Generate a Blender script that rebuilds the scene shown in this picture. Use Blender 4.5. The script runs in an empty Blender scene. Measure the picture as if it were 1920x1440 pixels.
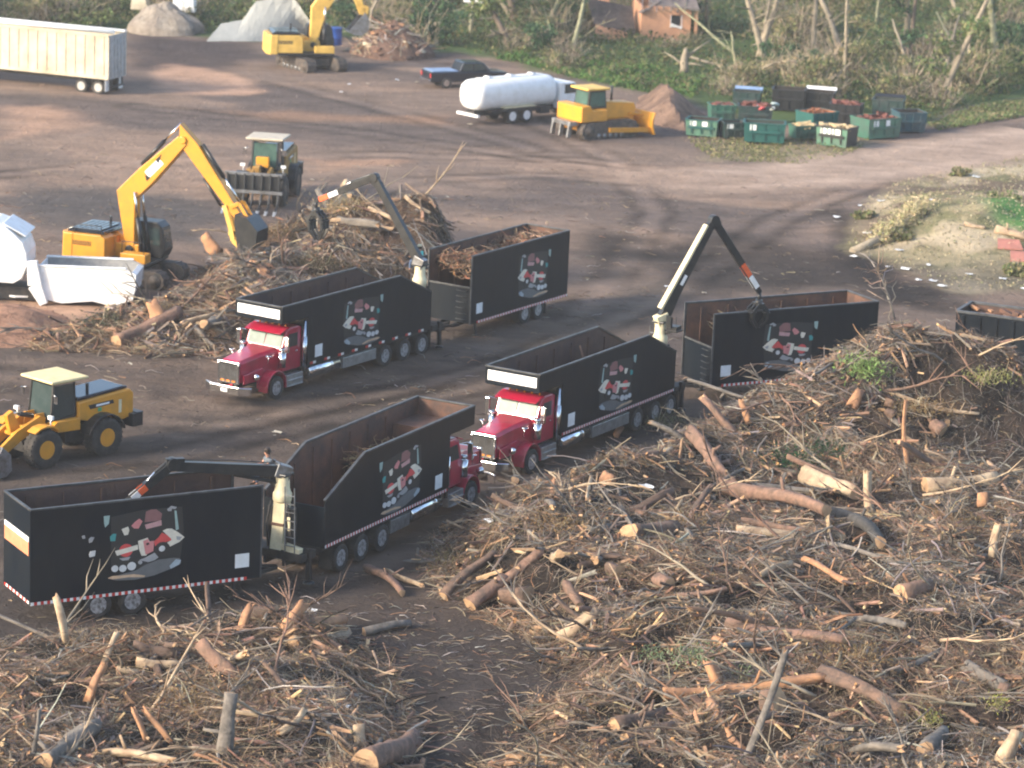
import bpy, bmesh, math, random
import numpy as np
from mathutils import Vector, Matrix, Quaternion

R = math.radians
random.seed(7)
rng = np.random.default_rng(11)
S = bpy.context.scene
COL = S.collection

# ------------------------------------------------------------------ camera
CAM_H, PITCH, ROLL, FOC = 33.7119, 0.2415069, 0.0428249, 5834.03      # solved from the trucks in the photo
_f = Vector((0, math.cos(PITCH), -math.sin(PITCH)))
_u = Vector((0, math.sin(PITCH), math.cos(PITCH)))
_r = Vector((1, 0, 0))
C_RT = math.cos(ROLL) * _r + math.sin(ROLL) * _u
C_UP = -math.sin(ROLL) * _r + math.cos(ROLL) * _u
C_FW = _f
cam = bpy.data.cameras.new('camera')
cam.sensor_width = 36.0
cam.lens = FOC / 1920 * 36.0
cam.clip_start, cam.clip_end = 1.0, 6000.0
cam_o = bpy.data.objects.new('camera', cam)
COL.objects.link(cam_o)
m3 = Matrix((C_RT, C_UP, -C_FW)).transposed()
cam_o.matrix_world = Matrix.Translation((0, 0, CAM_H)) @ m3.to_4x4()
S.camera = cam_o
cam.dof.use_dof = True
cam.dof.focus_distance = 108.0
cam.dof.aperture_fstop = 0.8

# ------------------------------------------------------------------ world, sun, exposure
SUN_EL, SUN_AZ = R(24), R(244)          # low evening sun from the left, a little behind the camera
w = bpy.data.worlds.new('World')
S.world = w
w.use_nodes = True
nt = w.node_tree
sky = nt.nodes.new('ShaderNodeTexSky')
sky.sky_type = 'NISHITA'
sky.sun_disc = False
sky.sun_elevation, sky.sun_rotation = SUN_EL, SUN_AZ
sky.dust_density = 2.0
nt.nodes['Background'].inputs['Strength'].default_value = 0.15
nt.links.new(sky.outputs[0], nt.nodes['Background'].inputs[0])
sl = bpy.data.lights.new('sun', 'SUN')
sl.energy = 2.5
sl.angle = R(11.0)
sl.color = (1.0, 0.86, 0.68)
so = bpy.data.objects.new('sun', sl)
COL.objects.link(so)
sv = Vector((math.sin(SUN_AZ) * math.cos(SUN_EL), math.cos(SUN_AZ) * math.cos(SUN_EL), math.sin(SUN_EL)))
so.rotation_euler = sv.to_track_quat('Z', 'Y').to_euler()
so.location = sv * 200
S.view_settings.view_transform = 'Standard'
S.view_settings.look = 'None'
S.view_settings.gamma = 1
S.view_settings.exposure = 1.42
S.render.engine = 'CYCLES'
S.cycles.use_denoising = True
S.cycles.max_bounces = 6
S.cycles.filter_width = 2.0

# ------------------------------------------------------------------ helpers: photo pixel -> place
def ray(px, py):
    return C_FW + C_RT * ((px - 960) / FOC) - C_UP * ((py - 720) / FOC)

def at(px, py, z=0.0):
    d = ray(px, py)
    t = (CAM_H - z) / -d.z
    return Vector((d.x * t, d.y * t, z))

def at_y(px, py, y):
    d = ray(px, py)
    t = y / d.y
    return Vector((d.x * t, y, CAM_H + d.z * t))

def W(poly):
    return np.array([tuple(at(*p)[:2]) for p in poly])

# ------------------------------------------------------------------ helpers: noise and polygons
def _hash(ix, iy, seed):
    h = (ix * 374761393 + iy * 668265263 + seed * 982451653) & 0xffffffff
    h = ((h ^ (h >> 13)) * 1274126177) & 0xffffffff
    return ((h ^ (h >> 16)) & 0xffff) / 65535.0

def vnoise(x, y, s, seed=0):
    x = np.asarray(x, float) / s; y = np.asarray(y, float) / s
    ix = np.floor(x).astype(np.int64); iy = np.floor(y).astype(np.int64)
    fx = x - ix; fy = y - iy
    fx = fx * fx * (3 - 2 * fx); fy = fy * fy * (3 - 2 * fy)
    a = _hash(ix, iy, seed); b = _hash(ix + 1, iy, seed); c = _hash(ix, iy + 1, seed); d = _hash(ix + 1, iy + 1, seed)
    return a * (1 - fx) * (1 - fy) + b * fx * (1 - fy) + c * (1 - fx) * fy + d * fx * fy

def fbm(x, y, s, seed=0, o=4):
    t = 0; a = 0.5; n = 0
    for k in range(o):
        t = t + a * vnoise(x, y, s / 2 ** k, seed + k * 17); n += a; a *= 0.55
    return t / n

def sdf(poly, X, Y):
    """signed distance to a polygon, positive inside"""
    X = np.asarray(X, float); Y = np.asarray(Y, float)
    ins = np.zeros(X.shape, bool); d = np.full(X.shape, 1e9)
    n = len(poly)
    for i in range(n):
        ax, ay = poly[i]; bx, by = poly[(i + 1) % n]
        c = ((ay > Y) != (by > Y)) & (X < (bx - ax) * (Y - ay) / (by - ay + 1e-12) + ax)
        ins ^= c
        ex, ey = bx - ax, by - ay
        t = np.clip(((X - ax) * ex + (Y - ay) * ey) / (ex * ex + ey * ey + 1e-12), 0, 1)
        d = np.minimum(d, np.hypot(X - ax - t * ex, Y - ay - t * ey))
    return np.where(ins, d, -d)

def sstep(a, b, x):
    t = np.clip((x - a) / (b - a), 0, 1)
    return t * t * (3 - 2 * t)

# ------------------------------------------------------------------ materials
MATS = {}
def mat(name, col, col2=None, rough=0.6, metal=0.0, scale=3.0, bump=0.0, bscale=None, spread=(0.4, 0.65), coat=0.0, spec=0.5, detail=6, stretch=None):
    if name in MATS: return MATS[name]
    m = bpy.data.materials.new(name); m.use_nodes = True
    t = m.node_tree; b = t.nodes['Principled BSDF']
    b.inputs['Roughness'].default_value = rough
    b.inputs['Metallic'].default_value = metal
    b.inputs['Specular IOR Level'].default_value = spec
    if coat: b.inputs['Coat Weight'].default_value = coat; b.inputs['Coat Roughness'].default_value = 0.08
    co = t.nodes.new('ShaderNodeTexCoord')
    n = t.nodes.new('ShaderNodeTexNoise'); n.inputs['Scale'].default_value = scale; n.inputs['Detail'].default_value = detail
    n.inputs['Roughness'].default_value = 0.65
    if stretch:
        mp = t.nodes.new('ShaderNodeMapping'); mp.inputs['Scale'].default_value = stretch
        t.links.new(co.outputs['Object'], mp.inputs['Vector']); t.links.new(mp.outputs[0], n.inputs['Vector'])
    else: t.links.new(co.outputs['Object'], n.inputs['Vector'])
    r = t.nodes.new('ShaderNodeValToRGB')
    r.color_ramp.elements[0].position, r.color_ramp.elements[1].position = spread
    c2 = col2 or tuple(c * 0.8 for c in col)
    r.color_ramp.elements[0].color = (*col, 1); r.color_ramp.elements[1].color = (*c2, 1)
    t.links.new(n.outputs['Fac'], r.inputs[0]); t.links.new(r.outputs[0], b.inputs['Base Color'])
    if bump:
        n2 = t.nodes.new('ShaderNodeTexNoise'); n2.inputs['Scale'].default_value = bscale or scale * 4; n2.inputs['Detail'].default_value = 5
        t.links.new(co.outputs['Object'], n2.inputs['Vector'])
        bp = t.nodes.new('ShaderNodeBump'); bp.inputs['Strength'].default_value = bump; bp.inputs['Distance'].default_value = 0.05
        t.links.new(n2.outputs['Fac'], bp.inputs['Height']); t.links.new(bp.outputs[0], b.inputs['Normal'])
    MATS[name] = m
    return m

def tint_mat(name, rough=0.8, scale=4.0, amt=0.35, bump=0.0, bscale=8.0, trans=0.0, aniso=None, bdist=0.08):
    """base colour from the mesh's own 'tint' attribute, varied by noise"""
    if name in MATS: return MATS[name]
    m = bpy.data.materials.new(name); m.use_nodes = True
    t = m.node_tree; b = t.nodes['Principled BSDF']; b.inputs['Roughness'].default_value = rough
    b.inputs['Specular IOR Level'].default_value = 0.06
    a = t.nodes.new('ShaderNodeVertexColor'); a.layer_name = 'tint'
    co = t.nodes.new('ShaderNodeTexCoord')
    src = co.outputs['Object']
    if aniso:
        mp = t.nodes.new('ShaderNodeMapping'); mp.inputs['Scale'].default_value = aniso
        t.links.new(src, mp.inputs['Vector']); src = mp.outputs[0]
    n = t.nodes.new('ShaderNodeTexNoise'); n.inputs['Scale'].default_value = scale; n.inputs['Detail'].default_value = 7; n.inputs['Roughness'].default_value = 0.7
    t.links.new(src, n.inputs['Vector'])
    mr = t.nodes.new('ShaderNodeMapRange'); mr.inputs['From Min'].default_value = 0.25; mr.inputs['From Max'].default_value = 0.75
    mr.inputs['To Min'].default_value = 1 - amt; mr.inputs['To Max'].default_value = 1 + amt
    t.links.new(n.outputs['Fac'], mr.inputs['Value'])
    mx = t.nodes.new('ShaderNodeVectorMath'); mx.operation = 'SCALE'
    t.links.new(a.outputs['Color'], mx.inputs[0]); t.links.new(mr.outputs[0], mx.inputs['Scale'])
    t.links.new(mx.outputs[0], b.inputs['Base Color'])
    if bump:
        n2 = t.nodes.new('ShaderNodeTexNoise'); n2.inputs['Scale'].default_value = bscale; n2.inputs['Detail'].default_value = 8; n2.inputs['Roughness'].default_value = 0.7
        t.links.new(co.outputs['Object'], n2.inputs['Vector'])
        bp = t.nodes.new('ShaderNodeBump'); bp.inputs['Strength'].default_value = bump; bp.inputs['Distance'].default_value = bdist
        t.links.new(n2.outputs['Fac'], bp.inputs['Height']); t.links.new(bp.outputs[0], b.inputs['Normal'])
    if trans:
        tr = t.nodes.new('ShaderNodeBsdfTranslucent'); ad = t.nodes.new('ShaderNodeMixShader'); ad.inputs[0].default_value = trans
        t.links.new(mx.outputs[0], tr.inputs['Color'])
        t.links.new(b.outputs[0], ad.inputs[1]); t.links.new(tr.outputs[0], ad.inputs[2])
        t.links.new(ad.outputs[0], t.nodes['Material Output'].inputs['Surface'])
    MATS[name] = m
    return m

BLACK = mat('black_paint', (0.002, 0.006, 0.012), (0.013, 0.016, 0.019), 0.36, 0, 0.7, 0.10, 1.1, (0.38, 0.85), spec=0.25, stretch=(1.6, 1.6, .5))
RUST = mat('rusty_steel', (0.16, 0.075, 0.045), (0.065, 0.04, 0.033), 0.85, 0.0, 0.9, 0.3, 9, (0.35, 0.62))
RUST_D = mat('dark_rusty_steel', (0.055, 0.032, 0.03), (0.10, 0.055, 0.038), 0.8, 0.0, 0.8, 0.3, 9, (0.4, 0.7))
RIM_BAR = mat('worn_rim_steel', (0.10, 0.105, 0.11), (0.03, 0.03, 0.033), 0.5, 0.3, 2.5, spread=(0.35, 0.7))
RED = mat('red_truck_paint', (0.40, 0.008, 0.042), (0.27, 0.012, 0.034), 0.28, 0, 1.5, coat=0.6)
HUB = mat('polished_hub', (0.66, 0.67, 0.69), (0.22, 0.21, 0.20), 0.28, 0.55, 7, spread=(.4, .6))
CHROME = mat('chrome', (0.75, 0.76, 0.78), (0.6, 0.6, 0.6), 0.16, 1.0, 4)
ALU = mat('dull_aluminium', (0.42, 0.43, 0.44), (0.3, 0.3, 0.3), 0.42, 0.8, 4)
TYRE = mat('tyre_rubber', (0.022, 0.021, 0.020), (0.055, 0.048, 0.042), 0.9, 0, 3, 0.4, 14)
FRAME = mat('frame_steel', (0.018, 0.018, 0.02), (0.05, 0.045, 0.04), 0.6, 0.2, 2)
WHITE = mat('white_paint', (0.78, 0.79, 0.8), (0.68, 0.68, 0.67), 0.45, 0, 2)
TRAILW = mat('weathered_white_paint', (0.58, 0.51, 0.38), (0.30, 0.245, 0.17), 0.7, 0, 0.55, 0.1, 3, (0.42, 0.75))
GLASS = mat('tinted_glass', (0.03, 0.05, 0.05), (0.05, 0.07, 0.07), 0.06, 0, 2, spec=0.8)
GLASS_L = mat('pale_windscreen_glass', (0.06, 0.12, 0.10), (0.035, 0.07, 0.06), 0.3, 0, 2, spec=0.2)
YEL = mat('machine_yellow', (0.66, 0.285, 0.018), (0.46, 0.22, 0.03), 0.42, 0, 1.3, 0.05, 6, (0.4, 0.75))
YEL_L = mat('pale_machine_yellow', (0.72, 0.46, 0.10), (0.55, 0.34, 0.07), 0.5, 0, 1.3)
CREAM = mat('cream_paint', (0.72, 0.64, 0.42), (0.5, 0.43, 0.28), 0.55, 0, 2.5, spread=(0.4, 0.7))
DARK = mat('dark_machine_paint', (0.012, 0.014, 0.017), (0.03, 0.03, 0.03), 0.38, 0.1, 2)
STEEL = mat('bare_steel', (0.28, 0.29, 0.31), (0.17, 0.16, 0.15), 0.38, 0.7, 3)
TRACKM = mat('muddy_track_steel', (0.05, 0.047, 0.045), (0.13, 0.10, 0.08), 0.75, 0.2, 3, 0.3, 12)
REDP = mat('red_reflector', (0.55, 0.03, 0.02), rough=0.35)
WHP = mat('white_reflector', (0.8, 0.8, 0.78), rough=0.35)
ORANGE = mat('orange_paint', (0.75, 0.12, 0.03), rough=0.5)
AMBER = mat('amber_lens', (0.8, 0.25, 0.03), rough=0.25)
NAVY = mat('navy_paint', (0.006, 0.010, 0.019), (0.012, 0.016, 0.024), 0.25, 0, 2, coat=0.5)
BLUEC = mat('blue_grey_cover', (0.22, 0.32, 0.5), (0.15, 0.22, 0.34), 0.5)
TEAL = mat('teal_cloth', (0.10, 0.62, 0.55), (0.08, 0.5, 0.45), 0.85)
GREYC = mat('grey_cloth', (0.10, 0.12, 0.14), rough=0.85)
JEANS = mat('blue_denim', (0.07, 0.11, 0.2), rough=0.9)
SKIN = mat('skin', (0.48, 0.24, 0.16), rough=0.55)
HAIR = mat('dark_hair', (0.03, 0.02, 0.015), rough=0.7)
STRIPE = mat('orange_white_board', (0.62, 0.25, 0.13), (0.55, 0.2, 0.1), 0.6)
TINTV = tint_mat('vegetation_leaf', 0.7, 3.0, 0.25, trans=0.3)
TINTS = tint_mat('fine_gravel', 0.9, 2.0, 0.12, bump=0.3, bscale=9)
TINTW = tint_mat('twig_wood', 0.85, 6.0, 0.3)
BARK = mat('log_bark', (0.17, 0.105, 0.075), (0.07, 0.05, 0.04), 0.9, 0, 2.5, 0.9, 9, (0.35, 0.65))
BARK_P = mat('reddish_pine_bark', (0.26, 0.15, 0.105), (0.12, 0.08, 0.06), 0.9, 0, 2.5, 0.9, 9, (0.35, 0.65))
BARK_G = mat('grey_bark', (0.20, 0.175, 0.15), (0.09, 0.08, 0.07), 0.9, 0, 2.5, 0.9, 9, (0.35, 0.65))
BARK_D = mat('charred_bark', (0.03, 0.028, 0.027), (0.075, 0.07, 0.065), 0.9, 0, 2.5, 0.9, 9)
WOOD = mat('cut_wood', (0.45, 0.29, 0.16), (0.30, 0.18, 0.10), 0.8, 0, 3, 0.3, 14)
WOOD_O = mat('orange_split_wood', (0.42, 0.22, 0.11), (0.25, 0.135, 0.08), 0.85, 0, 2, 0.6, 9)
WOOD_P = mat('pale_split_wood', (0.46, 0.35, 0.23), (0.27, 0.19, 0.125), 0.85, 0, 2, 0.6, 9)

# ------------------------------------------------------------------ mesh builder
class MB:
    def __init__(s): s.v = []; s.f = []; s.mi = []; s.sm = []
    def add(s, vs, fs, mi=0, smooth=False, M=None):
        o = len(s.v)
        s.v += [tuple(M @ Vector(v)) if M else tuple(v) for v in vs]
        s.f += [tuple(i + o for i in f) for f in fs]
        s.mi += [mi] * len(fs); s.sm += [smooth] * len(fs)
        return s
    def hexa(s, p, mi=0, M=None):   # p: 4 bottom ccw then 4 top
        return s.add(p, [(3, 2, 1, 0), (4, 5, 6, 7), (0, 1, 5, 4), (1, 2, 6, 5), (2, 3, 7, 6), (3, 0, 4, 7)], mi, False, M)
    def box(s, x0, x1, y0, y1, z0, z1, mi=0, M=None):
        return s.hexa([(x0, y0, z0), (x1, y0, z0), (x1, y1, z0), (x0, y1, z0), (x0, y0, z1), (x1, y0, z1), (x1, y1, z1), (x0, y1, z1)], mi, M)
    def prism(s, poly, y0, y1, mi=0, M=None):      # poly of (x,z), extruded along y
        n = len(poly)
        vs = [(x, y0, z) for x, z in poly] + [(x, y1, z) for x, z in poly]
        return s.add(vs, [tuple(range(n)), tuple(range(2 * n - 1, n - 1, -1))] + [(i, i + n, (i + 1) % n + n, (i + 1) % n) for i in range(n)], mi, False, M)
    def bar(s, a, b, w, h, mi=0, w2=None, h2=None, up=(0, 0, 1)):   # box beam from a to b
        a, b = Vector(a), Vector(b); d = (b - a).normalized(); u = Vector(up)
        sd = d.cross(u)
        if sd.length < 1e-4: sd = d.cross(Vector((1, 0, 0)))
        sd.normalize(); u = sd.cross(d)
        w2 = w if w2 is None else w2; h2 = h if h2 is None else h2
        p = [a - sd * w / 2 - u * h / 2, a + sd * w / 2 - u * h / 2, a + sd * w / 2 + u * h / 2, a - sd * w / 2 + u * h / 2,
             b - sd * w2 / 2 - u * h2 / 2, b + sd * w2 / 2 - u * h2 / 2, b + sd * w2 / 2 + u * h2 / 2, b - sd * w2 / 2 + u * h2 / 2]
        return s.hexa(p, mi)
    def tube(s, path, rad, n=8, mi=0, cap=True, smooth=True, capmi=None):
        path = [Vector(p) for p in path]
        if not hasattr(rad, '__len__'): rad = [rad] * len(path)
        vs = []; ref = None
        for i, p in enumerate(path):
            d = (path[min(i + 1, len(path) - 1)] - path[max(i - 1, 0)]).normalized()
            if ref is None:
                ref = d.cross(Vector((0, 0, 1)))
                if ref.length < 1e-3: ref = Vector((1, 0, 0))
            ref = (ref - d * ref.dot(d)).normalized(); q = d.cross(ref)
            vs += [p + (ref * math.cos(2 * math.pi * k / n) + q * math.sin(2 * math.pi * k / n)) * rad[i] for k in range(n)]
        fs = [(i * n + k, i * n + (k + 1) % n, (i + 1) * n + (k + 1) % n, (i + 1) * n + k) for i in range(len(path) - 1) for k in range(n)]
        s.add(vs, fs, mi, smooth)
        if cap:
            o = len(s.v) - len(vs); L = (len(path) - 1) * n
            s.f += [tuple(o + k for k in range(n - 1, -1, -1)), tuple(o + L + k for k in range(n))]
            c = mi if capmi is None else capmi
            s.mi += [c, c]; s.sm += [False, False]
        return s
    def lathe(s, prof, c, axis='y', n=24, mi=0, smooth=True):   # prof: (radius, along)
        vs = []
        for r_, l in prof:
            for k in range(n):
                a = 2 * math.pi * k / n; x, z = r_ * math.cos(a), r_ * math.sin(a)
                vs.append({'y': (c[0] + x, c[1] + l, c[2] + z), 'x': (c[0] + l, c[1] + x, c[2] + z), 'z': (c[0] + x, c[1] + z, c[2] + l)}[axis])
        m = len(prof)
        fs = [(i * n + k, i * n + (k + 1) % n, (i + 1) * n + (k + 1) % n, (i + 1) * n + k) for i in range(m - 1) for k in range(n)]
        s.add(vs, fs, mi, smooth)
        o = len(s.v) - len(vs)
        for base in (0, (m - 1) * n):
            if prof[0 if base == 0 else -1][0] > 1e-6:
                s.f.append(tuple(o + base + k for k in range(n))); s.mi.append(mi); s.sm.append(False)
        return s
    def mesh(s, name, mats):
        me = bpy.data.meshes.new(name)
        me.from_pydata(s.v, [], s.f)
        for m in mats: me.materials.append(m)
        me.polygons.foreach_set('material_index', s.mi)
        me.polygons.foreach_set('use_smooth', s.sm)
        b = bmesh.new(); b.from_mesh(me); bmesh.ops.recalc_face_normals(b, faces=b.faces); b.to_mesh(me); b.free()
        me.update()
        return me
    def build(s, name, mats, parent=None, bevel=0.0):
        if not isinstance(mats, (list, tuple)): mats = [mats]
        o = bpy.data.objects.new(name, s.mesh(name, mats))
        COL.objects.link(o)
        if parent: o.parent = parent
        if bevel:
            b = o.modifiers.new('bevel', 'BEVEL'); b.width = bevel; b.segments = 2; b.limit_method = 'ANGLE'; b.angle_limit = R(40)
        return o

def tag(o, label=None, cat=None, group=None, kind=None):
    if label: o['label'] = label
    if cat: o['category'] = cat
    if group: o['group'] = group
    if kind: o['kind'] = kind
    return o

def thing(name, label, cat, loc=(0, 0, 0), rz=0.0, group=None):
    o = bpy.data.objects.new(name, None); COL.objects.link(o)
    o.empty_display_size = 0.3
    o.location = loc; o.rotation_euler = (0, 0, rz)
    return tag(o, label, cat, group)

def dup(o, parent=None, loc=None, rot=None, scale=None, label=None):
    c = o.copy(); COL.objects.link(c)
    if parent: c.parent = parent
    if loc is not None: c.location = loc
    if rot is not None: c.rotation_euler = rot
    if scale is not None: c.scale = scale
    if label: c['label'] = label
    for ch in o.children: dup(ch, c)
    return c

def tinted(name, V, F, T, material, parent=None, smooth=False):
    """mesh from arrays with a per-vertex colour"""
    me = bpy.data.meshes.new(name)
    V = np.asarray(V, np.float32); F = np.asarray(F, np.int32); k = F.shape[1]
    me.vertices.add(len(V)); me.vertices.foreach_set('co', V.ravel())
    me.loops.add(F.size); me.loops.foreach_set('vertex_index', F.ravel())
    me.polygons.add(len(F)); me.polygons.foreach_set('loop_start', np.arange(0, F.size, k, dtype=np.int32))
    me.polygons.foreach_set('use_smooth', np.full(len(F), smooth))
    a = me.color_attributes.new('tint', 'FLOAT_COLOR', 'POINT')
    T = np.concatenate([np.asarray(T, np.float32), np.ones((len(V), 1), np.float32)], 1)
    a.data.foreach_set('color', T.ravel())
    me.materials.append(material)
    me.update(calc_edges=True); me.validate()
    o = bpy.data.objects.new(name, me); COL.objects.link(o)
    if parent: o.parent = parent
    return o

def twig_arrays(P, D, L, r0, col, bend=0.25, ns=3, seg=3, taper=0.35):
    """N bent tapered sticks starting at P along D"""
    N = len(P)
    D = D / np.linalg.norm(D, axis=1, keepdims=True)
    up = np.tile([0.31, 0.17, 0.93], (N, 1)); A = np.cross(D, up); A /= np.linalg.norm(A, axis=1, keepdims=True) + 1e-9
    B = np.cross(D, A)
    ph = rng.uniform(0, 6.28, N); bd = bend * L * rng.uniform(-1, 1, N); bd2 = bend * 0.5 * L * rng.uniform(-1, 1, N)
    off = A * np.cos(ph)[:, None] + B * np.sin(ph)[:, None]; off2 = np.cross(D, off)
    V = np.zeros((N, seg + 1, ns, 3))
    for i in range(seg + 1):
        t = i / seg
        c = P + D * (L * t)[:, None] + off * (bd * math.sin(math.pi * t))[:, None] + off2 * (bd2 * math.sin(2 * math.pi * t))[:, None]
        rr = r0 * (1 - (1 - taper) * t)
        for k in range(ns):
            a = 2 * math.pi * k / ns
            V[:, i, k] = c + (A * math.cos(a) + B * math.sin(a)) * rr[:, None]
    base = (np.arange(N) * (seg + 1) * ns)[:, None]
    q = []
    for i in range(seg):
        for k in range(ns):
            q.append([i * ns + k, i * ns + (k + 1) % ns, (i + 1) * ns + (k + 1) % ns, (i + 1) * ns + k])
    F = (base[:, :, None] + np.array(q)[None]).reshape(-1, 4)
    T = np.repeat(col, (seg + 1) * ns, axis=0)
    return V.reshape(-1, 3), F, T

def leaf_arrays(P, size, col, aspect=0.6, flat=0.0):
    N = len(P)
    n = rng.normal(size=(N, 3)); n[:, 2] += flat; n /= np.linalg.norm(n, axis=1, keepdims=True)
    a = np.cross(n, rng.normal(size=(N, 3))); a /= np.linalg.norm(a, axis=1, keepdims=True) + 1e-9
    b = np.cross(n, a)
    s = (size * rng.uniform(0.6, 1.3, N))[:, None]
    V = np.stack([P - a * s * 0.5, P + b * s * aspect * 0.5 + n * s * 0.12, P + a * s * 0.5, P - b * s * aspect * 0.5 + n * s * 0.12], 1)
    F = np.arange(N * 4).reshape(-1, 4)
    return V.reshape(-1, 3), F, np.repeat(col, 4, axis=0)

def chunk_arrays(P, D, L, w, col, endcol):
    """N splintered blocks: rough four-sided pieces with paler torn ends"""
    N = len(P); D = D / np.linalg.norm(D, axis=1, keepdims=True)
    A = np.cross(D, rng.normal(size=(N, 3))); A /= np.linalg.norm(A, axis=1, keepdims=True) + 1e-9; B = np.cross(D, A)
    ring = []
    for e in (0, 1):
        r_ = []
        for q in range(5):
            a = 2 * math.pi * q / 5
            r_.append(P + D * (L * (e + rng.uniform(-.09, .09, N)))[:, None] + (A * math.cos(a) + B * math.sin(a) * .8) * (w * rng.uniform(.6, 1.2, N) * (1 if e == 0 else .85))[:, None])
        ring.append(np.stack(r_, 1))
    c0 = ring[0].mean(1, keepdims=True); c1 = ring[1].mean(1, keepdims=True)
    V = np.concatenate([ring[0], ring[1], ring[0], c0, ring[1], c1], 1)       # 5,5 sides; 5+1, 5+1 ends
    f = [[q, (q + 1) % 5, 5 + (q + 1) % 5, 5 + q] for q in range(5)]
    f += [[10, 11, 12, 15], [12, 13, 14, 15], [14, 10, 15, 15][:3] + [15]] if False else [[10, 11, 12, 15], [12, 13, 14, 15], [16, 17, 18, 21], [18, 19, 20, 21]]
    F = (np.arange(N) * 22)[:, None, None] + np.array(f)[None]
    T = np.concatenate([np.repeat(col[:, None], 10, 1), np.repeat(endcol[:, None], 12, 1)], 1)
    return V.reshape(-1, 3), F.reshape(-1, 4), T.reshape(-1, 3)

def cat_arrays(*arrs):
    Vs, Fs, Ts = [], [], []; o = 0
    for V, F, T in arrs:
        Vs.append(V); Fs.append(F + o); Ts.append(T); o += len(V)
    return np.concatenate(Vs), np.concatenate(Fs), np.concatenate(Ts)

def palette(N, cols, weights, var=0.25):
    cols = np.array(cols); k = rng.choice(len(cols), N, p=np.array(weights) / sum(weights))
    return cols[k] * rng.uniform(1 - var, 1 + var, (N, 1)) * rng.uniform(0.93, 1.07, (N, 3))

# ------------------------------------------------------------------ ground relief
HEAP_A = np.array([tuple(at(*p)[:2]) for p in ((905, 962), (835, 1000), (800, 1050), (840, 1120), (905, 1150), (1010, 1200), (1050, 1290), (900, 1440), (880, 1560))]
                  + [(8, 80), (24, 80), (34, 100), (38, 135), (25, 134.5), (20, 133.8), (16, 131.5), (12, 129.6), (8.4, 127.4), (5.4, 123.4), (3.2, 120), (1.6, 117.2)])
HEAP_B = np.array([(-24, 80), (-24, 97.0), (-17.6, 97.3), (-14.5, 98.0), (-11.5, 98.8), (-8.5, 101.2), (-5.2, 101.0), (-3.9, 97.5), (-3.0, 92), (-2.2, 86), (-2, 80)])
HEAP_C = np.array([(-22.4, 139.6), (-19, 139.8), (-14.3, 139.0), (-12.5, 140.2), (-10.6, 143.0), (-8.2, 146.5), (-5.5, 149.0), (-2.6, 152), (-1.6, 157), (-2.6, 163), (-6, 166), (-11, 166), (-15.2, 163), (-16.2, 158), (-16.9, 150.3), (-19, 146.6), (-21.2, 144)])
SOIL = np.array([(-32, 138.8), (-24.5, 138.9), (-20.6, 140.2), (-19.8, 144.2), (-22.2, 148.2), (-32, 150)])
MOUND_D = np.array([tuple(at(*p)[:2]) for p in ((1185, 225), (1300, 250), (1330, 215), (1280, 185), (1190, 180))])
GX, GY, GS = -48.0, 78.0, 0.3
_gx = np.arange(GX, 48, GS); _gy = np.arange(GY, 262, GS)
XX, YY = np.meshgrid(_gx, _gy)

def lump(cx, cy, h, rx, ry):
    return h * np.exp(-((XX - cx) / rx) ** 2 - ((YY - cy) / ry) ** 2)

def bedrock(X, Y):
    return 0.22 * (fbm(X, Y, 9, 3) - 0.5) * sstep(84, 100, Y) + 0.13 * (fbm(X, Y, 1.6, 5) - 0.5) + 0.20 * (fbm(X * .7, Y, 3.6, 6) - 0.5) * sstep(225, 190, Y) \
        + (1.9 + 1.4 * (fbm(X, Y, 3.2, 7) - .5)) * np.exp(-((X - 26.5) / 6) ** 2 - ((Y - 178) / 8) ** 2) + sstep(236, 300, Y) * 1.2

HA = sstep(0, 2.6, sdf(HEAP_A, XX, YY) + 0.8 * (fbm(XX, YY, 3, 8) - 0.5)) * (0.9 + 1.1 * fbm(XX, YY, 5, 21) + 0.9 * (fbm(XX, YY, 1.6, 22) - 0.5)
     + lump(18.5, 127.5, 3.4, 5.2, 3.4) + lump(12.5, 125.2, 1.7, 3.2, 3) + lump(15.6, 126.6, 1.1, 2.6, 2.6) + lump(7.6, 122.0, 0.9, 2.4, 2.4) + lump(4.2, 116.5, 1.1, 2.4, 3) + lump(0.5, 109.5, 0.5, 3, 3) + lump(9, 98, 0.4, 4, 3) - lump(11, 115, 0.6, 4, 2.4) - lump(3.5, 92, 0.6, 3, 3))
HB = sstep(0, 2.2, sdf(HEAP_B, XX, YY)) * (0.35 + 0.9 * fbm(XX, YY, 4, 31) + 0.5 * (fbm(XX, YY, 1.4, 32) - 0.5) + lump(-7.0, 98.3, 0.5, 2.0, 1.6))
HC = sstep(0, 3.0, sdf(HEAP_C, XX, YY)) * (0.8 + 0.9 * fbm(XX, YY, 4, 41) + 0.6 * (fbm(XX, YY, 1.4, 42) - 0.5)
     + lump(-8.5, 157.5, 2.6, 4.6, 4.5) + lump(-4.2, 158, 1.9, 2.5, 4) + lump(-13, 149, 0.9, 3.5, 4))
HS = sstep(0, 4.0, sdf(SOIL, XX, YY)) * (0.8 + 0.5 * fbm(XX, YY, 4, 51))
HD = sstep(0, 3.0, sdf(MOUND_D, XX, YY)) * (1.5 + 0.6 * fbm(XX, YY, 3, 61))
HBASE = bedrock(XX, YY)
HALL = HBASE + np.maximum.reduce([HA, HB, HC, HS, HD])

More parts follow.
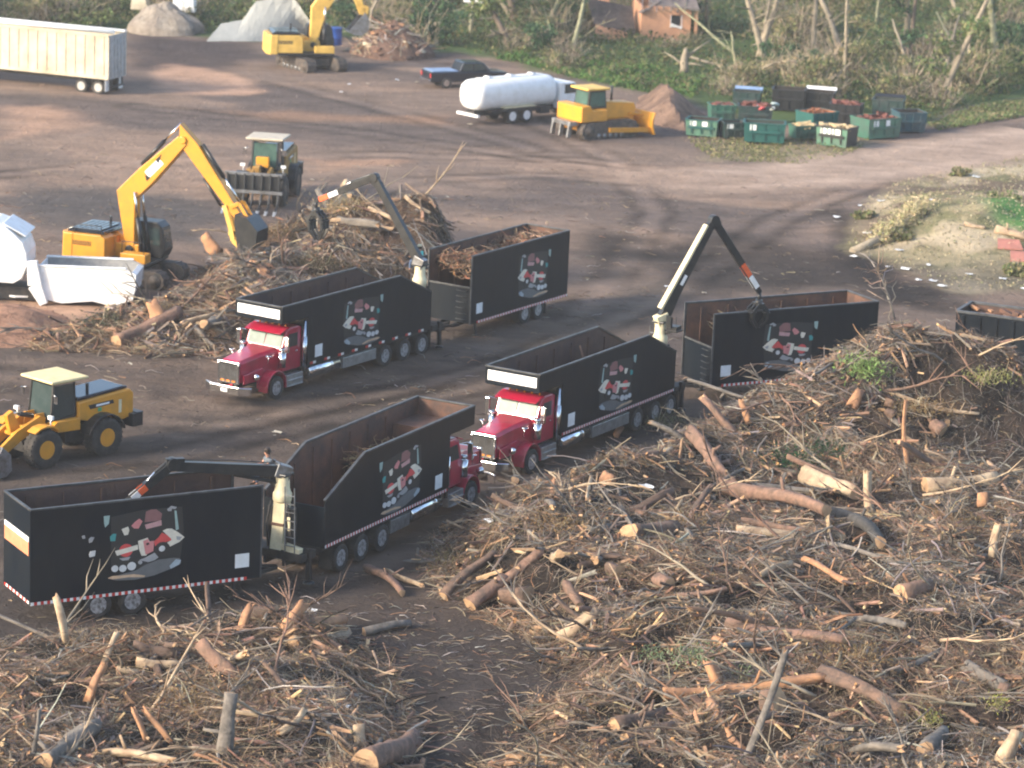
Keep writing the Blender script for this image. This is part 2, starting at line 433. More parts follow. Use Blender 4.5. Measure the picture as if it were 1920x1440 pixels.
def hgt(x, y, grid=None):
    g = HALL if grid is None else grid
    fx = np.clip((np.asarray(x, float) - GX) / GS, 0, g.shape[1] - 1.001); fy = np.clip((np.asarray(y, float) - GY) / GS, 0, g.shape[0] - 1.001)
    i = fx.astype(int); j = fy.astype(int); u = fx - i; v = fy - j
    return g[j, i] * (1 - u) * (1 - v) + g[j, i + 1] * u * (1 - v) + g[j + 1, i] * (1 - u) * v + g[j + 1, i + 1] * u * v

def hit(px, py):
    """the place on the ground or on a heap that shows at a photo pixel"""
    d = ray(px, py); d = d / d.y
    y = 80.0
    while y < 300:
        z = CAM_H + d.z * y
        if z < float(hgt(d.x * y, y)): break
        y += 0.15
    return Vector((d.x * y, y, float(hgt(d.x * y, y))))

# ------------------------------------------------------------------ ground sheet
xs = np.concatenate([-np.geomspace(3000, 62, 14), np.arange(-60, 60.1, 0.4), np.geomspace(62, 3000, 14)])
ys = np.concatenate([np.linspace(-800, 70, 10), np.arange(76, 200, 0.42), np.arange(200, 300.5, 0.8), np.geomspace(305, 4000, 16)])
gX, gY = np.meshgrid(xs, ys)
gZ = bedrock(gX, gY)
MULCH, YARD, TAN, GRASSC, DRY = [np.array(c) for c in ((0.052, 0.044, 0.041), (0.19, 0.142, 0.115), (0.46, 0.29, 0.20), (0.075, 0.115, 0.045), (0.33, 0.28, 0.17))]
RUTS = [[(0, 700), (300, 790), (420, 800), (900, 700), (1230, 570), (1450, 420), (1700, 320), (1920, 262)], [(0, 880), (300, 860), (560, 800), (860, 735), (1000, 690)], [(560, 420), (760, 340), (1000, 330), (1300, 350), (1500, 330), (1920, 250)],
        [(0, 330), (300, 300), (700, 290), (1100, 300), (1450, 360)], [(250, 200), (600, 240), (900, 280), (1200, 330)], [(430, 130), (700, 200), (1000, 280)], [(1080, 600), (1180, 480), (1230, 400), (1150, 300), (900, 180)], [(640, 1180), (900, 1260), (820, 1440)], [(480, 1110), (700, 1060), (900, 990), (1040, 880)]]
def zone(X, Y):
    n1 = fbm(X * 0.6 + Y * 0.25, Y, 11, 71); n2 = fbm(X * 0.35 + Y * 0.2, Y, 5, 72); n3 = fbm(X, Y, 2.2, 73)
    wob = 3.5 * (fbm(X, Y, 4, 74) - 0.5)
    c = np.ones(X.shape + (3,)) * YARD
    def mix(c, col, w): return c * (1 - w[..., None]) + np.array(col) * w[..., None]
    c = mix(c, (0.27, 0.19, 0.143), sstep(0.46, 0.66, n2) * 0.75)
    c = mix(c, (0.105, 0.086, 0.080), sstep(0.46, 0.62, n1) * 0.85)
    near = sstep(172, 128, Y + 10 * (n1 - 0.5)); c = mix(c, (0.080, 0.064, 0.055), near * 0.88)
    c = mix(c, (0.155, 0.115, 0.09), near * sstep(0.5, 0.68, n2) * 0.7)
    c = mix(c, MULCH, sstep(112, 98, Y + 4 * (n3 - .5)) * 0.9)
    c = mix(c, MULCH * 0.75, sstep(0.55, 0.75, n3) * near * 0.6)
    P = lambda pts: sdf(W(pts), X, Y) + wob
    for pts, col, s in (
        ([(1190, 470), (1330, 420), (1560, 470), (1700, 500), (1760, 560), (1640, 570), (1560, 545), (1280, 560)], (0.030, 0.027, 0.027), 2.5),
        ([(1060, 440), (1130, 425), (1230, 440), (1200, 530), (1080, 540)], (0.034, 0.030, 0.029), 2.0),  # churned soil, with the trailer's cast shadow painted into its tone
        ([(0, 330), (180, 345), (430, 380), (430, 470), (120, 440), (0, 430)], (0.085, 0.078, 0.076), 2.5),
        ([(230, 60), (480, 80), (520, 110), (420, 130), (240, 130)], (0.06, 0.05, 0.052), 2.5),
        ([(262, 150), (330, 122), (480, 150), (500, 172), (440, 182), (330, 175)], TAN, 1.2),  # sunlit patch of dirt, painted into the ground colour
        ([(0, 195), (100, 195), (180, 215), (110, 250), (0, 262)], TAN * 0.85, 2.0),  # sunlight at the far left, likewise put into the ground colour
        ([(380, 205), (700, 215), (860, 215), (850, 235), (500, 230)], TAN * 0.55, 2.0),
        ([(0, 555), (90, 545), (270, 560), (160, 640), (0, 650)], TAN * 0.9, 1.5),
        ([(560, 295), (760, 300), (760, 315), (600, 318)], TAN * 0.75, 1.2),
        ([(960, 640), (1190, 560), (1250, 600), (1180, 620), (1000, 660)], (0.13, 0.105, 0.085), 2.0),
        ([(860, 640), (1000, 610), (1130, 560), (1240, 520), (1290, 540), (1000, 700)], (0.125, 0.1, 0.082), 2.0)):
        c = mix(c, col, sstep(-s * .5, s, P(pts)) * 0.85)
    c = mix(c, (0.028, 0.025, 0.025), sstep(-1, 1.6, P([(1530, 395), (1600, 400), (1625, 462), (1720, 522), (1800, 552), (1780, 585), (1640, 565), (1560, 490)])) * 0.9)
    for pts in RUTS:
        q = W(pts); dd = np.full(X.shape, 1e9)
        for (ax, ay), (bx, by) in zip(q[:-1], q[1:]):
            ex, ey = bx - ax, by - ay; tt = np.clip(((X - ax) * ex + (Y - ay) * ey) / (ex * ex + ey * ey), 0, 1)
            dd = np.minimum(dd, np.hypot(X - ax - tt * ex, Y - ay - tt * ey))
        dd = dd + 0.5 * (n3 - .5); k = (np.exp(-((dd - 1.05) / .42) ** 2)) * sstep(.3, .55, n1 + .3 * (n3 - .5))
        c = c * (1 - .42 * k[..., None]); k2 = np.exp(-(dd / .5) ** 2); c = c * (1 + .18 * k2[..., None])
    g = P([(-900, 60), (0, 68), (240, 66), (480, 80), (560, 62), (700, 84), (790, 100), (860, 100), (980, 120), (1060, 150), (1180, 170), (1290, 190), (1420, 235), (1740, 236), (1800, 205), (2000, 172), (3000, 120), (3000, -300), (-900, -300)])
    c = mix(c, GRASSC * (0.7 + 0.6 * n3[..., None]), sstep(-0.6, 1.6, g))
    g = P([(1285, 262), (1420, 262), (1560, 268), (1640, 262), (1600, 290), (1500, 312), (1330, 300)])
    c = mix(c, (0.235, 0.20, 0.125), sstep(-0.8, 1.6, g) * 0.75)
    g = P([(1620, 390), (1680, 345), (1760, 322), (1920, 290), (2300, 250), (2300, 560), (1920, 545), (1790, 545), (1680, 500), (1585, 470)])
    bank = sstep(-0.8, 1.6, g)
    c = mix(c, DRY * 0.95, bank); c = mix(c, (0.15, 0.115, 0.085), bank * sstep(0.42, 0.56, fbm(X, Y, 5, 76))); c = mix(c, (0.17, 0.165, 0.09), bank * sstep(0.58, 0.72, n3)); c = mix(c, (0.46, 0.38, 0.27), bank * sstep(0.52, 0.64, fbm(X, Y, 3.5, 78)) * .8)
    c = mix(c, (0.11, 0.10, 0.085), bank * sstep(172, 164, Y) * 0.7)
    g = sdf(np.array([tuple(at(x_, y_, 1.2)[:2]) for x_, y_ in ((1815, 378), (1920, 362), (2100, 355), (2100, 440), (1920, 436), (1845, 422))]), X, Y) + wob * .3; c = mix(c, (0.085, 0.20, 0.055), sstep(-0.5, 1.0, g) * 0.95)
    return c
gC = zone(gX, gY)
ny, nx = gX.shape
idx = np.arange(ny * nx).reshape(ny, nx)
F = np.stack([idx[:-1, :-1], idx[:-1, 1:], idx[1:, 1:], idx[1:, :-1]], -1).reshape(-1, 4)
GROUNDM = tint_mat('bare_ground', 0.95, 0.55, 0.34, bump=0.85, bscale=1.8, aniso=(0.55, 1.0, 1.0), bdist=0.25)
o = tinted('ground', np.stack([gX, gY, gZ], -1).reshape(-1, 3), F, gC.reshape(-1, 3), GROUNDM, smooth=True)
tag(o, kind='structure')

# dirt road climbing off to the right
road = np.array([(38.0, 216.5), (34.5, 213.2), (28.5, 206.2), (22, 199.5), (16, 194.2), (10, 191.5), (3, 190.5), (-6, 190)])
def ribbon(path, width, name, zoff, rag=0.8):
    d = np.concatenate([[0], np.cumsum(np.hypot(*np.diff(path, axis=0).T))]); t = np.linspace(0, d[-1], int(d[-1] / 0.5))
    px_, py_ = np.interp(t, d, path[:, 0]), np.interp(t, d, path[:, 1])
    k = np.ones(9) / 9
    px_ = np.convolve(np.pad(px_, 4, 'edge'), k, 'valid'); py_ = np.convolve(np.pad(py_, 4, 'edge'), k, 'valid')
    tx, ty = np.gradient(px_), np.gradient(py_); l = np.hypot(tx, ty); nx_, ny_ = -ty / l, tx / l
    m = 15; sgrid = np.linspace(-1, 1, m)
    wl = np.interp(t, [0, d[-1]], width) * 0.5 + rag * (fbm(t, t * 0, 3, 81) - 0.5); wr = np.interp(t, [0, d[-1]], width) * 0.5 + rag * (fbm(t, t * 0 + 9, 3, 82) - 0.5)
    X = px_[:, None] + nx_[:, None] * np.where(sgrid[None] > 0, wl[:, None], wr[:, None]) * sgrid
    Y = py_[:, None] + ny_[:, None] * np.where(sgrid[None] > 0, wl[:, None], wr[:, None]) * sgrid
    Z = bedrock(X, Y) + zoff * np.where(np.abs(sgrid) > .98, -1.5, 1)[None]
    ii = np.arange(X.size).reshape(X.shape)
    F = np.stack([ii[:-1, :-1], ii[:-1, 1:], ii[1:, 1:], ii[1:, :-1]], -1).reshape(-1, 4)
    fade = np.clip(sstep(0.62, 1.0, np.abs(sgrid) + 0.35 * (fbm(X, Y, 2.5, 84) - 0.5)) + sstep(0.5, 0.85, t / d[-1])[:, None], 0, 1)[..., None]
    rut = np.exp(-((np.abs(sgrid) - 0.45) / 0.14) ** 2)
    C = np.array([0.32, 0.24, 0.19])[None, None] * (1 + 0.22 * rut[None, :, None]) * (0.85 + 0.3 * fbm(X, Y, 4, 83)[..., None])
    C = C * (1 - fade) + zone(X, Y) * fade
    return tag(tinted(name, np.stack([X, Y, Z], -1).reshape(-1, 3), F, C.reshape(-1, 3), GROUNDM, smooth=True), kind='structure')
ribbon(road, (12.5, 11.0), 'dirt_road', 0.05)

# clods: real low relief lying on the yard; wheel-track ruts are tone only
def clods():
    N = 6000
    X = rng.uniform(-42, 42, N); Y = 84 + (232 - 84) * rng.uniform(0, 1, N) ** 1.25
    s = rng.uniform(0.03, 0.11, N)
    c = zone(X, Y) * rng.uniform(0.7, 1.25, (N, 1))
    P = np.stack([X, Y, hgt(X, Y, HBASE) + s * 0.15], -1)
    ang = rng.uniform(0, 6.28, N)
    base = np.array([(1, 0, -.3), (0.1, 0.8, -.3), (-.9, 0.1, -.3), (0, -.9, -.3), (0.15, 0.1, 0.75)])
    V = np.zeros((N, 5, 3))
    for k in range(5):
        b = base[k] * rng.uniform(0.6, 1.3, (N, 3))
        V[:, k, 0] = P[:, 0] + (b[:, 0] * np.cos(ang) - b[:, 1] * np.sin(ang)) * s
        V[:, k, 1] = P[:, 1] + (b[:, 0] * np.sin(ang) + b[:, 1] * np.cos(ang)) * s
        V[:, k, 2] = P[:, 2] + b[:, 2] * s
    q = np.array([[0, 1, 4], [1, 2, 4], [2, 3, 4], [3, 0, 4]])
    F = (np.arange(N) * 5)[:, None, None] + q[None]
    tag(tinted('dirt_clods', V.reshape(-1, 3), F.reshape(-1, 3), np.repeat(c, 5, 0), TINTW), kind='stuff', label='clods of dirt strewn over the bare yard', cat='dirt')
clods()

# ------------------------------------------------------------------ brush heaps (stuff) : mound + twigs + dead leaves
MOUNDM = tint_mat('mulch_mound', 0.95, 1.6, 0.45, bump=1.0, bscale=5, bdist=0.3)
TW = [(0.25, 0.20, 0.15), (0.17, 0.115, 0.09), (0.22, 0.20, 0.185), (0.36, 0.28, 0.19), (0.075, 0.06, 0.052), (0.30, 0.17, 0.105), (0.36, 0.335, 0.30)]
def heap(name, H, poly, ntw, nlf, cols, label, weights=(4, 3, 3, 2.2, 3, 1, 1.2), lf=None, thick=1.0, lmax=1.9, ylim=(80, 200), nch=400):
    m = (sdf(poly, XX, YY) > -0.4)
    j0, j1 = np.where(m.any(1))[0][[0, -1]]; i0, i1 = np.where(m.any(0))[0][[0, -1]]
    sub = np.s_[max(j0 - 1, 0):j1 + 2, max(i0 - 1, 0):i1 + 2]
    X, Y = XX[sub], YY[sub]; Z = HBASE[sub] + H[sub] - 0.12 + 0.25 * (fbm(X, Y, 0.8, 91) - 0.5) * sstep(0, 0.6, H[sub])
    Z = np.where(H[sub] < 0.03, HBASE[sub] - 0.3, Z)
    ii = np.arange(X.size).reshape(X.shape)
    Fq = np.stack([ii[:-1, :-1], ii[:-1, 1:], ii[1:, 1:], ii[1:, :-1]], -1).reshape(-1, 4)
    keep = (H[sub].ravel()[Fq] > 0.005).any(1); Fq = Fq[keep]
    c0 = np.array(cols[0]); c1 = np.array(cols[1]); k = sstep(0.35, 0.65, fbm(X, Y, 1.5, 92))[..., None]
    mound = (np.stack([X, Y, Z], -1).reshape(-1, 3), Fq, (c0 * (1 - k) + c1 * k).reshape(-1, 3))
    ob = tinted(name, *mound, MOUNDM, smooth=False)
    tag(ob, kind='stuff', label=label, cat='brush heap')
    # twigs
    pts = []
    bb = poly.min(0), poly.max(0)
    while sum(len(p) for p in pts) < ntw + nlf:
        q = np.stack([rng.uniform(bb[0][0], bb[1][0], 20000), np.clip(rng.uniform(bb[0][1], bb[1][1], 20000), 80, 400)], -1)
        dens = 0.16 + 1.55 * sstep(0.40, 0.62, fbm(q[:, 0], q[:, 1], 2.6, 95))
        vis = np.abs(q[:, 0]) < q[:, 1] * 0.175 + 1.5
        pts.append(q[(sdf(poly, q[:, 0], q[:, 1]) > -0.3) & (rng.uniform(0, 1.7, len(q)) < dens) & (q[:, 1] > ylim[0]) & vis])
    q = np.concatenate(pts); rng.shuffle(q)
    t = q[:ntw]; N = len(t)
    L = rng.uniform(0.3, lmax, N) * rng.uniform(0.35, 1, N)
    az = rng.uniform(0, 6.28, N); clump = fbm(t[:, 0], t[:, 1], 3.0, 96) * 9; az = np.where(rng.uniform(size=N) < .55, clump + rng.normal(0, 0.5, N), az)
    tilt = rng.normal(0.12, 0.35, N)
    D = np.stack([np.cos(az) * np.cos(tilt), np.sin(az) * np.cos(tilt), np.sin(tilt)], -1)
    e = 0.4
    gx_ = (hgt(t[:, 0] + e, t[:, 1]) - hgt(t[:, 0] - e, t[:, 1])) / (2 * e); gy_ = (hgt(t[:, 0], t[:, 1] + e) - hgt(t[:, 0], t[:, 1] - e)) / (2 * e)
    D[:, 2] += 0.8 * (gx_ * D[:, 0] + gy_ * D[:, 1])
    P = np.stack([t[:, 0], t[:, 1], hgt(t[:, 0], t[:, 1]) - 0.05 + rng.uniform(-0.08, 0.20, N)], -1) - D * (L * 0.5)[:, None]
    rad = 0.0050 * np.exp(rng.normal(0, 0.42, N)) * 1.55 * thick * (0.6 + 0.35 * L); 
    hue = fbm(t[:, 0], t[:, 1], 4, 97)
    wv = np.array(weights, float)
    g1 = palette(N, [TW[2], TW[6], TW[0], (0.14, 0.13, 0.12), TW[4]], (4, 1.6, 2.6, 2.4, 2.5), 0.3); g2 = palette(N, [TW[0], TW[3], TW[5], TW[1]], (3, 2.2, 1.2, 2), 0.3); g3 = palette(N, TW, weights, 0.3)
    hu = hue + rng.normal(0, 0.07, N)
    cc = np.where((hu > 0.55)[:, None], g1, np.where((hu < 0.42)[:, None], g2, g3)) * (0.45 + 0.85 * fbm(t[:, 0], t[:, 1], 1.8, 99))[:, None]
    arrs = [twig_arrays(P, D, L, rad, cc)]
    k = rng.choice(N, N // 80, replace=False); M_ = len(k)     # stouter limbs among the twigs
    D2 = D[k] * np.array([1, 1, .6]) + np.array([0, 0, .02]); L2 = rng.uniform(.8, 3.2, M_)
    P2 = np.stack([t[k, 0], t[k, 1], hgt(t[k, 0], t[k, 1]) + rng.uniform(0.0, .2, M_)], -1) - D2 * (L2 * .5)[:, None]
    arrs.append(twig_arrays(P2, D2, L2, rng.uniform(.018, .055, M_) * thick, cc[k] * rng.uniform(.7, 1.1, (M_, 1)), .12, 6, 5, .4))
    nc = nch; k = rng.choice(N, nc, replace=False)      # split and broken pieces
    D3 = D[k] * np.array([1, 1, .8]); L3 = rng.uniform(.2, 1.3, nc) * (thick ** .5); P3 = np.stack([t[k, 0], t[k, 1], hgt(t[k, 0], t[k, 1]) + rng.uniform(0.0, .14, nc)], -1) - D3 * (L3 * .5)[:, None]
    arrs.append(chunk_arrays(P3, D3, L3, rng.uniform(.03, .095, nc) * thick, palette(nc, [(.20, .125, .09), (.30, .19, .12), (.15, .10, .08), (.42, .29, .18), (.20, .17, .145), (.10, .075, .062)], (4, 2.8, 2.4, 2.2, 2, 1.6), .3), palette(nc, [(.48, .27, .13), (.45, .33, .2), (.34, .2, .12)], (2, 2, 1), .25)))
    if nlf:
        l = q[ntw:ntw + nlf]; N = len(l)
        fields = fbm(l[:, 0], l[:, 1], 2.4, 98)
        l = l[fields > 0.40]; N = len(l)
        lc = palette(N, lf or [(0.20, 0.135, 0.075), (0.14, 0.092, 0.06), (0.28, 0.20, 0.11), (0.10, 0.095, 0.055), (0.30, 0.17, 0.095), (0.34, 0.27, 0.18)], (3, 3, 2, 1.2, 1.4, .9), 0.3)
        Pl = np.stack([l[:, 0], l[:, 1], hgt(l[:, 0], l[:, 1]) + rng.uniform(-0.06, 0.2, N)], -1)
        arrs.append(leaf_arrays(Pl, 0.12, lc, 0.26))
    tw = tinted('twigs', *cat_arrays(*arrs), TINTW, ob)
    tw['kind'] = 'stuff'
    return ob
heap('brush_heap', HA, HEAP_A, 105000, 60000, ((0.030, 0.026, 0.024), (0.075, 0.056, 0.045)), 'wide heap of storm brush and twigs filling the right foreground', ylim=(84, 200), nch=4600)
heap('brush_heap', HB, HEAP_B, 36000, 28000, ((0.030, 0.027, 0.025), (0.06, 0.052, 0.045)), 'low heap of grey brush in the left foreground below the nearest trailer', weights=(4, 2, 4, 2, 3, .6, 1.2), ylim=(84, 200), nch=1300)
heap('brush_heap', HC, HEAP_C, 30000, 30000, ((0.05, 0.04, 0.033), (0.14, 0.09, 0.062)), 'debris heap between the digging excavator and the farthest black truck', thick=1.35, nch=1100, weights=(4, 3, 2, 3, 2.5, 1.6, 1),
     lf=[(0.24, 0.16, 0.09), (0.17, 0.115, 0.07), (0.32, 0.22, 0.12), (0.10, 0.10, 0.06), (0.36, 0.2, 0.115), (0.13, 0.1, 0.07)])

def mound(name, H, poly, c0, c1, label, cat, kind=None):
    m = (sdf(poly, XX, YY) > -0.6)
    j0, j1 = np.where(m.any(1))[0][[0, -1]]; i0, i1 = np.where(m.any(0))[0][[0, -1]]
    sub = np.s_[j0 - 1:j1 + 2, i0 - 1:i1 + 2]
    X, Y = XX[sub], YY[sub]; Z = HBASE[sub] + H[sub] + 0.25 * (fbm(X, Y, 1.2, 93) - 0.5) * sstep(0, .5, H[sub])
    Z = np.where(H[sub] < 0.02, HBASE[sub] - 0.3, Z)
    ii = np.arange(X.size).reshape(X.shape); Fq = np.stack([ii[:-1, :-1], ii[:-1, 1:], ii[1:, 1:], ii[1:, :-1]], -1).reshape(-1, 4)
    Fq = Fq[(H[sub].ravel()[Fq] > 0.004).any(1)]
    k = sstep(0.35, 0.65, fbm(X, Y, 1.8, 94))[..., None]
    return tag(tinted(name, np.stack([X, Y, Z], -1).reshape(-1, 3), Fq, (np.array(c0) * (1 - k) + np.array(c1) * k).reshape(-1, 3), MOUNDM), label, cat, kind=kind)
mound('dirt_pile', HS, SOIL, (0.52, 0.29, 0.19), (0.34, 0.20, 0.14), 'orange soil pile below the bright white machine at the left edge', 'dirt pile')
mound('dirt_pile', HD, MOUND_D, (0.27, 0.18, 0.135), (0.17, 0.115, 0.09), 'brown dirt pile between the yellow bulldozer and the green dumpsters', 'dirt pile')

# loose wood litter over the yard
def litter():
    N = 17000
    X = rng.uniform(-30, 30, N); Y = 84 + 110 * rng.uniform(0, 1, N) ** 1.6
    keep = fbm(X, Y, 5, 77) + rng.uniform(-.25, .25, N) > np.where(Y < 104, 0.50, 0.58); X, Y = X[keep], Y[keep]
    xf, yf = rng.uniform(-6, 3, 1800), rng.uniform(85, 104, 1800); kf = fbm(xf, yf, 2.2, 79) + rng.uniform(-.2, .2, 1800) > .52; X = np.concatenate([X, xf[kf]]); Y = np.concatenate([Y, yf[kf]]); N = len(X)
    L = rng.uniform(0.1, 0.9, N); az = rng.uniform(-0.9, 0.9, N) + rng.choice([0, 3.14], N)
    D = np.stack([np.cos(az), np.sin(az), rng.normal(0.03, 0.12, N)], -1)
    P = np.stack([X, Y, hgt(X, Y, HBASE) + 0.03], -1) - D * (L / 2)[:, None]
    V = twig_arrays(P, D, L, rng.uniform(0.008, 0.028, N), palette(N, TW, (3, 3, 3, 2, 4, .6, 1.0), .3) * 0.8)
    ob = tinted('wood_litter', *V, TINTW)
    tag(ob, 'splinters and twigs littering the bare dark ground', 'wood litter', kind='stuff')
litter()

# ------------------------------------------------------------------ wheels and artwork
def wheel(root, x, y, z, r, wd, rim, out, rimk=0.58, name='wheel'):
    """tyre with its rim; out = +1/-1 is the side the hub faces"""
    m = MB()
    h = wd / 2
    m.lathe([(r * rimk, -h * .9), (r * .80, -h), (r * .95, -h * .92), (r, -h * .68), (r * .985, -h * .3), (r, 0), (r * .985, h * .3), (r, h * .68), (r * .95, h * .92), (r * .80, h), (r * rimk, h * .9)], (0, 0, 0), 'y', 28)
    n = 26
    for k in range(n):
        a = 2 * math.pi * k / n; c, s_ = math.cos(a), math.sin(a)
        M = Matrix(((c, 0, -s_, 0), (0, 1, 0, 0), (s_, 0, c, 0), (0, 0, 0, 1)))
        m.box(r * .97, r * 1.02, -h * .85, -h * .05, -r * .05, r * .05, 0, M); m.box(r * .97, r * 1.02, h * .05, h * .85, -r * .05 + r * .1, r * .05 + r * .1, 0, M)
    t = m.build(name, TYRE, root); t.location = (x, y, z)
    k = MB(); R0 = r * rimk
    o = out
    k.lathe([(R0 * 1.04, o * h * .92), (R0 * 1.02, o * h * .70), (R0 * .82, o * h * .45), (R0 * .5, o * h * .42), (R0 * .42, o * h * .75), (R0 * .2, o * h * .85), (0.0, o * h * .86)], (0, 0, 0), 'y', 24)
    for q in range(10):
        a = 2 * math.pi * q / 10; k.lathe([(.03 * r, o * h * .42), (.03 * r, o * h * .56), (0, o * h * .57)], (R0 * .62 * math.cos(a), 0, R0 * .62 * math.sin(a)), 'y', 6)
    k.build('rim', rim, t)
    return t

ART = [  # (colour key, polygon or circle), in the artwork's own 1150 x 1110 field, pixel-down y
    ('darkgrey', [(30, 60), (500, 0), (1120, 10), (1150, 400), (1100, 900), (600, 960), (40, 900)]),
    ('mauve', [(540, 200), (560, 30), (640, 5), (720, 10), (810, 90), (790, 200)]),
    ('pink', [(545, 240), (800, 195), (805, 280), (570, 315)]),
    ('rose', [(340, 235), (390, 180), (460, 130), (510, 180), (450, 290), (380, 280)]),
    ('cream', [(190, 270), (290, 240), (310, 300), (290, 370), (235, 375)]),
    ('teal', [(15, 370), (60, 330), (112, 335), (95, 450), (25, 445)]),
    ('mint', [(-80, 30), (10, 30), (-5, 160), (-60, 215), (-75, 140)]),
    ('mint', [(1000, 60), (1030, 70), (1070, 370), (1025, 385)]),
    ('grey', [(885, 30), (950, -20), (1035, 10), (1010, 40), (960, 25), (950, 65), (900, 60)]),
    ('red', (262, 620, 105)), ('grey', [(160, 740), (330, 730), (300, 780), (210, 780)]),
    ('cream', [(95, 610), (440, 550), (445, 625), (125, 690)]),
    ('cream', [(445, 490), (590, 455), (660, 600), (570, 740), (500, 735), (460, 620)]),
    ('rose', [(520, 500), (600, 470), (610, 520), (690, 515), (680, 680), (560, 725)]),
    ('red', [(690, 530), (760, 470), (810, 400), (940, 470), (960, 540), (830, 560), (720, 650)]),
    ('cream', [(820, 370), (890, 345), (960, 350), (1060, 420), (1160, 510), (1080, 580), (930, 640), (870, 590), (960, 530), (940, 500)]),
    ('grey', [(1030, 480), (1120, 500), (1090, 550), (1040, 540)]),
    ('dark', (815, 670, 125)), ('silver', (812, 655, 48)), ('dark', [(560, 545), (600, 530), (620, 560), (580, 575)]),
    ('grey', [(470, 800), (560, 775), (700, 710), (760, 790), (700, 830), (600, 850)]),
    ('silver', (95, 895, 52)), ('silver', (215, 905, 56)), ('silver', (350, 885, 66)), ('grey', (480, 840, 30)),
    ('slate', [(-10, 1040), (120, 1085), (400, 1110), (700, 1075), (1000, 985), (1110, 930), (1090, 850), (1000, 830), (760, 830), (560, 890), (420, 960), (150, 1010)]),
    ('ice', [(930, 950), (1030, 850), (1110, 880), (1080, 945), (950, 1000)]),
    ('tan', [(-5, 1035), (60, 1012), (380, 1015), (560, 1060), (540, 1085), (300, 1055), (60, 1060)]),
    ('silver', [(-300, 620), (-280, 570), (-205, 565), (-215, 650), (-290, 660)]), ('grey', [(-305, 370), (-270, 340), (-225, 350), (-260, 420), (-300, 430)]), ('grey', [(-410, 310), (-370, 300), (-360, 350), (-400, 350)]),
]
ARTC = {'darkgrey': (0.018, 0.019, 0.021), 'mauve': (0.24, 0.105, 0.105), 'pink': (0.52, 0.29, 0.29), 'rose': (0.60, 0.22, 0.22), 'cream': (0.72, 0.66, 0.55), 'teal': (0.04, 0.28, 0.28),
        'mint': (0.30, 0.42, 0.40), 'grey': (0.34, 0.34, 0.35), 'red': (0.62, 0.07, 0.07), 'dark': (0.02, 0.018, 0.02), 'silver': (0.62, 0.62, 0.62), 'slate': (0.13, 0.135, 0.14), 'ice': (0.35, 0.42, 0.47), 'tan': (0.58, 0.40, 0.26)}
ARTK = list(ARTC)
ARTM = [mat('artwork_' + k, c, tuple(q * .85 for q in c), 0.5, scale=5) for k, c in ARTC.items()]

def artwork(root, x_front, x_back, z0, z1, ysurf, marks=True):
    """painted side artwork as thin vinyl pieces on the body side; it faces forward on both sides"""
    m = MB(); sgn = 1 if ysurf > 0 else -1
    for i, (k, p) in enumerate(ART):
        if not isinstance(p, list):
            cx, cy, r_ = p; p = [(cx + r_ * math.cos(a), cy + r_ * math.sin(a)) for a in np.linspace(0, 2 * math.pi, 14, endpoint=False)]
        if not marks and max(q[0] for q in p) < -150: continue
        y0 = ysurf + sgn * 0.0022; y1 = ysurf + sgn * (0.005 + 0.0013 * i)
        m.prism([(x_back + (x_front - x_back) * px / 1150, z1 - (z1 - z0) * py / 1110) for px, py in p], y0, y1, ARTK.index(k))
    return m.build('side_artwork', ARTM, root)

def reflective(root, x0, x1, y, z, n, solid=True, name='reflective_strip', h=0.055):
    m = MB(); sgn = 1 if y > 0 else -1
    d = (x1 - x0) / n
    if not solid:
        for i in range(n):
            a = x0 + d * i; q = MB(); q.box(a + d * .1, a + d * .3, y, y + sgn * .012, z - h, z + h, 0); q.box(a + d * .3, a + d * .5, y, y + sgn * .012, z - h, z + h, 1); q.build('reflector', [REDP, WHP], root)
        return
    for i in range(n):
        a, b = x0 + d * i, x0 + d * (i + 1)
        if solid:
            m.box(a, a + d * .5, y, y + sgn * .012, z - h, z + h, 0); m.box(a + d * .5, b, y, y + sgn * .012, z - h, z + h, 1)
        else:
            m.box(a + d * .1, a + d * .3, y, y + sgn * .012, z - h, z + h, 0); m.box(a + d * .3, a + d * .5, y, y + sgn * .012, z - h, z + h, 1)
    return m.build(name, [REDP, WHP], root)

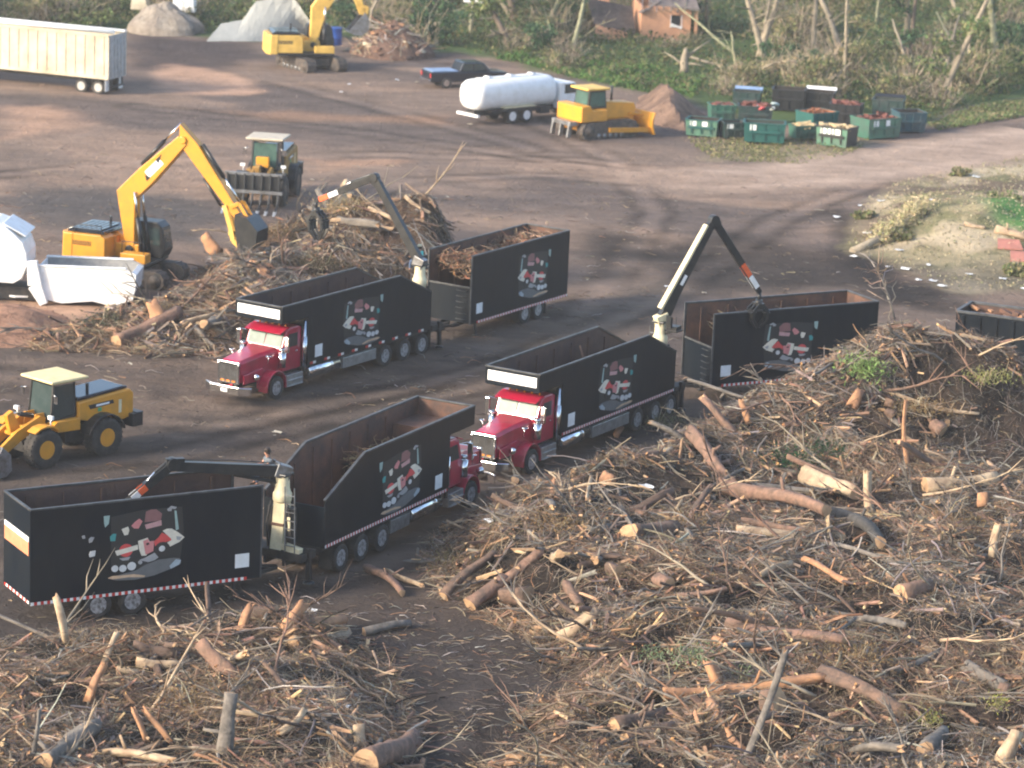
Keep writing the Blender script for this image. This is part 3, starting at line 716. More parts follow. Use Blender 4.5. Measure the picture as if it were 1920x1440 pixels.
# ------------------------------------------------------------------ grapple truck (local x runs rearward from the body front)
def truck(label, loc, rz, Lb, rearw, crane, slope=2.6, strips=True, art=(4.3, 7.2), vis=-1):
    t = thing('grapple_truck', label, 'truck', loc, rz, 'black debris trucks with red cabs')
    HW = 1.275
    zt, zr = 4.1, 2.95
    xs_ = Lb - slope
    side = [(0, 3.4), (1.95, 3.4), (1.95, 1.2), (Lb, 1.2), (Lb, zr), (xs_, zt), (0, zt)]
    m = MB()
    for s in (-1, 1):
        m.prism(side, s * HW, s * (HW - 0.04), 0)
        inn = [(0.06, 3.45), (2.0, 3.45), (2.0, 1.3), (Lb - .06, 1.3), (Lb - .06, zr - .03), (xs_ - .02, zt - .03), (0.06, zt - .03)]
        m.prism(inn, s * (HW - 0.042), s * (HW - 0.075), 1)
    m.box(0.0, 0.05, -HW + .045, HW - .045, 3.4, zt, 0); m.box(0.052, 0.08, -HW + .08, HW - .08, 3.45, zt - .03, 1)
    m.box(0.05, 1.95, -HW + .045, HW - .045, 3.36, 3.42, 0); m.box(0.09, 1.98, -HW + .08, HW - .08, 3.425, 3.46, 1)
    m.box(1.95, 1.99, -HW + .045, HW - .045, 1.2, 3.36, 0); m.box(1.995, 2.02, -HW + .08, HW - .08, 1.3, 3.42, 1)
    m.box(1.99, Lb - .05, -HW + .045, HW - .045, 1.2, 1.26, 0); m.box(2.03, Lb - .07, -HW + .08, HW - .08, 1.262, 1.30, 1)
    m.box(Lb - .05, Lb, -HW + .045, HW - .045, 1.2, zr - .25, 0); m.box(Lb - .085, Lb - .052, -HW + .08, HW - .08, 1.3, zr - .28, 1)
    for k in range(7):      # inner ribs
        x = 2.6 + k * (Lb - 3.2) / 6
        top = zt - .25 if x < xs_ else zt - .25 - (x - xs_) / slope * (zt - zr)
        for s in (-1, 1): m.box(x - .05, x + .05, s * (HW - .076), s * (HW - .12), 1.32, top, 1)
    body = m.build('dump_body', [BLACK, RUST_D if vis < 0 else RUST], t)
    r_ = MB()
    for s in (-1, 1):
        y = s * (HW - .035)
        r_.bar((0, y, zt + .025), (xs_, y, zt + .025), .11, .06); r_.bar((xs_, y, zt + .025), (Lb, y, zr + .02), .11, .06)
    r_.bar((0.03, -HW + .09, zt + .022), (0.03, HW - .09, zt + .022), .1, .055)
    r_.build('rim_rail', RIM_BAR, body)
    h = MB(); h.box(-.02, -.002, -HW + .12, HW - .12, 3.56, 3.98); h.build('header_sign', WHITE, body, 0.006)
    for s in (-1, 1):
        pl = MB(); pl.box(2.5, 3.05, s * (HW + .002), s * (HW + .012), 1.45, 2.0); pl.build('white_placard', WHITE, body)
    for s in (-1, 1):
        artwork(body, art[0], art[1], 1.36, 3.55, s * HW, False)
        if strips: reflective(body, 2.05, Lb - .05, s * HW, 1.24, 46 if strips == 1 else 9, strips == 1)
    # chassis
    m = MB()
    for s in (-1, 1): m.box(-2.1, Lb + 1.3, s * .32, s * .46, .72, 1.0)
    for x in rearw: m.box(x - .08, x + .08, -.9, .9, .44, .6)
    m.box(-.3, -.1, -.9, .9, .42, .56); m.box(2.0, Lb, -1.1, 1.1, 1.02, 1.19)
    m.build('chassis', FRAME, t)
    # cab
    m = MB()
    cabp = [(.42, 1.1), (1.82, 1.1), (1.82, 2.92), (1.6, 3.02), (.95, 3.02), (.74, 2.9), (.42, 2.12)]
    m.prism(cabp, -1.02, 1.02)
    m.build('cab', RED, t, 0.05)
    g = MB()
    for (ya, yb) in ((-.9, -.03), (.03, .9)):
        g.hexa([(.455, ya, 2.2), (.455, yb, 2.2), (.475, yb, 2.2), (.475, ya, 2.2), (.68, ya, 2.80), (.68, yb, 2.80), (.70, yb, 2.80), (.70, ya, 2.80)])
    M = Matrix.Translation((-.035, 0, 0))
    gg = MB(); gg.add(g.v, g.f, 0, False, M); gg.build('windscreen', GLASS_L, t)
    v = MB(); v.prism([(.30, 2.84), (.76, 3.0), (.76, 2.93), (.33, 2.79)], -.98, .98); v.build('sun_visor', RED, t, .01)
    for k in range(5): li = MB(); li.lathe([(.05, 0), (.045, .05), (0, .075)], (1.05, -.7 + .35 * k, 3.015), 'z', 8); li.build('roof_light', AMBER, t)
    for s in (-1, 1):
        d = MB(); d.prism([(.66, 2.14), (1.52, 2.14), (1.52, 2.74), (.88, 2.74)], s * 1.012, s * 1.03); d.build('door_window', DARK, t)
        d = MB(); d.prism([(.56, 1.2), (1.56, 1.2), (1.56, 2.08), (.60, 2.08)], s * 1.012, s * 1.032); d.box(1.36, 1.5, s * 1.032, s * 1.055, 1.9, 1.94, 1); dd = d.build('door', [RED, CHROME], t, .01)
        mm = MB(); mm.box(.30, .40, s * 1.22, s * 1.42, 2.05, 2.72, 0); mm.bar((.5, s * 1.0, 2.7), (.36, s * 1.3, 2.76), .03, .03, 0); mm.bar((.5, s * 1.0, 2.05), (.36, s * 1.3, 2.02), .03, .03, 0); mm.build('mirror', CHROME, t, .015)
        mm = MB(); mm.tube([(-.55, s * .95, 1.62), (-.55, s * 1.0, 1.98)], .02, 6); mm.lathe([(.02, 0), (.14, .02), (.13, .05), (0, .07)], (-.55, s * 1.0, 1.96), 'z', 12); mm.build('fender_mirror', CHROME, t)
        ex = MB(); ex.tube([(1.88, s * 1.14, .85), (1.88, s * 1.14, 3.2)], .085, 12); ex.tube([(1.88, s * 1.14, 1.35), (1.88, s * 1.14, 2.5)], .125, 12); ex.build('exhaust_stack', CHROME, t)
        ac = MB(); ac.tube([(.36, s * 1.06, 1.35), (.36, s * 1.06, 2.0)], .17, 14); ac.lathe([(.10, 0), (.10, .1), (.17, .12), (.15, .2), (0, .22)], (.36, s * 1.06, 2.0), 'z', 14); ac.build('air_cleaner', CHROME, t)
        # fender
        a0 = np.linspace(R(-8), R(188), 12); ro, ri = .72, .66
        prof = [(-.15 + ro * math.cos(a), .52 + ro * math.sin(a) * 1.08) for a in a0] + [(-.15 + ri * math.cos(a), .52 + ri * math.sin(a) * 1.08) for a in a0[::-1]]
        f = MB(); f.prism(prof, s * .70, s * 1.20)
        f.prism([(-.15 + ro * math.cos(a), .52 + ro * math.sin(a) * 1.08) for a in np.linspace(R(20), R(180), 10)] + [(-.9, .9), (-1.9, .9), (-1.9, 1.3), (-.6, 1.42)], s * .62, s * .71)
        f.build('fender', RED, t, .02)
        hl = MB(); hl.lathe([(0, -.08), (.13, -.07), (.15, 0), (.13, .14), (0, .16)], (-1.35, s * .93, 1.18), 'x', 14); hl.bar((-1.3, s * .75, 1.15), (-1.3, s * .93, 1.15), .06, .06); hl.build('headlight', CHROME, t)
        st = MB(); st.box(.55, 1.75, s * .82, s * 1.2, .42, .95, 0); st.box(.6, 1.7, s * 1.2, s * 1.26, .44, .48, 0); st.box(.6, 1.7, s * 1.2, s * 1.26, .7, .73, 0); st.build('step_box', ALU, t, .02)
        ft = MB(); ft.lathe([(0, 0), (.25, .01), (.33, .05), (.33, 2.3), (.25, 2.34), (0, 2.35)], (2.25, s * .93, .78), 'x', 20)
        for x in (2.7, 3.9): ft.lathe([(.336, 0), (.345, .01), (.345, .09), (.336, .1)], (x, s * .93, .78), 'x', 20)
        ft.build('fuel_tank', CHROME, t)
        tb = MB(); tb.box(4.8, min(rearw) - .7, s * .7, s * 1.2, .5, 1.0); tb.build('tool_box', ALU, t, .02)
        mf = MB(); mf.box(max(rearw) + .68, max(rearw) + .70, s * .7, s * 1.25, .22, 1.1); mf.build('mud_flap', FRAME, t)
        wheel(t, -.15, s * 1.05, .52, .52, .30, HUB, s)
        for x in rearw: wheel(t, x, s * .98, .52, .52, .56, HUB, s)
    # hood, grille, bumper
    m = MB(); st_ = [(-2.02, .50, .98, 1.84), (-1.9, .55, .95, 1.92), (-.8, .64, .95, 2.05), (.43, .82, 1.0, 2.16)]
    vs = []
    for x, hw, z0, z1 in st_: vs += [(x, -hw, z0), (x, -hw, z1 - .13), (x, -hw * .78, z1), (x, hw * .78, z1), (x, hw, z1 - .13), (x, hw, z0)]
    fs = [tuple(range(6)), tuple(range(18, 24))] + [(i * 6 + k, i * 6 + (k + 1) % 6, (i + 1) * 6 + (k + 1) % 6, (i + 1) * 6 + k) for i in range(3) for k in range(6)]
    m.add(vs, fs, 0); m.build('hood', RED, t, .025)
    m = MB(); m.box(-2.10, -2.03, -.50, .50, .92, 1.78, 0)
    for k in range(17): m.box(-2.115, -2.10, -.47 + k * .0575, -.455 + k * .0575, .96, 1.74, 1)
    m.build('grille', [DARK, STEEL], t)
    m = MB(); m.box(-2.14, -2.0, -.56, .56, 1.80, 1.88); m.box(-2.13, -2.03, -.57, -.505, .92, 1.8); m.box(-2.13, -2.03, .505, .57, .92, 1.8); m.build('grille_surround', CHROME, t, .02)
    m = MB(); m.hexa([(-2.38, -.8, .5), (-2.1, -1.22, .5), (-2.0, -1.22, .5), (-2.2, -.8, .5), (-2.38, -.8, .86), (-2.1, -1.22, .86), (-2.0, -1.22, .86), (-2.2, -.8, .86)])
    m.hexa([(-2.38, .8, .5), (-2.2, .8, .5), (-2.0, 1.22, .5), (-2.1, 1.22, .5), (-2.38, .8, .86), (-2.2, .8, .86), (-2.0, 1.22, .86), (-2.1, 1.22, .86)])
    m.box(-2.39, -2.2, -.797, .797, .498, .862); m.build('bumper', CHROME, t, .02)
    for k in range(3): m = MB(); m.box(-2.13, -2.105, -.3 + .3 * k - .09, -.3 + .3 * k + .09, 1.0, 1.06); m.build('marker_light', AMBER, t)
    m = MB(); m.box(-2.41, -2.392, -.17, .17, .60, .74); m.build('licence_plate', WHITE, t)
    if crane: build_crane(t, Lb + .85, rz, **crane)
    return t

def build_crane(t, xc, rz, heading, pts, col='dark', swap=False):
    """knuckle-boom grapple crane on the truck's tail; pts = elbow, stick end, grapple tip in (reach, height)"""
    side = DARK
    m = MB()
    m.box(xc - .5, xc + .45, -1.15, 1.15, .95, 1.25, 1)
    m.prism([(xc - .42, 1.25), (xc + .42, 1.25), (xc + .28, 2.1), (xc + .2, 3.0), (xc - .2, 3.0), (xc - .28, 2.1)], -.24, .24, 0)
    m.lathe([(.30, 0), (.34, .05), (.34, .3), (.30, .36), (.26, .5), (.24, 1.0)], (xc, 0, 2.95), 'z', 18, 0)
    for s in (-1, 1): m.box(xc - .32, xc - .26, s * .28, s * .34, 1.3, 3.0, 1)
    for s in (-1, 1):
        m.box(xc - .2, xc + .15, s * .30, s * .52, 1.26, 2.75, 1); m.tube([(xc + .3, s * .36, 1.3), (xc + .36, s * .40, 2.2), (xc + .2, s * .34, 2.95)], .05, 7, 1)
    m.bar((xc + .25, .1, 1.42), (xc + .3, 1.0, 1.30), .26, .24, 0); m.box(xc + .24, xc + .32, -.26, .26, 2.1, 2.2, 2); m.box(xc + .29, xc + .34, .40, .54, 2.0, 2.5, 0)
    ped = m.build('loader_crane', [CREAM, FRAME, RUST], t, .02)
    for s in (-1, 1):
        g = MB(); g.bar((xc + .05, s * .55, 1.1), (xc + .05, s * 1.2, .95), .22, .22, 0); g.bar((xc + .05, s * 1.16, 1.4), (xc + .05, s * 1.2, .25), .16, .16, 0); g.lathe([(.22, 0), (.2, .06), (.08, .1)], (xc + .05, s * 1.2, .12), 'z', 14, 0)
        g.build('stabilizer_leg', DARK, ped)
    th = heading - rz
    ca, sa = math.cos(th), math.sin(th)
    P = lambda s_, z, o=0.0: Vector((xc + ca * s_ - sa * o, sa * s_ + ca * o, z))
    (e_s, e_z), (k_s, k_z), (g_s, g_z) = pts
    foot = (0.0, 4.05)
    m = MB(); m.box(xc - .30, xc + .30, -.30, .30, 3.9, 4.0, 1); m.bar(P(-.25, 3.95), P(.3, 4.15), .42, .5, 0); m.build('turret', [CREAM if col != 'dark' else STEEL, DARK], ped, .03)
    b = MB(); b.bar(P(*foot), P(e_s * .97, e_z - .08), .30, .42, 0, .26, .34)
    if col == 'cream': b.bar(P(.18 - .26, foot[1] + .35 + .15), P(e_s * .94 - .23, e_z - .32 + .13), .34, .10, 1, .30, .10, up=(-.87 * ca, -.87 * sa, .5))  # cream bar along the upper face of the boom only
    b.tube([P(.15, foot[1] - .42, -.05), P(e_s * .45, foot[1] + (e_z - foot[1]) * .45 - .25, -.05)], .07, 8, 2); b.tube([P(e_s * .45, foot[1] + (e_z - foot[1]) * .45 - .25, -.05), P(e_s * .62, foot[1] + (e_z - foot[1]) * .62 - .1, -.05)], .04, 8, 3)
    b.bar(P(e_s * .35, foot[1] + (e_z - foot[1]) * .35, -.14), P(e_s * .45, foot[1] + (e_z - foot[1]) * .45, -.14), .02, .16, 4)
    b.tube([P(0.1, foot[1] + .3, .05), P(e_s * .5, foot[1] + (e_z - foot[1]) * .5 + .28, .05), P(e_s, e_z + .15, .05), P((e_s + k_s) / 2, (e_z + k_z) / 2 + .2, .05), P(k_s, k_z + .05, .05)], .022, 6, 0)
    b.build('boom', [DARK, CREAM, DARK, CHROME, WHITE], ped, .015)
    q = MB(); q.lathe([(.0, -.2), (.24, -.19), (.24, .19), (0, .2)], (0, 0, 0), 'y', 16)
    kn = MB(); kn.tube([P(e_s, e_z, -.17), P(e_s, e_z, .17)], .23, 14, 0); kn.bar(P(e_s * .9, e_z - .3 * (1 if e_z > 5 else 0), 0), P(e_s + .25, e_z + .02, 0), .24, .38, 0); kn.build('elbow', DARK, ped, .01)
    s_ = MB(); d0 = (k_s - e_s, k_z - e_z)
    L_ = lambda u, o=0.0, up=0.0: P(e_s + d0[0] * u, e_z + d0[1] * u + up, o)
    s_.bar(L_(0), L_(.62), .24, .30, 0); s_.bar(L_(.60), L_(1), .18, .21, 0)
    for o_ in (-.125, .125):
        s_.bar(L_(.60, o_), L_(.76, o_), .02, .24, 2 if swap else 1); s_.bar(L_(.765, o_), L_(.92, o_), .02, .24, 1 if swap else 2)
    s_.tube([L_(.05, 0, .22), L_(.4, 0, .24)], .06, 8, 0); s_.tube([L_(.4, 0, .24), L_(.58, 0, .15)], .035, 8, 3)
    s_.build('stick', [DARK, ORANGE, WHITE, CHROME], ped, .01)
    # grapple: rotator, two bowed jaws of three tines
    g = MB(); top = P(k_s, k_z); tip = P(g_s, g_z); v = tip - top; ln = v.length; v.normalize()
    sd = Vector((-sa, ca, 0)); fw = sd.cross(v).normalized()
    g.tube([top, top + v * .35], .09, 10, 0); g.tube([top + v * .3, top + v * .55], .16, 12, 0); g.bar(top + v * .55 - sd * .3, top + v * .55 + sd * .3, .3, .22, 0)
    for jaw in (-1, 1):
        for k in (-1, 0, 1):
            pts_ = [top + v * .55 + fw * jaw * .12 + sd * k * .26, top + v * (.55 + .25 * (ln - .5)) + fw * jaw * .36 + sd * k * .27, top + v * (.6 + .62 * (ln - .5)) + fw * jaw * .36 + sd * k * .27, top + v * (.65 + .98 * (ln - .5)) + fw * jaw * .05 + sd * k * .2]
            for a_, b_ in zip(pts_[:-1], pts_[1:]): g.bar(a_, b_, .07, .13, 0, up=fw)
        g.bar(pts_[1] - sd * .27, pts_[2] - sd * .27, .05, .60, 0, up=sd)
        g.bar(top + v * (.6 + .3 * (ln - .5)) + fw * jaw * .37 - sd * .3, top + v * (.6 + .3 * (ln - .5)) + fw * jaw * .37 + sd * .3, .3, .05, 0)
    g.build('grapple', DARK, ped)
    # operator's seat deck with rails and ladder
    c = MB(); ox = P(.35, 3.75, -.55 * SEATS); 
    c.box(ox.x - .3, ox.x + .3, ox.y - .3, ox.y + .3, 3.62, 3.68, 0); c.box(ox.x - .24, ox.x + .24, ox.y - .24, ox.y + .24, 3.69, 3.86, 0)
    bk = P(.35 - .26, 0, -.55 * SEATS)
    c.bar((bk.x, bk.y, 3.8), (bk.x, bk.y, 4.3), .42, .08, 0, up=(ca, sa, 0))
    c.bar((xc, 0, 3.3), (ox.x, ox.y, 3.62), .1, .1, 0)
    for a_ in (-.26, .26):
        h0 = P(.62, 3.68, -.55 * SEATS + a_); c.tube([h0, h0 + Vector((0, 0, .5))], .015, 5, 0)
    c.build('operator_seat', DARK, ped)
    la = MB()
    for s in (-1, 1): la.bar((xc + .44, s * .2 + .62, 1.25), (xc + .34, s * .2 + .5, 3.6), .035, .035)
    for k in range(7): la.bar((xc + .44 - k * .015, .42 - k * .015, 1.5 + k * .3), (xc + .44 - k * .015, .82 - k * .018, 1.5 + k * .3), .03, .03)
    la.build('ladder', STEEL, ped)
    return ped
SEATS = 1.0

def trailer(label, loc, rz, L, art, fill=None, rear_sign=True, rungs=True, artz=(1.2, 3.5), lining=RUST):
    t = thing('dump_trailer', label, 'trailer', loc, rz, 'black open debris trailers')
    HW, zb, zt = 1.275, .8, 4.1
    m = MB()
    for s in (-1, 1):
        m.prism([(0, zb), (L, zb), (L, zt), (0, zt)], s * HW, s * (HW - .04), 0); m.prism([(.05, zb + .1), (L - .05, zb + .1), (L - .05, zt - .03), (.05, zt - .03)], s * (HW - .042), s * (HW - .075), 1)
        for k in range(6):
            x = .8 + k * (L - 1.6) / 5; m.box(x - .05, x + .05, s * (HW - .076), s * (HW - .13), zb + .15, zt - .2, 1)
    m.box(L - .04, L, -HW + .045, HW - .045, zb, zt, 0); m.box(L - .075, L - .042, -HW + .08, HW - .08, zb + .1, zt - .03, 1)
    m.box(0, .04, -HW + .045, HW - .045, zb, 2.55, 0); m.box(.042, .07, -HW + .08, HW - .08, zb + .1, 2.52, 1)
    m.box(.04, L - .05, -HW + .045, HW - .045, zb, zb + .06, 0); m.box(.08, L - .08, -HW + .08, HW - .08, zb + .062, zb + .1, 1)
    b = m.build('trailer_body', [BLACK, lining], t)
    r_ = MB()
    for s in (-1, 1): r_.bar((0, s * (HW - .035), zt + .025), (L, s * (HW - .035), zt + .025), .11, .06)
    r_.bar((L - .03, -HW + .09, zt + .022), (L - .03, HW - .09, zt + .022), .1, .055)
    for s in (-1, 1): r_.bar((-.03, s * (HW - .04), zb), (-.03, s * (HW - .04), zt + .05), .055, .1)
    r_.bar((-.02, -HW + .1, 2.58), (-.02, HW - .1, 2.58), .06, .08)
    r_.build('rim_rail', RIM_BAR, b)
    if rungs:
        q = MB()
        for k in range(6):
            z = 1.0 + k * .28; q.tube([(-.005, -.95, z), (-.12, -.95, z), (-.12, -.45, z), (-.005, -.45, z)], .018, 6)
        q.build('ladder', RIM_BAR, b)
    for s in (-1, 1):
        pl = MB(); pl.box(.42, .95, s * (HW + .002), s * (HW + .012), 1.25, 1.75); pl.build('white_placard', WHITE, b)
    for s in (-1, 1):
        artwork(b, art[0], art[1], artz[0], artz[1], s * HW, rear_sign); reflective(b, .5, L - .02, s * HW, zb + .04, 34)
    q = MB(); n = 14
    for i in range(n):
        y0 = -HW + .1 + i * (2 * HW - .2) / n; q.box(L, L + .012, y0, y0 + (2 * HW - .2) / n, zb + .02, zb + .12, i % 2)
    q.build('rear_reflective_strip', [REDP, WHP], b)
    sg = MB()
    if rear_sign:
        sg.box(L + .002, L + .02, -1.15, 1.15, 2.98, 3.16, 1); sg.box(L + .002, L + .02, -1.15, 1.15, 2.50, 2.978, 0); sg.build('rear_warning_board', [STRIPE, WHITE], b)
    m = MB()
    for s in (-1, 1): m.box(-.4, L - .3, s * .35, s * .5, .6, .79)
    m.box(-1.25, -.05, -.09, .09, .62, .76); m.bar((-.02, -.6, .69), (-1.2, -.08, .69), .1, .12); m.bar((-.02, .6, .69), (-1.2, .08, .69), .1, .12)
    xw = (L * .56, L * .56 + 1.25)
    for x in xw: m.box(x - .07, x + .07, -.9, .9, .43, .57)
    for s in (-1, 1): m.box(.8, .92, s * .9, s * 1.0, .12, .8); m.box(.7, 1.02, s * .85, s * 1.05, .06, .12)
    m.build('chassis', FRAME, t)
    for s in (-1, 1):
        for x in xw: wheel(t, x, s * .98, .50, .50, .56, HUB, s)
        mf = MB(); mf.box(xw[1] + .66, xw[1] + .68, s * .7, s * 1.25, .2, .79); mf.build('mud_flap', FRAME, t)
    return t

def place_rear(cx, cy, yaw):   # fitted near-front corner and direction -> front centre
    return (cx - math.sin(yaw) * 1.275, cy + math.cos(yaw) * 1.275, 0)

def zground(o): o.location.z = float(hgt(o.location.x, o.location.y, HBASE)) - .02; return o

T1 = zground(truck('black debris truck with red cab alone on the dirt, its arm reaching the heap', place_rear(-10.123, 132.181, 1.013), 1.013, 11.7, (8.1, 9.65, 11.1),
           dict(heading=R(150), pts=((2.7, 7.75), (6.0, 6.2), (5.75, 4.5)), swap=True), strips=2, art=(4.6, 7.5)))
T1T = zground(trailer('black open trailer behind the farthest debris truck, heaped with brush', place_rear(-2.086, 145.244, 1.017), 1.017, 8.85, (4.1, 6.9), rear_sign=False))
T2 = zground(truck('black debris truck with red cab at the right, cream crane raised high', place_rear(1.106, 121.758, 1.044), 1.044, 11.9, (8.7, 10.3, 11.7),
           dict(heading=R(29), pts=((2.45, 8.35), (5.1, 4.9), (5.0, 3.5)), col='cream'), slope=2.6, strips=1, art=(5.0, 8.0)))
T2T = zground(trailer('black open trailer at the right, half hidden behind the brush heap', place_rear(8.903, 134.808, .503), .503, 8.77, (2.6, 5.3), rear_sign=False))
a5 = 1.105
T3 = zground(truck('black debris truck seen from behind in front, sloped tail and cream crane post', (-6.433 + math.cos(a5) * 11.25 - math.sin(a5) * 1.275, 106.133 + math.sin(a5) * 11.25 + math.cos(a5) * 1.275, 0), a5 + math.pi, 11.25, (6.95, 8.45, 9.95),
           dict(heading=R(205), pts=((4.1, 4.62), (5.7, 3.4), (5.9, 2.2)), col='dark'), slope=2.75, strips=1, art=(4.2, 7.2), vis=1))
a4 = .519
T3T = zground(trailer('nearest black open trailer with large side artwork and striped rear board', (-15.861 + math.cos(a4) * 8.46 - math.sin(a4) * 1.275, 99.559 + math.sin(a4) * 8.46 + math.cos(a4) * 1.275, 0), a4 + math.pi, 8.46, (2.9, 5.65), rear_sign=True, artz=(1.28, 3.72), lining=RUST_D))

# ------------------------------------------------------------------ excavators
def track_unit(root, x0, x1, y, w, r, name='track'):
    m = MB(); h = 2 * r
    n = 10
    def loop(rr, e=0):
        a = np.linspace(R(90), R(270), n); p = [(x0 + r + rr * math.cos(t), r + rr * math.sin(t)) for t in a]
        a = np.linspace(R(-90), R(90), n); return p + [(x1 - r + rr * math.cos(t), r + rr * math.sin(t)) for t in a]
    m.prism(loop(r), y - w / 2, y + w / 2, 0)
    L = x1 - x0 - 2 * r; k = int(L / .2)
    for i in range(k):
        x = x0 + r + (i + .5) * L / k
        for z in (-.02, h - .02): m.box(x - .06, x + .06, y - w / 2 - .01, y + w / 2 + .01, z, z + .04, 0)
    for cx, sg in ((x0 + r, 1), (x1 - r, -1)):
        for i in range(6):
            a = R(90 + i * 36) if sg == 1 else R(-90 + i * 36)
            M = Matrix.Translation((cx + r * math.cos(a), 0, r + r * math.sin(a))) @ Matrix.Rotation(-a, 4, 'Y')
            m.box(-.02, .03, y - w / 2 - .01, y + w / 2 + .01, -.06, .06, 0, M)
    o = m.build(name, TRACKM, root)
    sy = 1 if y > 0 else -1
    for cx in (x0 + r, x1 - r):
        g = MB(); g.lathe([(r * .72, 0), (r * .7, sy * .03), (r * .3, sy * .04), (r * .25, sy * .08), (0, sy * .085)], (cx, y + sy * w / 2 - sy * .005, r), 'y', 18); g.build('idler', TRACKM, o)
    for i in range(5):
        g = MB(); g.lathe([(.15, 0), (.14, sy * .03), (0, sy * .035)], (x0 + 2 * r + (i + .5) * (x1 - x0 - 4 * r) / 5, y + sy * w / 2 - sy * .004, .22), 'y', 12); g.build('roller', STEEL, o)
    return o

def excavator(label, loc, rz, boom, stick_tip, bucket_tip, yel=YEL, thumb=True, sc=1.0, under=0.0):
    t = thing('excavator', label, 'excavator', loc, rz, None); t.scale = (sc,) * 3
    for s in (-1, 1): track_unit(t, -2.3, 2.6, s * 1.25, .7, .48).rotation_euler.z = under
    m = MB(); m.box(-1.2, 1.2, -.95, .95, .35, .85); m.lathe([(.75, 0), (.75, .25)], (0, 0, .84), 'z', 24); m.build('undercarriage', TRACKM, t)
    m = MB()
    m.box(-2.5, 1.5, -1.45, 1.45, 1.08, 1.25, 1)
    m.prism([(-2.6, 1.26), (-.75, 1.26), (-.75, 2.35), (-1.0, 2.5), (-2.6, 2.5)], -1.45, -.25, 0)
    m.prism([(-2.6, 1.26), (.0, 1.26), (.0, 2.1), (-.9, 2.45), (-2.6, 2.45)], .25, 1.45, 0)
    m.box(-2.6, -.7, -.249, .249, 1.26, 2.35, 0)
    m.box(.1, 1.5, -1.42, -.75, 1.26, 1.75, 0); m.box(-.7, .6, -.3, .3, 1.26, 2.0, 0)
    m.build('upper_body', [yel, DARK], t, .05)
    m = MB(); pr = [(-3.35, -1.0), (-3.1, -1.48), (-2.55, -1.48), (-2.55, 1.48), (-3.1, 1.48), (-3.35, 1.0)]
    vs = [(x, y, 1.15) for x, y in pr] + [(x + .05, y, 2.52) for x, y in pr]; n = 6
    m.add(vs, [tuple(range(n)), tuple(range(n, 2 * n))] + [(i, (i + 1) % n, (i + 1) % n + n, i + n) for i in range(n)]); m.build('counterweight', yel, t, .07)
    m = MB()
    for k in range(5): m.box(-2.9 + .0, -1.5, -1.462, -1.452, 2.12 - k * .05, 2.145 - k * .05)
    m.build('model_lettering', DARK, t)
    m = MB(); m.prism([(-2.95, 2.53), (-.9, 2.53), (-.95, 2.66), (-1.2, 2.74), (-2.7, 2.74), (-2.92, 2.66)], -1.2, 1.2, 0)
    for k in range(6): m.box(-2.6 + k * .28, -2.45 + k * .28, -1.0, 1.0, 2.742, 2.76, 0)
    m.tube([(-1.4, .6, 2.7), (-1.4, .6, 3.15)], .07, 8); m.build('engine_hood', NAVY, t, .03)  # black hood; the sky's blue reflection is put into its colour
    m = MB(); cp = [(-.25, 1.26), (1.55, 1.26), (1.75, 1.7), (1.55, 2.85), (1.3, 3.1), (-.15, 3.1), (-.25, 2.9)]
    m.prism(cp, .42, 1.42); cab = m.build('cab', DARK, t, .05)
    g = MB(); g.prism([(-.05, 2.0), (1.45, 1.9), (1.42, 2.8), (0, 2.85)], .405, .418); g.prism([(-.05, 2.0), (1.45, 1.9), (1.42, 2.8), (0, 2.85)], 1.422, 1.435)
    g.hexa([(1.71, .52, 1.8), (1.71, 1.32, 1.8), (1.76, 1.32, 1.8), (1.76, .52, 1.8), (1.53, .52, 2.75), (1.53, 1.32, 2.75), (1.58, 1.32, 2.75), (1.58, .52, 2.75)]); g.build('window', GLASS, cab)
    # handrails on the platform
    for pth in (((.2, -1.4, 1.75), (.2, -1.4, 2.35), (1.4, -1.4, 2.35), (1.4, -1.4, 1.75)), ((-2.5, -1.3, 2.5), (-2.5, -1.3, 2.95), (-1.0, -1.3, 2.95), (-1.0, -1.3, 2.5))):
        m = MB(); m.tube(pth, .025, 6); m.build('handrail', DARK, t)
    # boom : bent box girder
    P0, P1, P2 = [Vector((s, 0, z)) for s, z in boom]
    ang = (P2 - P1); pw = Vector((-ang.z, 0, ang.x)).normalized(); a0 = (P1 - P0); pv = Vector((-a0.z, 0, a0.x)).normalized()
    up = lambda v: v if v.z > 0 or v.x < 0 else -v
    prof = [P0 + pv * .22, P1 + (pv + pw).normalized() * .58, P1 + ang * .35 + pw * .52, P2 + pw * .3, P2 - pw * .3, P1 + ang * .35 - pw * .5, P1 - (pv + pw).normalized() * .52, P0 - pv * .25]
    m = MB(); m.prism([(p.x, p.z) for p in prof], -.33, .33, 0)
    m.tube([P2 + Vector((0, -.38, 0)), P2 + Vector((0, .38, 0))], .2, 14, 0); m.tube([P0 + Vector((0, -.45, 0)), P0 + Vector((0, .45, 0))], .2, 14, 1)
    bm = m.build('boom', [yel, DARK], t, .04)
    c = P1 + ang * .5; d = ang.normalized(); m = MB()
    q = lambda u, v: c + d * u + pw * v
    for s in (-1, 1):
        pa, pb, pc, pd = q(-.55, -.2), q(.55, -.2), q(.55, .2), q(-.55, .2)
        m.prism([(p.x, p.z) for p in (pa, pb, pc, pd)], s * .332, s * .342, 0)
        m.prism([(p.x, p.z) for p in (q(-.8, -.22), q(-.5, -.22), q(-.62, .1))], s * .344, s * .352, 1); m.prism([(p.x, p.z) for p in (q(.35, .0), q(.8, .24), q(.35, .24))], s * .344, s * .352, 1)
    m.build('boom_marking', [WHITE, DARK], bm)
    T = Vector((stick_tip[0], 0, stick_tip[1])); B = Vector((bucket_tip[0], 0, bucket_tip[1]))
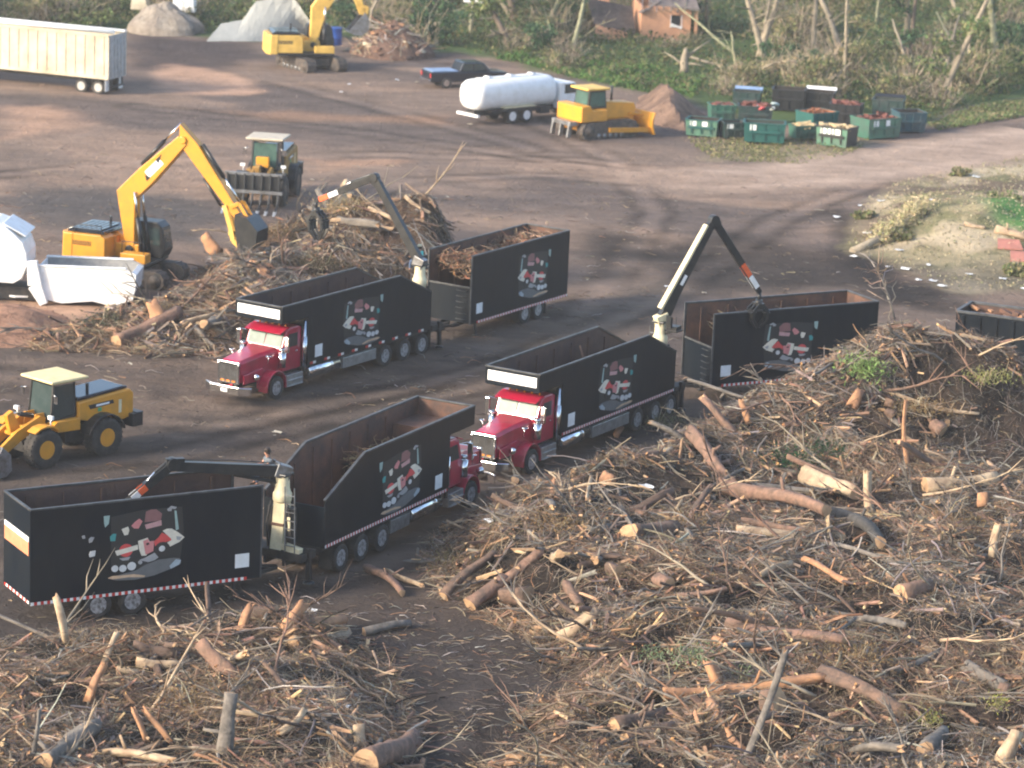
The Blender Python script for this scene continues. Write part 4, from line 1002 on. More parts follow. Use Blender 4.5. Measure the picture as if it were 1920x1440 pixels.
    d = (T - P2); pn = Vector((-d.z, 0, d.x)).normalized()
    if pn.x < 0: pn = -pn
    m = MB(); back = P2 - d.normalized() * .75 + pn * .25
    prof = [back + pn * .12, P2 + d * .12 + pn * .52, T + pn * .2, T + d.normalized() * .12, T - pn * .2, P2 + d * .3 - pn * .28, P2 - pn * .3]
    m.prism([(p.x, p.z) for p in prof], -.26, .26); st = m.build('stick', yel, t, .03)
    def cyl(a, b, name='hydraulic_cylinder', r=.11, y=0, parent=t):
        m = MB(); a, b = Vector(a), Vector(b); a.y = b.y = y; mid = a.lerp(b, .58)
        m.tube([a, mid], r, 12, 0); m.tube([mid, b], r * .55, 10, 1); return m.build(name, [DARK, CHROME], parent)
    for s in (-1, 1): cyl(P0 + Vector((.75, 0, -.15)), P1 + ang * .12 - pw * .2, y=s * .42)
    cyl(P1 + ang * .38 + pw * .62, back + pn * .05)
    cyl(P2 + d * .16 + pn * .62, T + pn * .45 - d * .12)
    # bucket linkage, bucket with teeth, thumb
    m = MB()
    for s in (-1, 1): m.bar(T - d * .12 + Vector((0, s * .28, 0)), T + pn * .5 - d * .1 + Vector((0, s * .28, 0)), .08, .2); m.bar(T + pn * .5 - d * .1 + Vector((0, s * .28, 0)), T + (B - T) * .4 + pn * .25 + Vector((0, s * .28, 0)), .08, .18)
    m.build('bucket_linkage', yel, t, .01)
    v = B - T; L = v.length; e = v.normalized(); nn = Vector((e.z, 0, -e.x))
    if nn.z > 0: nn = -nn
    pt = lambda u, w_: T + e * (u * L) + nn * (w_ * L)
    outer = [pt(-.05, -.12), pt(.35, -.30), pt(.85, -.22), pt(1.08, .12), pt(1.02, .55), pt(.85, .80)]
    inner = [pt(.82, .76), pt(.95, .5), pt(.98, .15), pt(.80, -.14), pt(.36, -.22), pt(.0, -.04)]
    m = MB(); m.prism([(p.x, p.z) for p in outer + inner], -.7, .7, 0)
    for s in (-1, 1): m.prism([(p.x, p.z) for p in outer + [pt(.05, .05)]], s * .7, s * .74, 0)
    for k in range(5): m.bar(pt(.87, .76) + Vector((0, -.6 + .3 * k, 0)), pt(.66, 1.02) + Vector((0, -.6 + .3 * k, 0)), .13, .09, 1, .08, .04)
    m.build('bucket', [DARK if yel is YEL else STEEL, STEEL], t, .01)
    if thumb:
        m = MB()
        for k in (-.3, 0, .3):
            ps = [T - d * .18 - pn * .22, T + Vector((-.35, 0, -.6)), T + Vector((-.2, 0, -1.25)), T + Vector((.25, 0, -1.6))]
            for a, b in zip(ps[:-1], ps[1:]): m.bar(a + Vector((0, k, 0)), b + Vector((0, k, 0)), .09, .24)
        m.box(T.x - .45, T.x - .2, -.34, .34, T.z - 1.0, T.z - .8); m.build('thumb', YEL_L, t, .01)
        cyl(P2 + d * .45 - pn * .42, T + Vector((-.32, 0, -.55)), r=.08)
    return t
zground(excavator('yellow excavator digging in the debris heap beside the white machine', (-19.75, 155.6, 0), R(-18), ((.1, 1.75), (-.12, 4.5), (2.95, 7.6)), (6.0, 4.0), (7.25, 3.0)))
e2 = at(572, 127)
zground(excavator('far yellow excavator working beside the pale grey pile at the treeline', (e2.x + .4, e2.y, 0), R(12), ((.1, 1.75), (.5, 4.2), (2.4, 7.2)), (3.6, 4.0), (3.7, 2.6), YEL_L, False, 1.06, R(-70)))

# ------------------------------------------------------------------ wheel loaders
def loader(label, loc, rz, sc=1.0, rake=False):
    t = thing('wheel_loader', label, 'wheel loader', loc, rz, None); t.scale = (sc,) * 3
    Y = YEL if not rake else mat('dull_yellow', (.34, .19, .04), (.22, .13, .04), .6)
    for s in (-1, 1):
        for x in (1.62, -1.5): wheel(t, x, s * 1.02, .80, .80, .62, YEL if not rake else DARK, s, .46)
    m = MB(); m.box(-2.9, .1, -.55, .55, .7, 1.35); m.box(.5, 2.2, -.5, .5, .65, 1.2); m.box(-.1, .6, -.3, .3, .7, 1.1)
    for x in (1.62, -1.5): m.tube([(x, -.8, .8), (x, .8, .8)], .2, 10)
    m.build('chassis', FRAME, t)
    m = MB()
    m.prism([(-3.25, 1.35), (-2.55, 1.25), (-.85, 1.5), (-.35, 1.62), (-.35, 2.35), (-3.05, 2.52), (-3.25, 2.35)], -.85, .85, 0)
    body = m.build('engine_body', Y, t, .06)
    m = MB(); m.prism([(-3.0, 2.53), (-.42, 2.36), (-.42, 2.52), (-2.8, 2.66), (-3.0, 2.62)], -.72, .72); m.tube([(-1.2, .35, 2.5), (-1.2, .35, 2.95)], .07, 10); m.build('engine_hood', NAVY, t, .03)
    m = MB()
    for s in (-1, 1):
        m.prism([(-2.2, 2.05), (-.95, 1.98), (-.85, 2.16), (-2.15, 2.2)], s * .851, s * .862, 0); m.prism([(-1.95, 2.07), (-1.25, 2.04), (-1.25, 2.13), (-1.95, 2.15)], s * .863, s * .868, 1)
        m.prism([(-1.55, 1.82), (-1.35, 1.82), (-1.35, 1.98), (-1.55, 1.98)], s * .851, s * .862, 2); m.prism([(-2.6, 1.6), (-2.45, 1.6), (-2.45, 2.15), (-2.6, 2.15)], s * .851, s * .858, 3)
    m.build('side_lettering', [DARK, WHITE, mat('green_decal', (.08, .35, .14)), CREAM], body)
    m = MB(); m.box(-3.55, -3.0, -1.1, 1.1, .95, 1.5); m.box(-3.58, -3.2, -1.12, 1.12, 1.5, 1.54); m.build('counterweight', DARK, t, .05)
    for s in (-1, 1):
        m = MB(); m.prism([(-.35, 1.25), (.75, 1.3), (1.0, 1.65), (.85, 1.75), (-.35, 1.75)], s * .5, s * .98, 0); m.build('cab_platform', Y, t, .03)
    for s in (-1, 1):
        a0 = np.linspace(R(15), R(165), 9)
        f = MB(); f.prism([(-1.5 + 1.0 * math.cos(a), .8 + .98 * math.sin(a)) for a in a0] + [(-1.5 + .93 * math.cos(a), .8 + .91 * math.sin(a)) for a in a0[::-1]], s * .72, s * 1.32); f.build('rear_fender', DARK, t, .02)
        f = MB(); f.prism([(1.62 + 1.0 * math.cos(a), .8 + .98 * math.sin(a)) for a in a0[2:7]] + [(1.62 + .93 * math.cos(a), .8 + .91 * math.sin(a)) for a in a0[6:1:-1]], s * .76, s * 1.3); f.build('front_fender', Y if not rake else DARK, t, .02)
        l = MB(); l.box(1.2, 1.32, s * .95, s * 1.2, 1.95, 2.1); l.tube([(1.25, s * 1.05, 1.7), (1.25, s * 1.05, 1.95)], .03, 6); l.build('headlight', WHITE, t)
        l = MB(); l.box(.98, 1.02, s * .95, s * 1.15, 2.55, 2.85); l.tube([(.95, s * .8, 2.9), (1.0, s * 1.05, 2.85)], .02, 6); l.build('mirror', CHROME, t)
    # cab: posts, glass, seat, roof
    m = MB(); m.box(-.3, .95, -.72, .72, 1.62, 1.8, 0)
    for x, x2 in ((-.3, -.25), (.95, .80)):
        for s in (-1, 1): m.bar((x, s * .69, 1.8), (x2, s * .66, 3.2), .09, .09)
    m.box(-.34, -.28, -.7, .7, 1.8, 2.2); cab = m.build('cab', DARK, t, .01)
    for s in (-1, 1):
        g = MB(); g.hexa([(-.26, s * .70, 1.85), (.90, s * .70, 1.85), (.90, s * .71, 1.85), (-.26, s * .71, 1.85), (-.22, s * .67, 3.15), (.78, s * .67, 3.15), (.78, s * .68, 3.15), (-.22, s * .68, 3.15)])
        g.build('side_window', mat('dark_clear_glass', (.035, .05, .05), rough=.06, spec=.7), cab)
    g = MB(); g.hexa([(.955, -.62, 1.85), (.955, .62, 1.85), (.965, .62, 1.85), (.965, -.62, 1.85), (.81, -.6, 3.15), (.81, .6, 3.15), (.82, .6, 3.15), (.82, -.6, 3.15)]); g.build('windscreen', GLASS_L if rake else GLASS, cab)
    m = MB(); m.box(-.75, 1.15, -1.0, 1.0, 3.32, 3.44); m.box(-.3, .85, -.7, .7, 3.2, 3.32); m.build('cab_roof', mat('pale_yellow_roof', (.72, .60, .32), (.62, .5, .25), .5) if not rake else mat('beige_roof', (.50, .44, .34), (.4, .35, .28), .6), t, .05)
    # arms
    m = MB(); tip = (3.55, .62) if not rake else (3.3, .9)
    for s in (-1, 1):
        m.prism([(1.05, 1.9), (1.35, 2.0), (2.5, 1.55), (tip[0] + .15, tip[1] + .12), (tip[0], tip[1] - .2), (2.3, 1.12), (1.1, 1.65)], s * .36, s * .52, 0)
        m.prism([(.85, 1.2), (1.6, 1.2), (1.45, 2.05), (1.0, 2.05)], s * .34, s * .28, 0)
    m.tube([(2.4, -.5, 1.35), (2.4, .5, 1.35)], .1, 10, 0); m.prism([(2.0, 1.5), (2.5, 1.35), (2.7, 2.15), (2.4, 2.3)], -.12, .12, 0); m.box(1.0, 1.8, -.28, .28, 1.2, 1.55, 0)
    m.build('lift_arm', Y, t, .02)
    m = MB(); m.tube([(1.3, 0, 1.9), (2.0, 0, 2.1)], .1, 10, 0); m.tube([(2.0, 0, 2.1), (2.5, 0, 2.2)], .05, 8, 1); m.build('hydraulic_cylinder', [DARK, CHROME], t)
    for s in (-1, 1):
        m = MB(); m.tube([(1.3, s * .42, 1.1), (2.0, s * .42, 1.15)], .08, 8, 0); m.tube([(2.0, s * .42, 1.15), (2.6, s * .42, 1.2)], .045, 8, 1); m.build('hydraulic_cylinder', [DARK, CHROME], t)
    m = MB()
    if not rake:
        pr = [(3.5, .95), (3.45, .3), (3.75, .08), (4.75, .05), (4.75, .1), (3.85, .16), (3.58, .4), (3.62, .95), (3.95, 1.25), (3.88, 1.3)]
        m.prism(pr, -1.35, 1.35, 0)
        for s in (-1, 1): m.prism([(3.5, .95), (3.45, .3), (3.75, .08), (4.75, .05), (3.92, 1.3)], s * 1.35, s * 1.39, 0)
        m.build('bucket', STEEL, t, .01)
    else:
        m.bar((3.4, -1.5, 1.95), (3.4, 1.5, 1.95), .12, .14, 1); m.bar((3.55, -1.55, 1.05), (3.55, 1.55, 1.05), .14, .16, 1); m.box(3.3, 3.4, -1.3, 1.3, 1.1, 1.9, 0)
        for k in range(7):
            y = -1.35 + k * .45
            for a, b in (((3.4, y, 1.95), (3.5, y, 1.0)), ((3.5, y, 1.0), (3.75, y, .45)), ((3.75, y, .45), (4.3, y, .16))): m.bar(a, b, .09, .16, 0)
            m.bar((4.25, y, .20), (4.62, y, .05), .17, .11, 2, .12, .06)
        m.build('rake', [DARK, STEEL, mat('worn_tooth_steel', (.5, .52, .55), rough=.3, metal=.6)], t, .01)
        q = MB(); q.box(2.05, 2.6, -.42, .42, .75, 1.35); q.box(1.2, 1.5, -.33, .33, 1.95, 2.5); q.build('front_frame', YEL, t, .03)
    return t
zground(loader('yellow wheel loader with pale cab roof on the bare dirt at the left', (-18.25, 121.5, 0), R(-132), 1.0))
zground(loader('wheel loader facing the camera with a toothed rake behind the excavator bucket', (-14.75, 179.3, 0), R(-98), 1.12, True))

# ------------------------------------------------------------------ bulldozer, tanker, pickup
def dozer():
    t = zground(thing('bulldozer', 'yellow tracked dozer with rear ripper beside the white tanker', 'bulldozer', (5.0, 207.9, 0), R(36)))
    t.scale = (1.12,) * 3
    for s in (-1, 1): track_unit(t, -2.1, 2.1, s * 1.05, .6, .52)
    m = MB(); m.box(-2.0, 2.2, -.72, .72, .5, 1.05, 0); m.prism([(-.2, 1.06), (2.35, 1.06), (2.45, 1.7), (2.3, 1.95), (-.2, 2.15)], -.55, .55, 0); m.prism([(-2.15, 1.06), (-.2, 1.06), (-.2, 1.75), (-1.3, 1.75), (-1.5, 2.05), (-2.15, 2.0)], -1.25, 1.25, 0)
    m.build('body', YEL, t, .06)
    m = MB(); m.prism([(-1.3, 1.76), (.1, 1.76), (-.02, 2.85), (-1.2, 2.85)], -.72, .72, 0); c = m.build('cab', DARK, t, .03)
    g = MB()
    for s in (-1, 1): g.prism([(-1.18, 1.9), (-.02, 1.9), (-.1, 2.75), (-1.1, 2.75)], s * .722, s * .732)
    g.hexa([(-1.315, -.6, 1.9), (-1.30, -.6, 1.9), (-1.30, .6, 1.9), (-1.315, .6, 1.9), (-1.225, -.6, 2.75), (-1.21, -.6, 2.75), (-1.21, .6, 2.75), (-1.225, .6, 2.75)])
    g.build('window', GLASS_L, c)
    m = MB(); m.box(-1.5, .2, -.9, .9, 2.87, 3.0); m.build('cab_roof', YEL_L, t, .05)
    m = MB(); m.tube([(1.2, .3, 2.0), (1.2, .3, 2.9)], .07, 10); m.build('exhaust_stack', DARK, t)
    m = MB(); pr = [(3.0, .1), (3.12, .1), (2.95, .6), (2.95, 1.0), (3.1, 1.45), (2.98, 1.45), (2.82, 1.0), (2.82, .6)]
    m.prism(pr, -1.75, 1.75, 0); m.build('blade', YEL, t, .02)
    m = MB()
    for s in (-1, 1): m.bar((-.2, s * 1.45, .55), (2.85, s * 1.45, .4), .2, .28); m.bar((1.9, s * .62, 1.35), (2.9, s * .7, 1.2), .12, .12)
    m.build('push_arm', YEL, t, .02)
    m = MB(); m.box(-2.75, -2.2, -.95, .95, .85, 1.1); m.bar((-2.1, -.5, .9), (-2.7, -.5, 1.0), .2, .25); m.bar((-2.1, .5, .9), (-2.7, .5, 1.0), .2, .25)
    for y in (-.8, 0, .8): m.bar((-2.6, y, 1.1), (-2.75, y, .15), .12, .3)
    m.build('ripper', STEEL, t, .02)
dozer()

def tanker():
    t = zground(thing('tank_truck', 'white rounded tank truck parked behind the yellow bulldozer', 'truck', (-3.3, 210.7, 0), R(42)))
    m = MB(); n = 26; rings = [(-.75, .0), (-.72, .55), (-.55, .86), (-.3, .97), (0, 1), (6.1, 1), (6.35, .95), (6.5, .6), (6.52, 0)]
    vs = []
    for x, k in rings:
        for i in range(n):
            a = 2 * math.pi * i / n; c, s_ = math.cos(a), math.sin(a)
            vs.append((x, 1.22 * k * math.copysign(abs(c) ** .75, c), 2.02 + 1.06 * k * math.copysign(abs(s_) ** .75, s_)))
    m.add(vs, [(i * n + k, i * n + (k + 1) % n, (i + 1) * n + (k + 1) % n, (i + 1) * n + k) for i in range(len(rings) - 1) for k in range(n)], 0, True)
    m.box(.2, 5.8, -.3, .3, 3.06, 3.12, 0)
    for x in (1, 3, 5): m.lathe([(.28, 0), (.28, .12), (0, .14)], (x, 0, 3.1), 'z', 14, 0)
    m.build('tank', WHITE, t)
    m = MB(); m.box(-.5, 9.2, -.45, .45, .6, .95); m.box(.4, 5.9, -1.15, 1.15, .9, 1.05); m.box(5.0, 5.9, -1.1, -.6, .5, .9); m.build('chassis', FRAME, t)
    m = MB(); m.prism([(6.75, .7), (9.3, .7), (9.35, 1.5), (8.5, 1.75), (8.2, 2.5), (6.75, 2.55)], -1.1, 1.1); m.build('cab', WHITE, t, .08)
    g = MB(); g.hexa([(8.5, -.95, 1.8), (8.5, .95, 1.8), (8.53, .95, 1.8), (8.53, -.95, 1.8), (8.22, -.95, 2.42), (8.22, .95, 2.42), (8.25, .95, 2.42), (8.25, -.95, 2.42)])
    for s in (-1, 1): g.prism([(7.2, 1.75), (8.3, 1.75), (8.1, 2.4), (7.2, 2.4)], s * 1.102, s * 1.115)
    g.build('window', GLASS, t)
    for s in (-1, 1):
        for x in (2.4, 3.7, 8.4): wheel(t, x, s * .95, .52, .52, .5, WHITE, s)
        m = MB(); m.box(1.6, 4.5, s * .75, s * 1.2, 1.1, 1.16); m.build('mud_guard', CREAM, t)
    m = MB(); m.box(-.75, -.55, -1.1, 1.1, .62, .8); m.build('rear_bumper', WHITE, t, .02)
tanker()

def pickup():
    t = zground(thing('pickup_truck', 'dark blue crew-cab pickup with a covered bed at the grass edge', 'pickup truck', (-5.8, 227.3, 0), R(24)))
    m = MB(); m.prism([(-1.6, .45), (4.6, .45), (4.65, .95), (4.4, 1.12), (3.1, 1.2), (-1.6, 1.2)], -.98, .98, 0); m.build('body', NAVY, t, .08)
    m = MB(); m.prism([(.7, 1.2), (3.25, 1.2), (2.55, 1.85), (1.0, 1.88)], -.86, .86); c = m.build('cab', NAVY, t, .08)
    g = MB()
    for s in (-1, 1): g.prism([(.95, 1.27), (1.75, 1.27), (1.75, 1.78), (1.1, 1.78)], s * .862, s * .872); g.prism([(1.85, 1.27), (2.9, 1.27), (2.45, 1.78), (1.85, 1.78)], s * .862, s * .872)
    g.hexa([(3.12, -.74, 1.3), (3.12, .74, 1.3), (3.15, .74, 1.3), (3.15, -.74, 1.3), (2.63, -.74, 1.8), (2.63, .74, 1.8), (2.66, .74, 1.8), (2.66, -.74, 1.8)]); g.build('window', GLASS, c)
    m = MB(); m.box(-1.45, .6, -.85, .85, 1.205, 1.27); m.build('bed_cover', BLUEC, t, .02)
    m = MB(); m.box(-1.72, -1.6, -.95, .95, .5, .68); m.box(4.64, 4.76, -.95, .95, .48, .7); m.build('bumper', CHROME, t, .02)
    m = MB()
    for s in (-1, 1): m.box(-1.615, -1.6, s * .8, s * .96, .8, 1.1)
    m.build('tail_light', REDP, t)
    for s in (-1, 1):
        for x in (-.35, 3.6): wheel(t, x, s * .86, .40, .40, .28, CHROME, s)
pickup()

# ------------------------------------------------------------------ long white trailer, white machine
def white_trailer():
    t = zground(thing('semi_trailer', 'long weathered white open trailer at the upper left', 'trailer', (-29.17, 216.5, 0), R(-21)))
    L, Wd, zb, zt = 14.5, 2.6, 1.13, 4.24
    m = MB()
    m.box(-L, 0, 0, .05, zb, zt); m.box(-L, 0, Wd - .05, Wd, zb, zt); m.box(-L, -L + .05, .05, Wd - .05, zb, zt); m.box(-L + .05, -.05, .05, Wd - .05, zb, zb + .08)
    for k in range(19):
        x = -.4 - k * .76; m.box(x - .045, x + .045, -.05, 0, zb + .2, zt - .1); m.box(x - .045, x + .045, Wd, Wd + .05, zb + .2, zt - .1)
    m.box(-L, 0, -.07, 0, zt - .12, zt + .04); m.box(-L, 0, Wd, Wd + .07, zt - .12, zt + .04); m.box(-L, 0, -.05, 0, zb, zb + .22)
    b = m.build('trailer_body', TRAILW, t)
    m = MB(); m.box(-.04, 0, .05, Wd - .05, zb, zt - .02)
    for y in (.3, .85, 1.3, 1.75, 2.3): m.tube([(.04, y, zb + .1), (.04, y, zt - .15)], .03, 6)
    for z in (1.6, 2.6, 3.6): m.box(0, .035, .1, Wd - .1, z - .05, z + .05)
    m.build('rear_door', mat('grey_rear_door', (.42, .42, .42), (.3, .3, .3), .6), t)  # rear doors greyer than the trailer sides
    m = MB(); m.tube([(-L + .3, 1.3, zt + .03), (-.3, 1.3, zt + .1)], .16, 10); m.bar((-L, Wd - .15, zt + .08), (0, Wd - .15, zt + .08), .3, .12); m.build('rolled_tarp', WHITE, t)
    m = MB(); m.box(-L + .6, -.2, .7, .85, .8, zb); m.box(-L + .6, -.2, 1.75, 1.9, .8, zb); m.box(-.1, .0, .3, 2.3, .5, .62); m.box(-.1, 0, .5, .6, .62, zb); m.box(-.1, 0, 2.0, 2.1, .62, zb)
    for y in (.5, 2.0): m.box(-11.2, -11.0, y, y + .12, .1, zb)
    m.build('chassis', FRAME, t)
    for y, s in ((.3, -1), (Wd - .3, 1)):
        for x in (-2.2, -.85): wheel(t, x, y, .5, .5, .55, mat('dusty_rim', (.45, .43, .4), rough=.6), s)
        m = MB(); m.box(-.28, -.26, y - .28, y + .28, .25, 1.1); m.build('mud_flap', WHITE, t)
white_trailer()

def white_machine():
    t = zground(thing('wood_grinder', 'bright white machine with a round drum and an open trough at the left edge', 'grinder', (-21.34, 148.9, 0), R(-2)))
    m = MB(); x0, x1 = -2.1, 2.75
    m.prism([(x0, .35), (-.9, .12), (.6, .3), (1.6, .1), (x1 - .15, .45), (x1, 1.1), (x1, 1.75), (x1 - .5, 1.98), (x0, 1.92)], 0, .08, 0)
    m.prism([(x0, .8), (x1 - .15, .75), (x1, 1.1), (x1, 1.75), (x1 - .5, 1.98), (x0, 1.92)], 2.3, 2.38, 1)
    m.hexa([(x1 - .4, .081, .78), (x1 - .1, .081, .78), (x1 - .1, 2.299, .78), (x1 - .4, 2.299, .78), (x1 - .25, .081, 1.8), (x1, .081, 1.7), (x1, 2.299, 1.7), (x1 - .25, 2.299, 1.8)], 0)
    m.box(x0, x1 - .4, .081, 2.299, .85, .95, 1)
    m.bar((x0, .04, 1.97), (x1 - .5, .04, 2.02), .2, .08, 0); m.bar((x0, 2.34, 1.97), (x1 - .5, 2.34, 2.02), .2, .08, 0)
    m.box(x0, x0 + .08, .081, 2.299, .95, 1.9, 0)
    m.build('trough', [WHITE, mat('dusty_grey_steel', (.25, .25, .25), (.35, .34, .32))], t, .02)
    m = MB(); m.bar((-2.35, -.06, 2.2), (-2.2, -.06, 1.0), .5, .3, 0, .7, .35, up=(0, 1, 0)); m.bar((-2.2, -.08, 1.0), (-1.75, -.08, .05), .7, .35, 0, .4, .25, up=(0, 1, 0)); m.build('discharge_spout', WHITE, t, .04)
    m = MB(); pr = [(-6.5, 1.1), (-3.3, 1.0), (-2.9, 1.25), (-2.65, 1.9), (-2.66, 2.5), (-2.85, 3.05), (-3.25, 3.45), (-3.7, 3.8), (-4.3, 4.0), (-6.5, 4.0)]; m.prism(pr, 0, 2.4); m.prism([(-3.9, 3.9), (-2.75, 3.3), (-2.7, 3.36), (-3.85, 3.97)], .2, 2.6)
    m.build('drum', WHITE, t, .18)
    m = MB(); m.box(-5.4, 2.4, .5, 1.9, .1, .74); m.build('frame', FRAME, t)
white_machine()
p = [at(x, y) for x, y in ((-14, 547), (14, 540), (56, 566), (28, 566), (-8, 560))]
m = MB(); zz = float(hgt(p[0].x + 1, p[0].y)) + .25
m.add([(q.x, q.y, zz - .04) for q in p] + [(q.x, q.y, zz + .04) for q in p], [tuple(range(5)), tuple(range(5, 10))] + [(i, (i + 1) % 5, (i + 1) % 5 + 5, i + 5) for i in range(5)])
tag(m.build('sheet_panel', WHITE), 'flat white panel lying on the orange soil at the left edge', 'panel')

# black roll-off container at the right edge
def rolloff():
    t = thing('rolloff_container', 'black open container of orange debris at the right edge', 'container', (20.65, 142.5, .1), R(-24))
    m = MB(); L, Wd, H_ = 7.0, 2.4, 2.9
    for y in (0, Wd - .06): m.box(0, L, y, y + .06, .15, H_)
    for x in (0, L - .06): m.box(x, x + .06, .061, Wd - .061, .15, H_)
    m.box(.06, L - .06, .061, Wd - .061, .15, .25)
    for k in range(9): m.box(.3 + k * .8, .42 + k * .8, -.09, 0, .2, H_ - .1)
    b = m.build('container_body', BLACK, t)
    m = MB(); m.box(-.05, L + .05, -.06, .1, H_, H_ + .1); m.box(-.05, L + .05, Wd - .1, Wd + .06, H_, H_ + .1); m.box(-.05, .1, .101, Wd - .101, H_, H_ + .1); m.build('rim_rail', RIM_BAR, b)
    m = MB(); m.box(.061, L - .061, Wd - .09, Wd - .062, .3, H_ - .02); m.build('lining', RUST, b)
    m = MB(); n = 14
    for i in range(60):
        a = Vector((random.uniform(.6, L - .8), random.uniform(.3, Wd - .3), random.uniform(1.9, 2.95))); d = Vector((random.uniform(-1, 1), random.uniform(-.5, .5), random.uniform(-.2, .3))) * random.uniform(.4, 1.0)
        m.bar(a, a + d, random.uniform(.08, .3), random.uniform(.05, .25), random.choice((0, 0, 1)))
    l = m.build('debris_load', [WOOD_O, RUST], t)
rolloff()

# ------------------------------------------------------------------ people
def person(label, loc, rz, shirt, hat, sleeve=True):
    t = thing('person', label, 'person', loc, rz)
    def skin(name, pts, edges, m, parent, lv=1, root=0):
        me = bpy.data.meshes.new(name); me.from_pydata([p[:3] for p in pts], edges, []); me.materials.append(m)
        o = bpy.data.objects.new(name, me); COL.objects.link(o); o.parent = parent
        s = o.modifiers.new('skin', 'SKIN'); s.use_smooth_shade = True
        for i, p in enumerate(pts): me.skin_vertices[0].data[i].radius = (p[3], p[4] if len(p) > 4 else p[3])
        me.skin_vertices[0].data[root].use_root = True
        o.modifiers.new('sub', 'SUBSURF').render_levels = lv; o.modifiers['sub'].levels = lv
        return o
    P = [(0, 0, .10, .13, .15), (.01, 0, .30, .115, .15), (.02, 0, .48, .12, .17), (.03, 0, .57, .075, .08), (.04, 0, .64, .055), (.06, 0, .71, .085), (.065, 0, .79, .10), (.05, 0, .87, .07)]
    E = [(i, i + 1) for i in range(7)]
    P.append((.165, 0, .745, .018)); E.append((6, 8))
    for s in (-1, 1):
        k = len(P); P += [(.05, s * .10, .09, .10), (.42, s * .13, .12, .072), (.46, s * .13, -.12, .052), (.46, s * .13, -.34, .04), (.60, s * .14, -.38, .035)]; E += [(0, k)] + [(k + i, k + i + 1) for i in range(4)]
        k = len(P); P += [(.02, s * .20, .53, .062), (.14, s * .25, .30, .046), (.36, s * .17, .30, .034), (.44, s * .15, .30, .036, .02)]; E += [(2, k)] + [(k + i, k + i + 1) for i in range(3)]
        h = k + 3
        for j, (dy, ln) in enumerate(((-.03, .07), (-.01, .085), (.01, .08), (.03, .06))):
            q = len(P); P += [(.44 + ln * .5, s * .15 + dy, .305, .009), (.44 + ln, s * .15 + dy, .275, .008)]; E += [(h, q), (q, q + 1)]
        q = len(P); P += [(.41, s * .15 - s * .04, .32, .011), (.45, s * .15 - s * .055, .315, .009)]; E += [(k + 2, q), (q, q + 1)]
    body = skin('body', P, E, SKIN, t)
    Q = [(0, 0, .12, .15, .175), (.01, 0, .30, .135, .165), (.02, 0, .49, .135, .185), (.03, 0, .57, .085, .09)]; E = [(0, 1), (1, 2), (2, 3)]
    for s in (-1, 1): k = len(Q); Q += [(.02, s * .21, .53, .075), (.09, s * .24, .40, .066)]; E += [(2, k), (k, k + 1)]
    skin('shirt', Q, E, shirt, t)
    Q = [(0, 0, .09, .145, .17)]; E = []
    for s in (-1, 1): k = len(Q); Q += [(.06, s * .10, .09, .112), (.42, s * .13, .12, .085), (.46, s * .13, -.12, .07), (.46, s * .13, -.30, .06)]; E += [(0, k)] + [(k + i, k + i + 1) for i in range(3)]
    skin('trousers', Q, E, JEANS, t)
    for s in (-1, 1):
        m = MB(); m.hexa([(.40, s * .13 - .05, -.42), (.66, s * .14 - .05, -.42), (.66, s * .14 + .05, -.42), (.40, s * .13 + .05, -.42), (.42, s * .13 - .045, -.31), (.62, s * .14 - .04, -.35), (.62, s * .14 + .04, -.35), (.42, s * .13 + .045, -.31)]); m.build('boot', HAIR, t, .02)
        m = MB(); m.lathe([(.0, 0), (.012, .004), (.0, .012)], (.152, s * .035, .795), 'x', 8); m.build('eye', HAIR, t)
    m = MB(); m.lathe([(.118, 0), (.112, .06), (.08, .105), (0, .12)], (.05, 0, .815), 'z', 18); m.hexa([(.12, -.075, .815), (.25, -.06, .80), (.25, .06, .80), (.12, .075, .815), (.12, -.075, .832), (.25, -.06, .812), (.25, .06, .812), (.12, .075, .832)])
    m.build('cap', hat, t)
    m = MB(); m.lathe([(.10, -.07), (.112, 0), (.112, .04)], (.035, 0, .79), 'z', 16); m.build('hair', HAIR, t)
    return t
def seat_world(root, Lb):
    ped = [c for c in root.children if c.name.startswith('loader_crane')][0]
    s = [c for c in ped.children if c.name.startswith('operator_seat')][0]
    v = [Vector(x.co) for x in s.data.vertices[8:16]]
    c = sum(v, Vector()) / 8
    th = root.rotation_euler.z
    return root.location + Matrix.Rotation(th, 3, 'Z') @ Vector((c.x, c.y, max(q.z for q in v)))
c = seat_world(T1, 0); person('operator in a teal shirt and pale cap on the farthest truck\'s crane seat', c, R(150), TEAL, CREAM)
c = seat_world(T3, 0); person('operator in a grey shirt and dark cap on the nearest truck\'s crane', c, R(205), GREYC, HAIR)

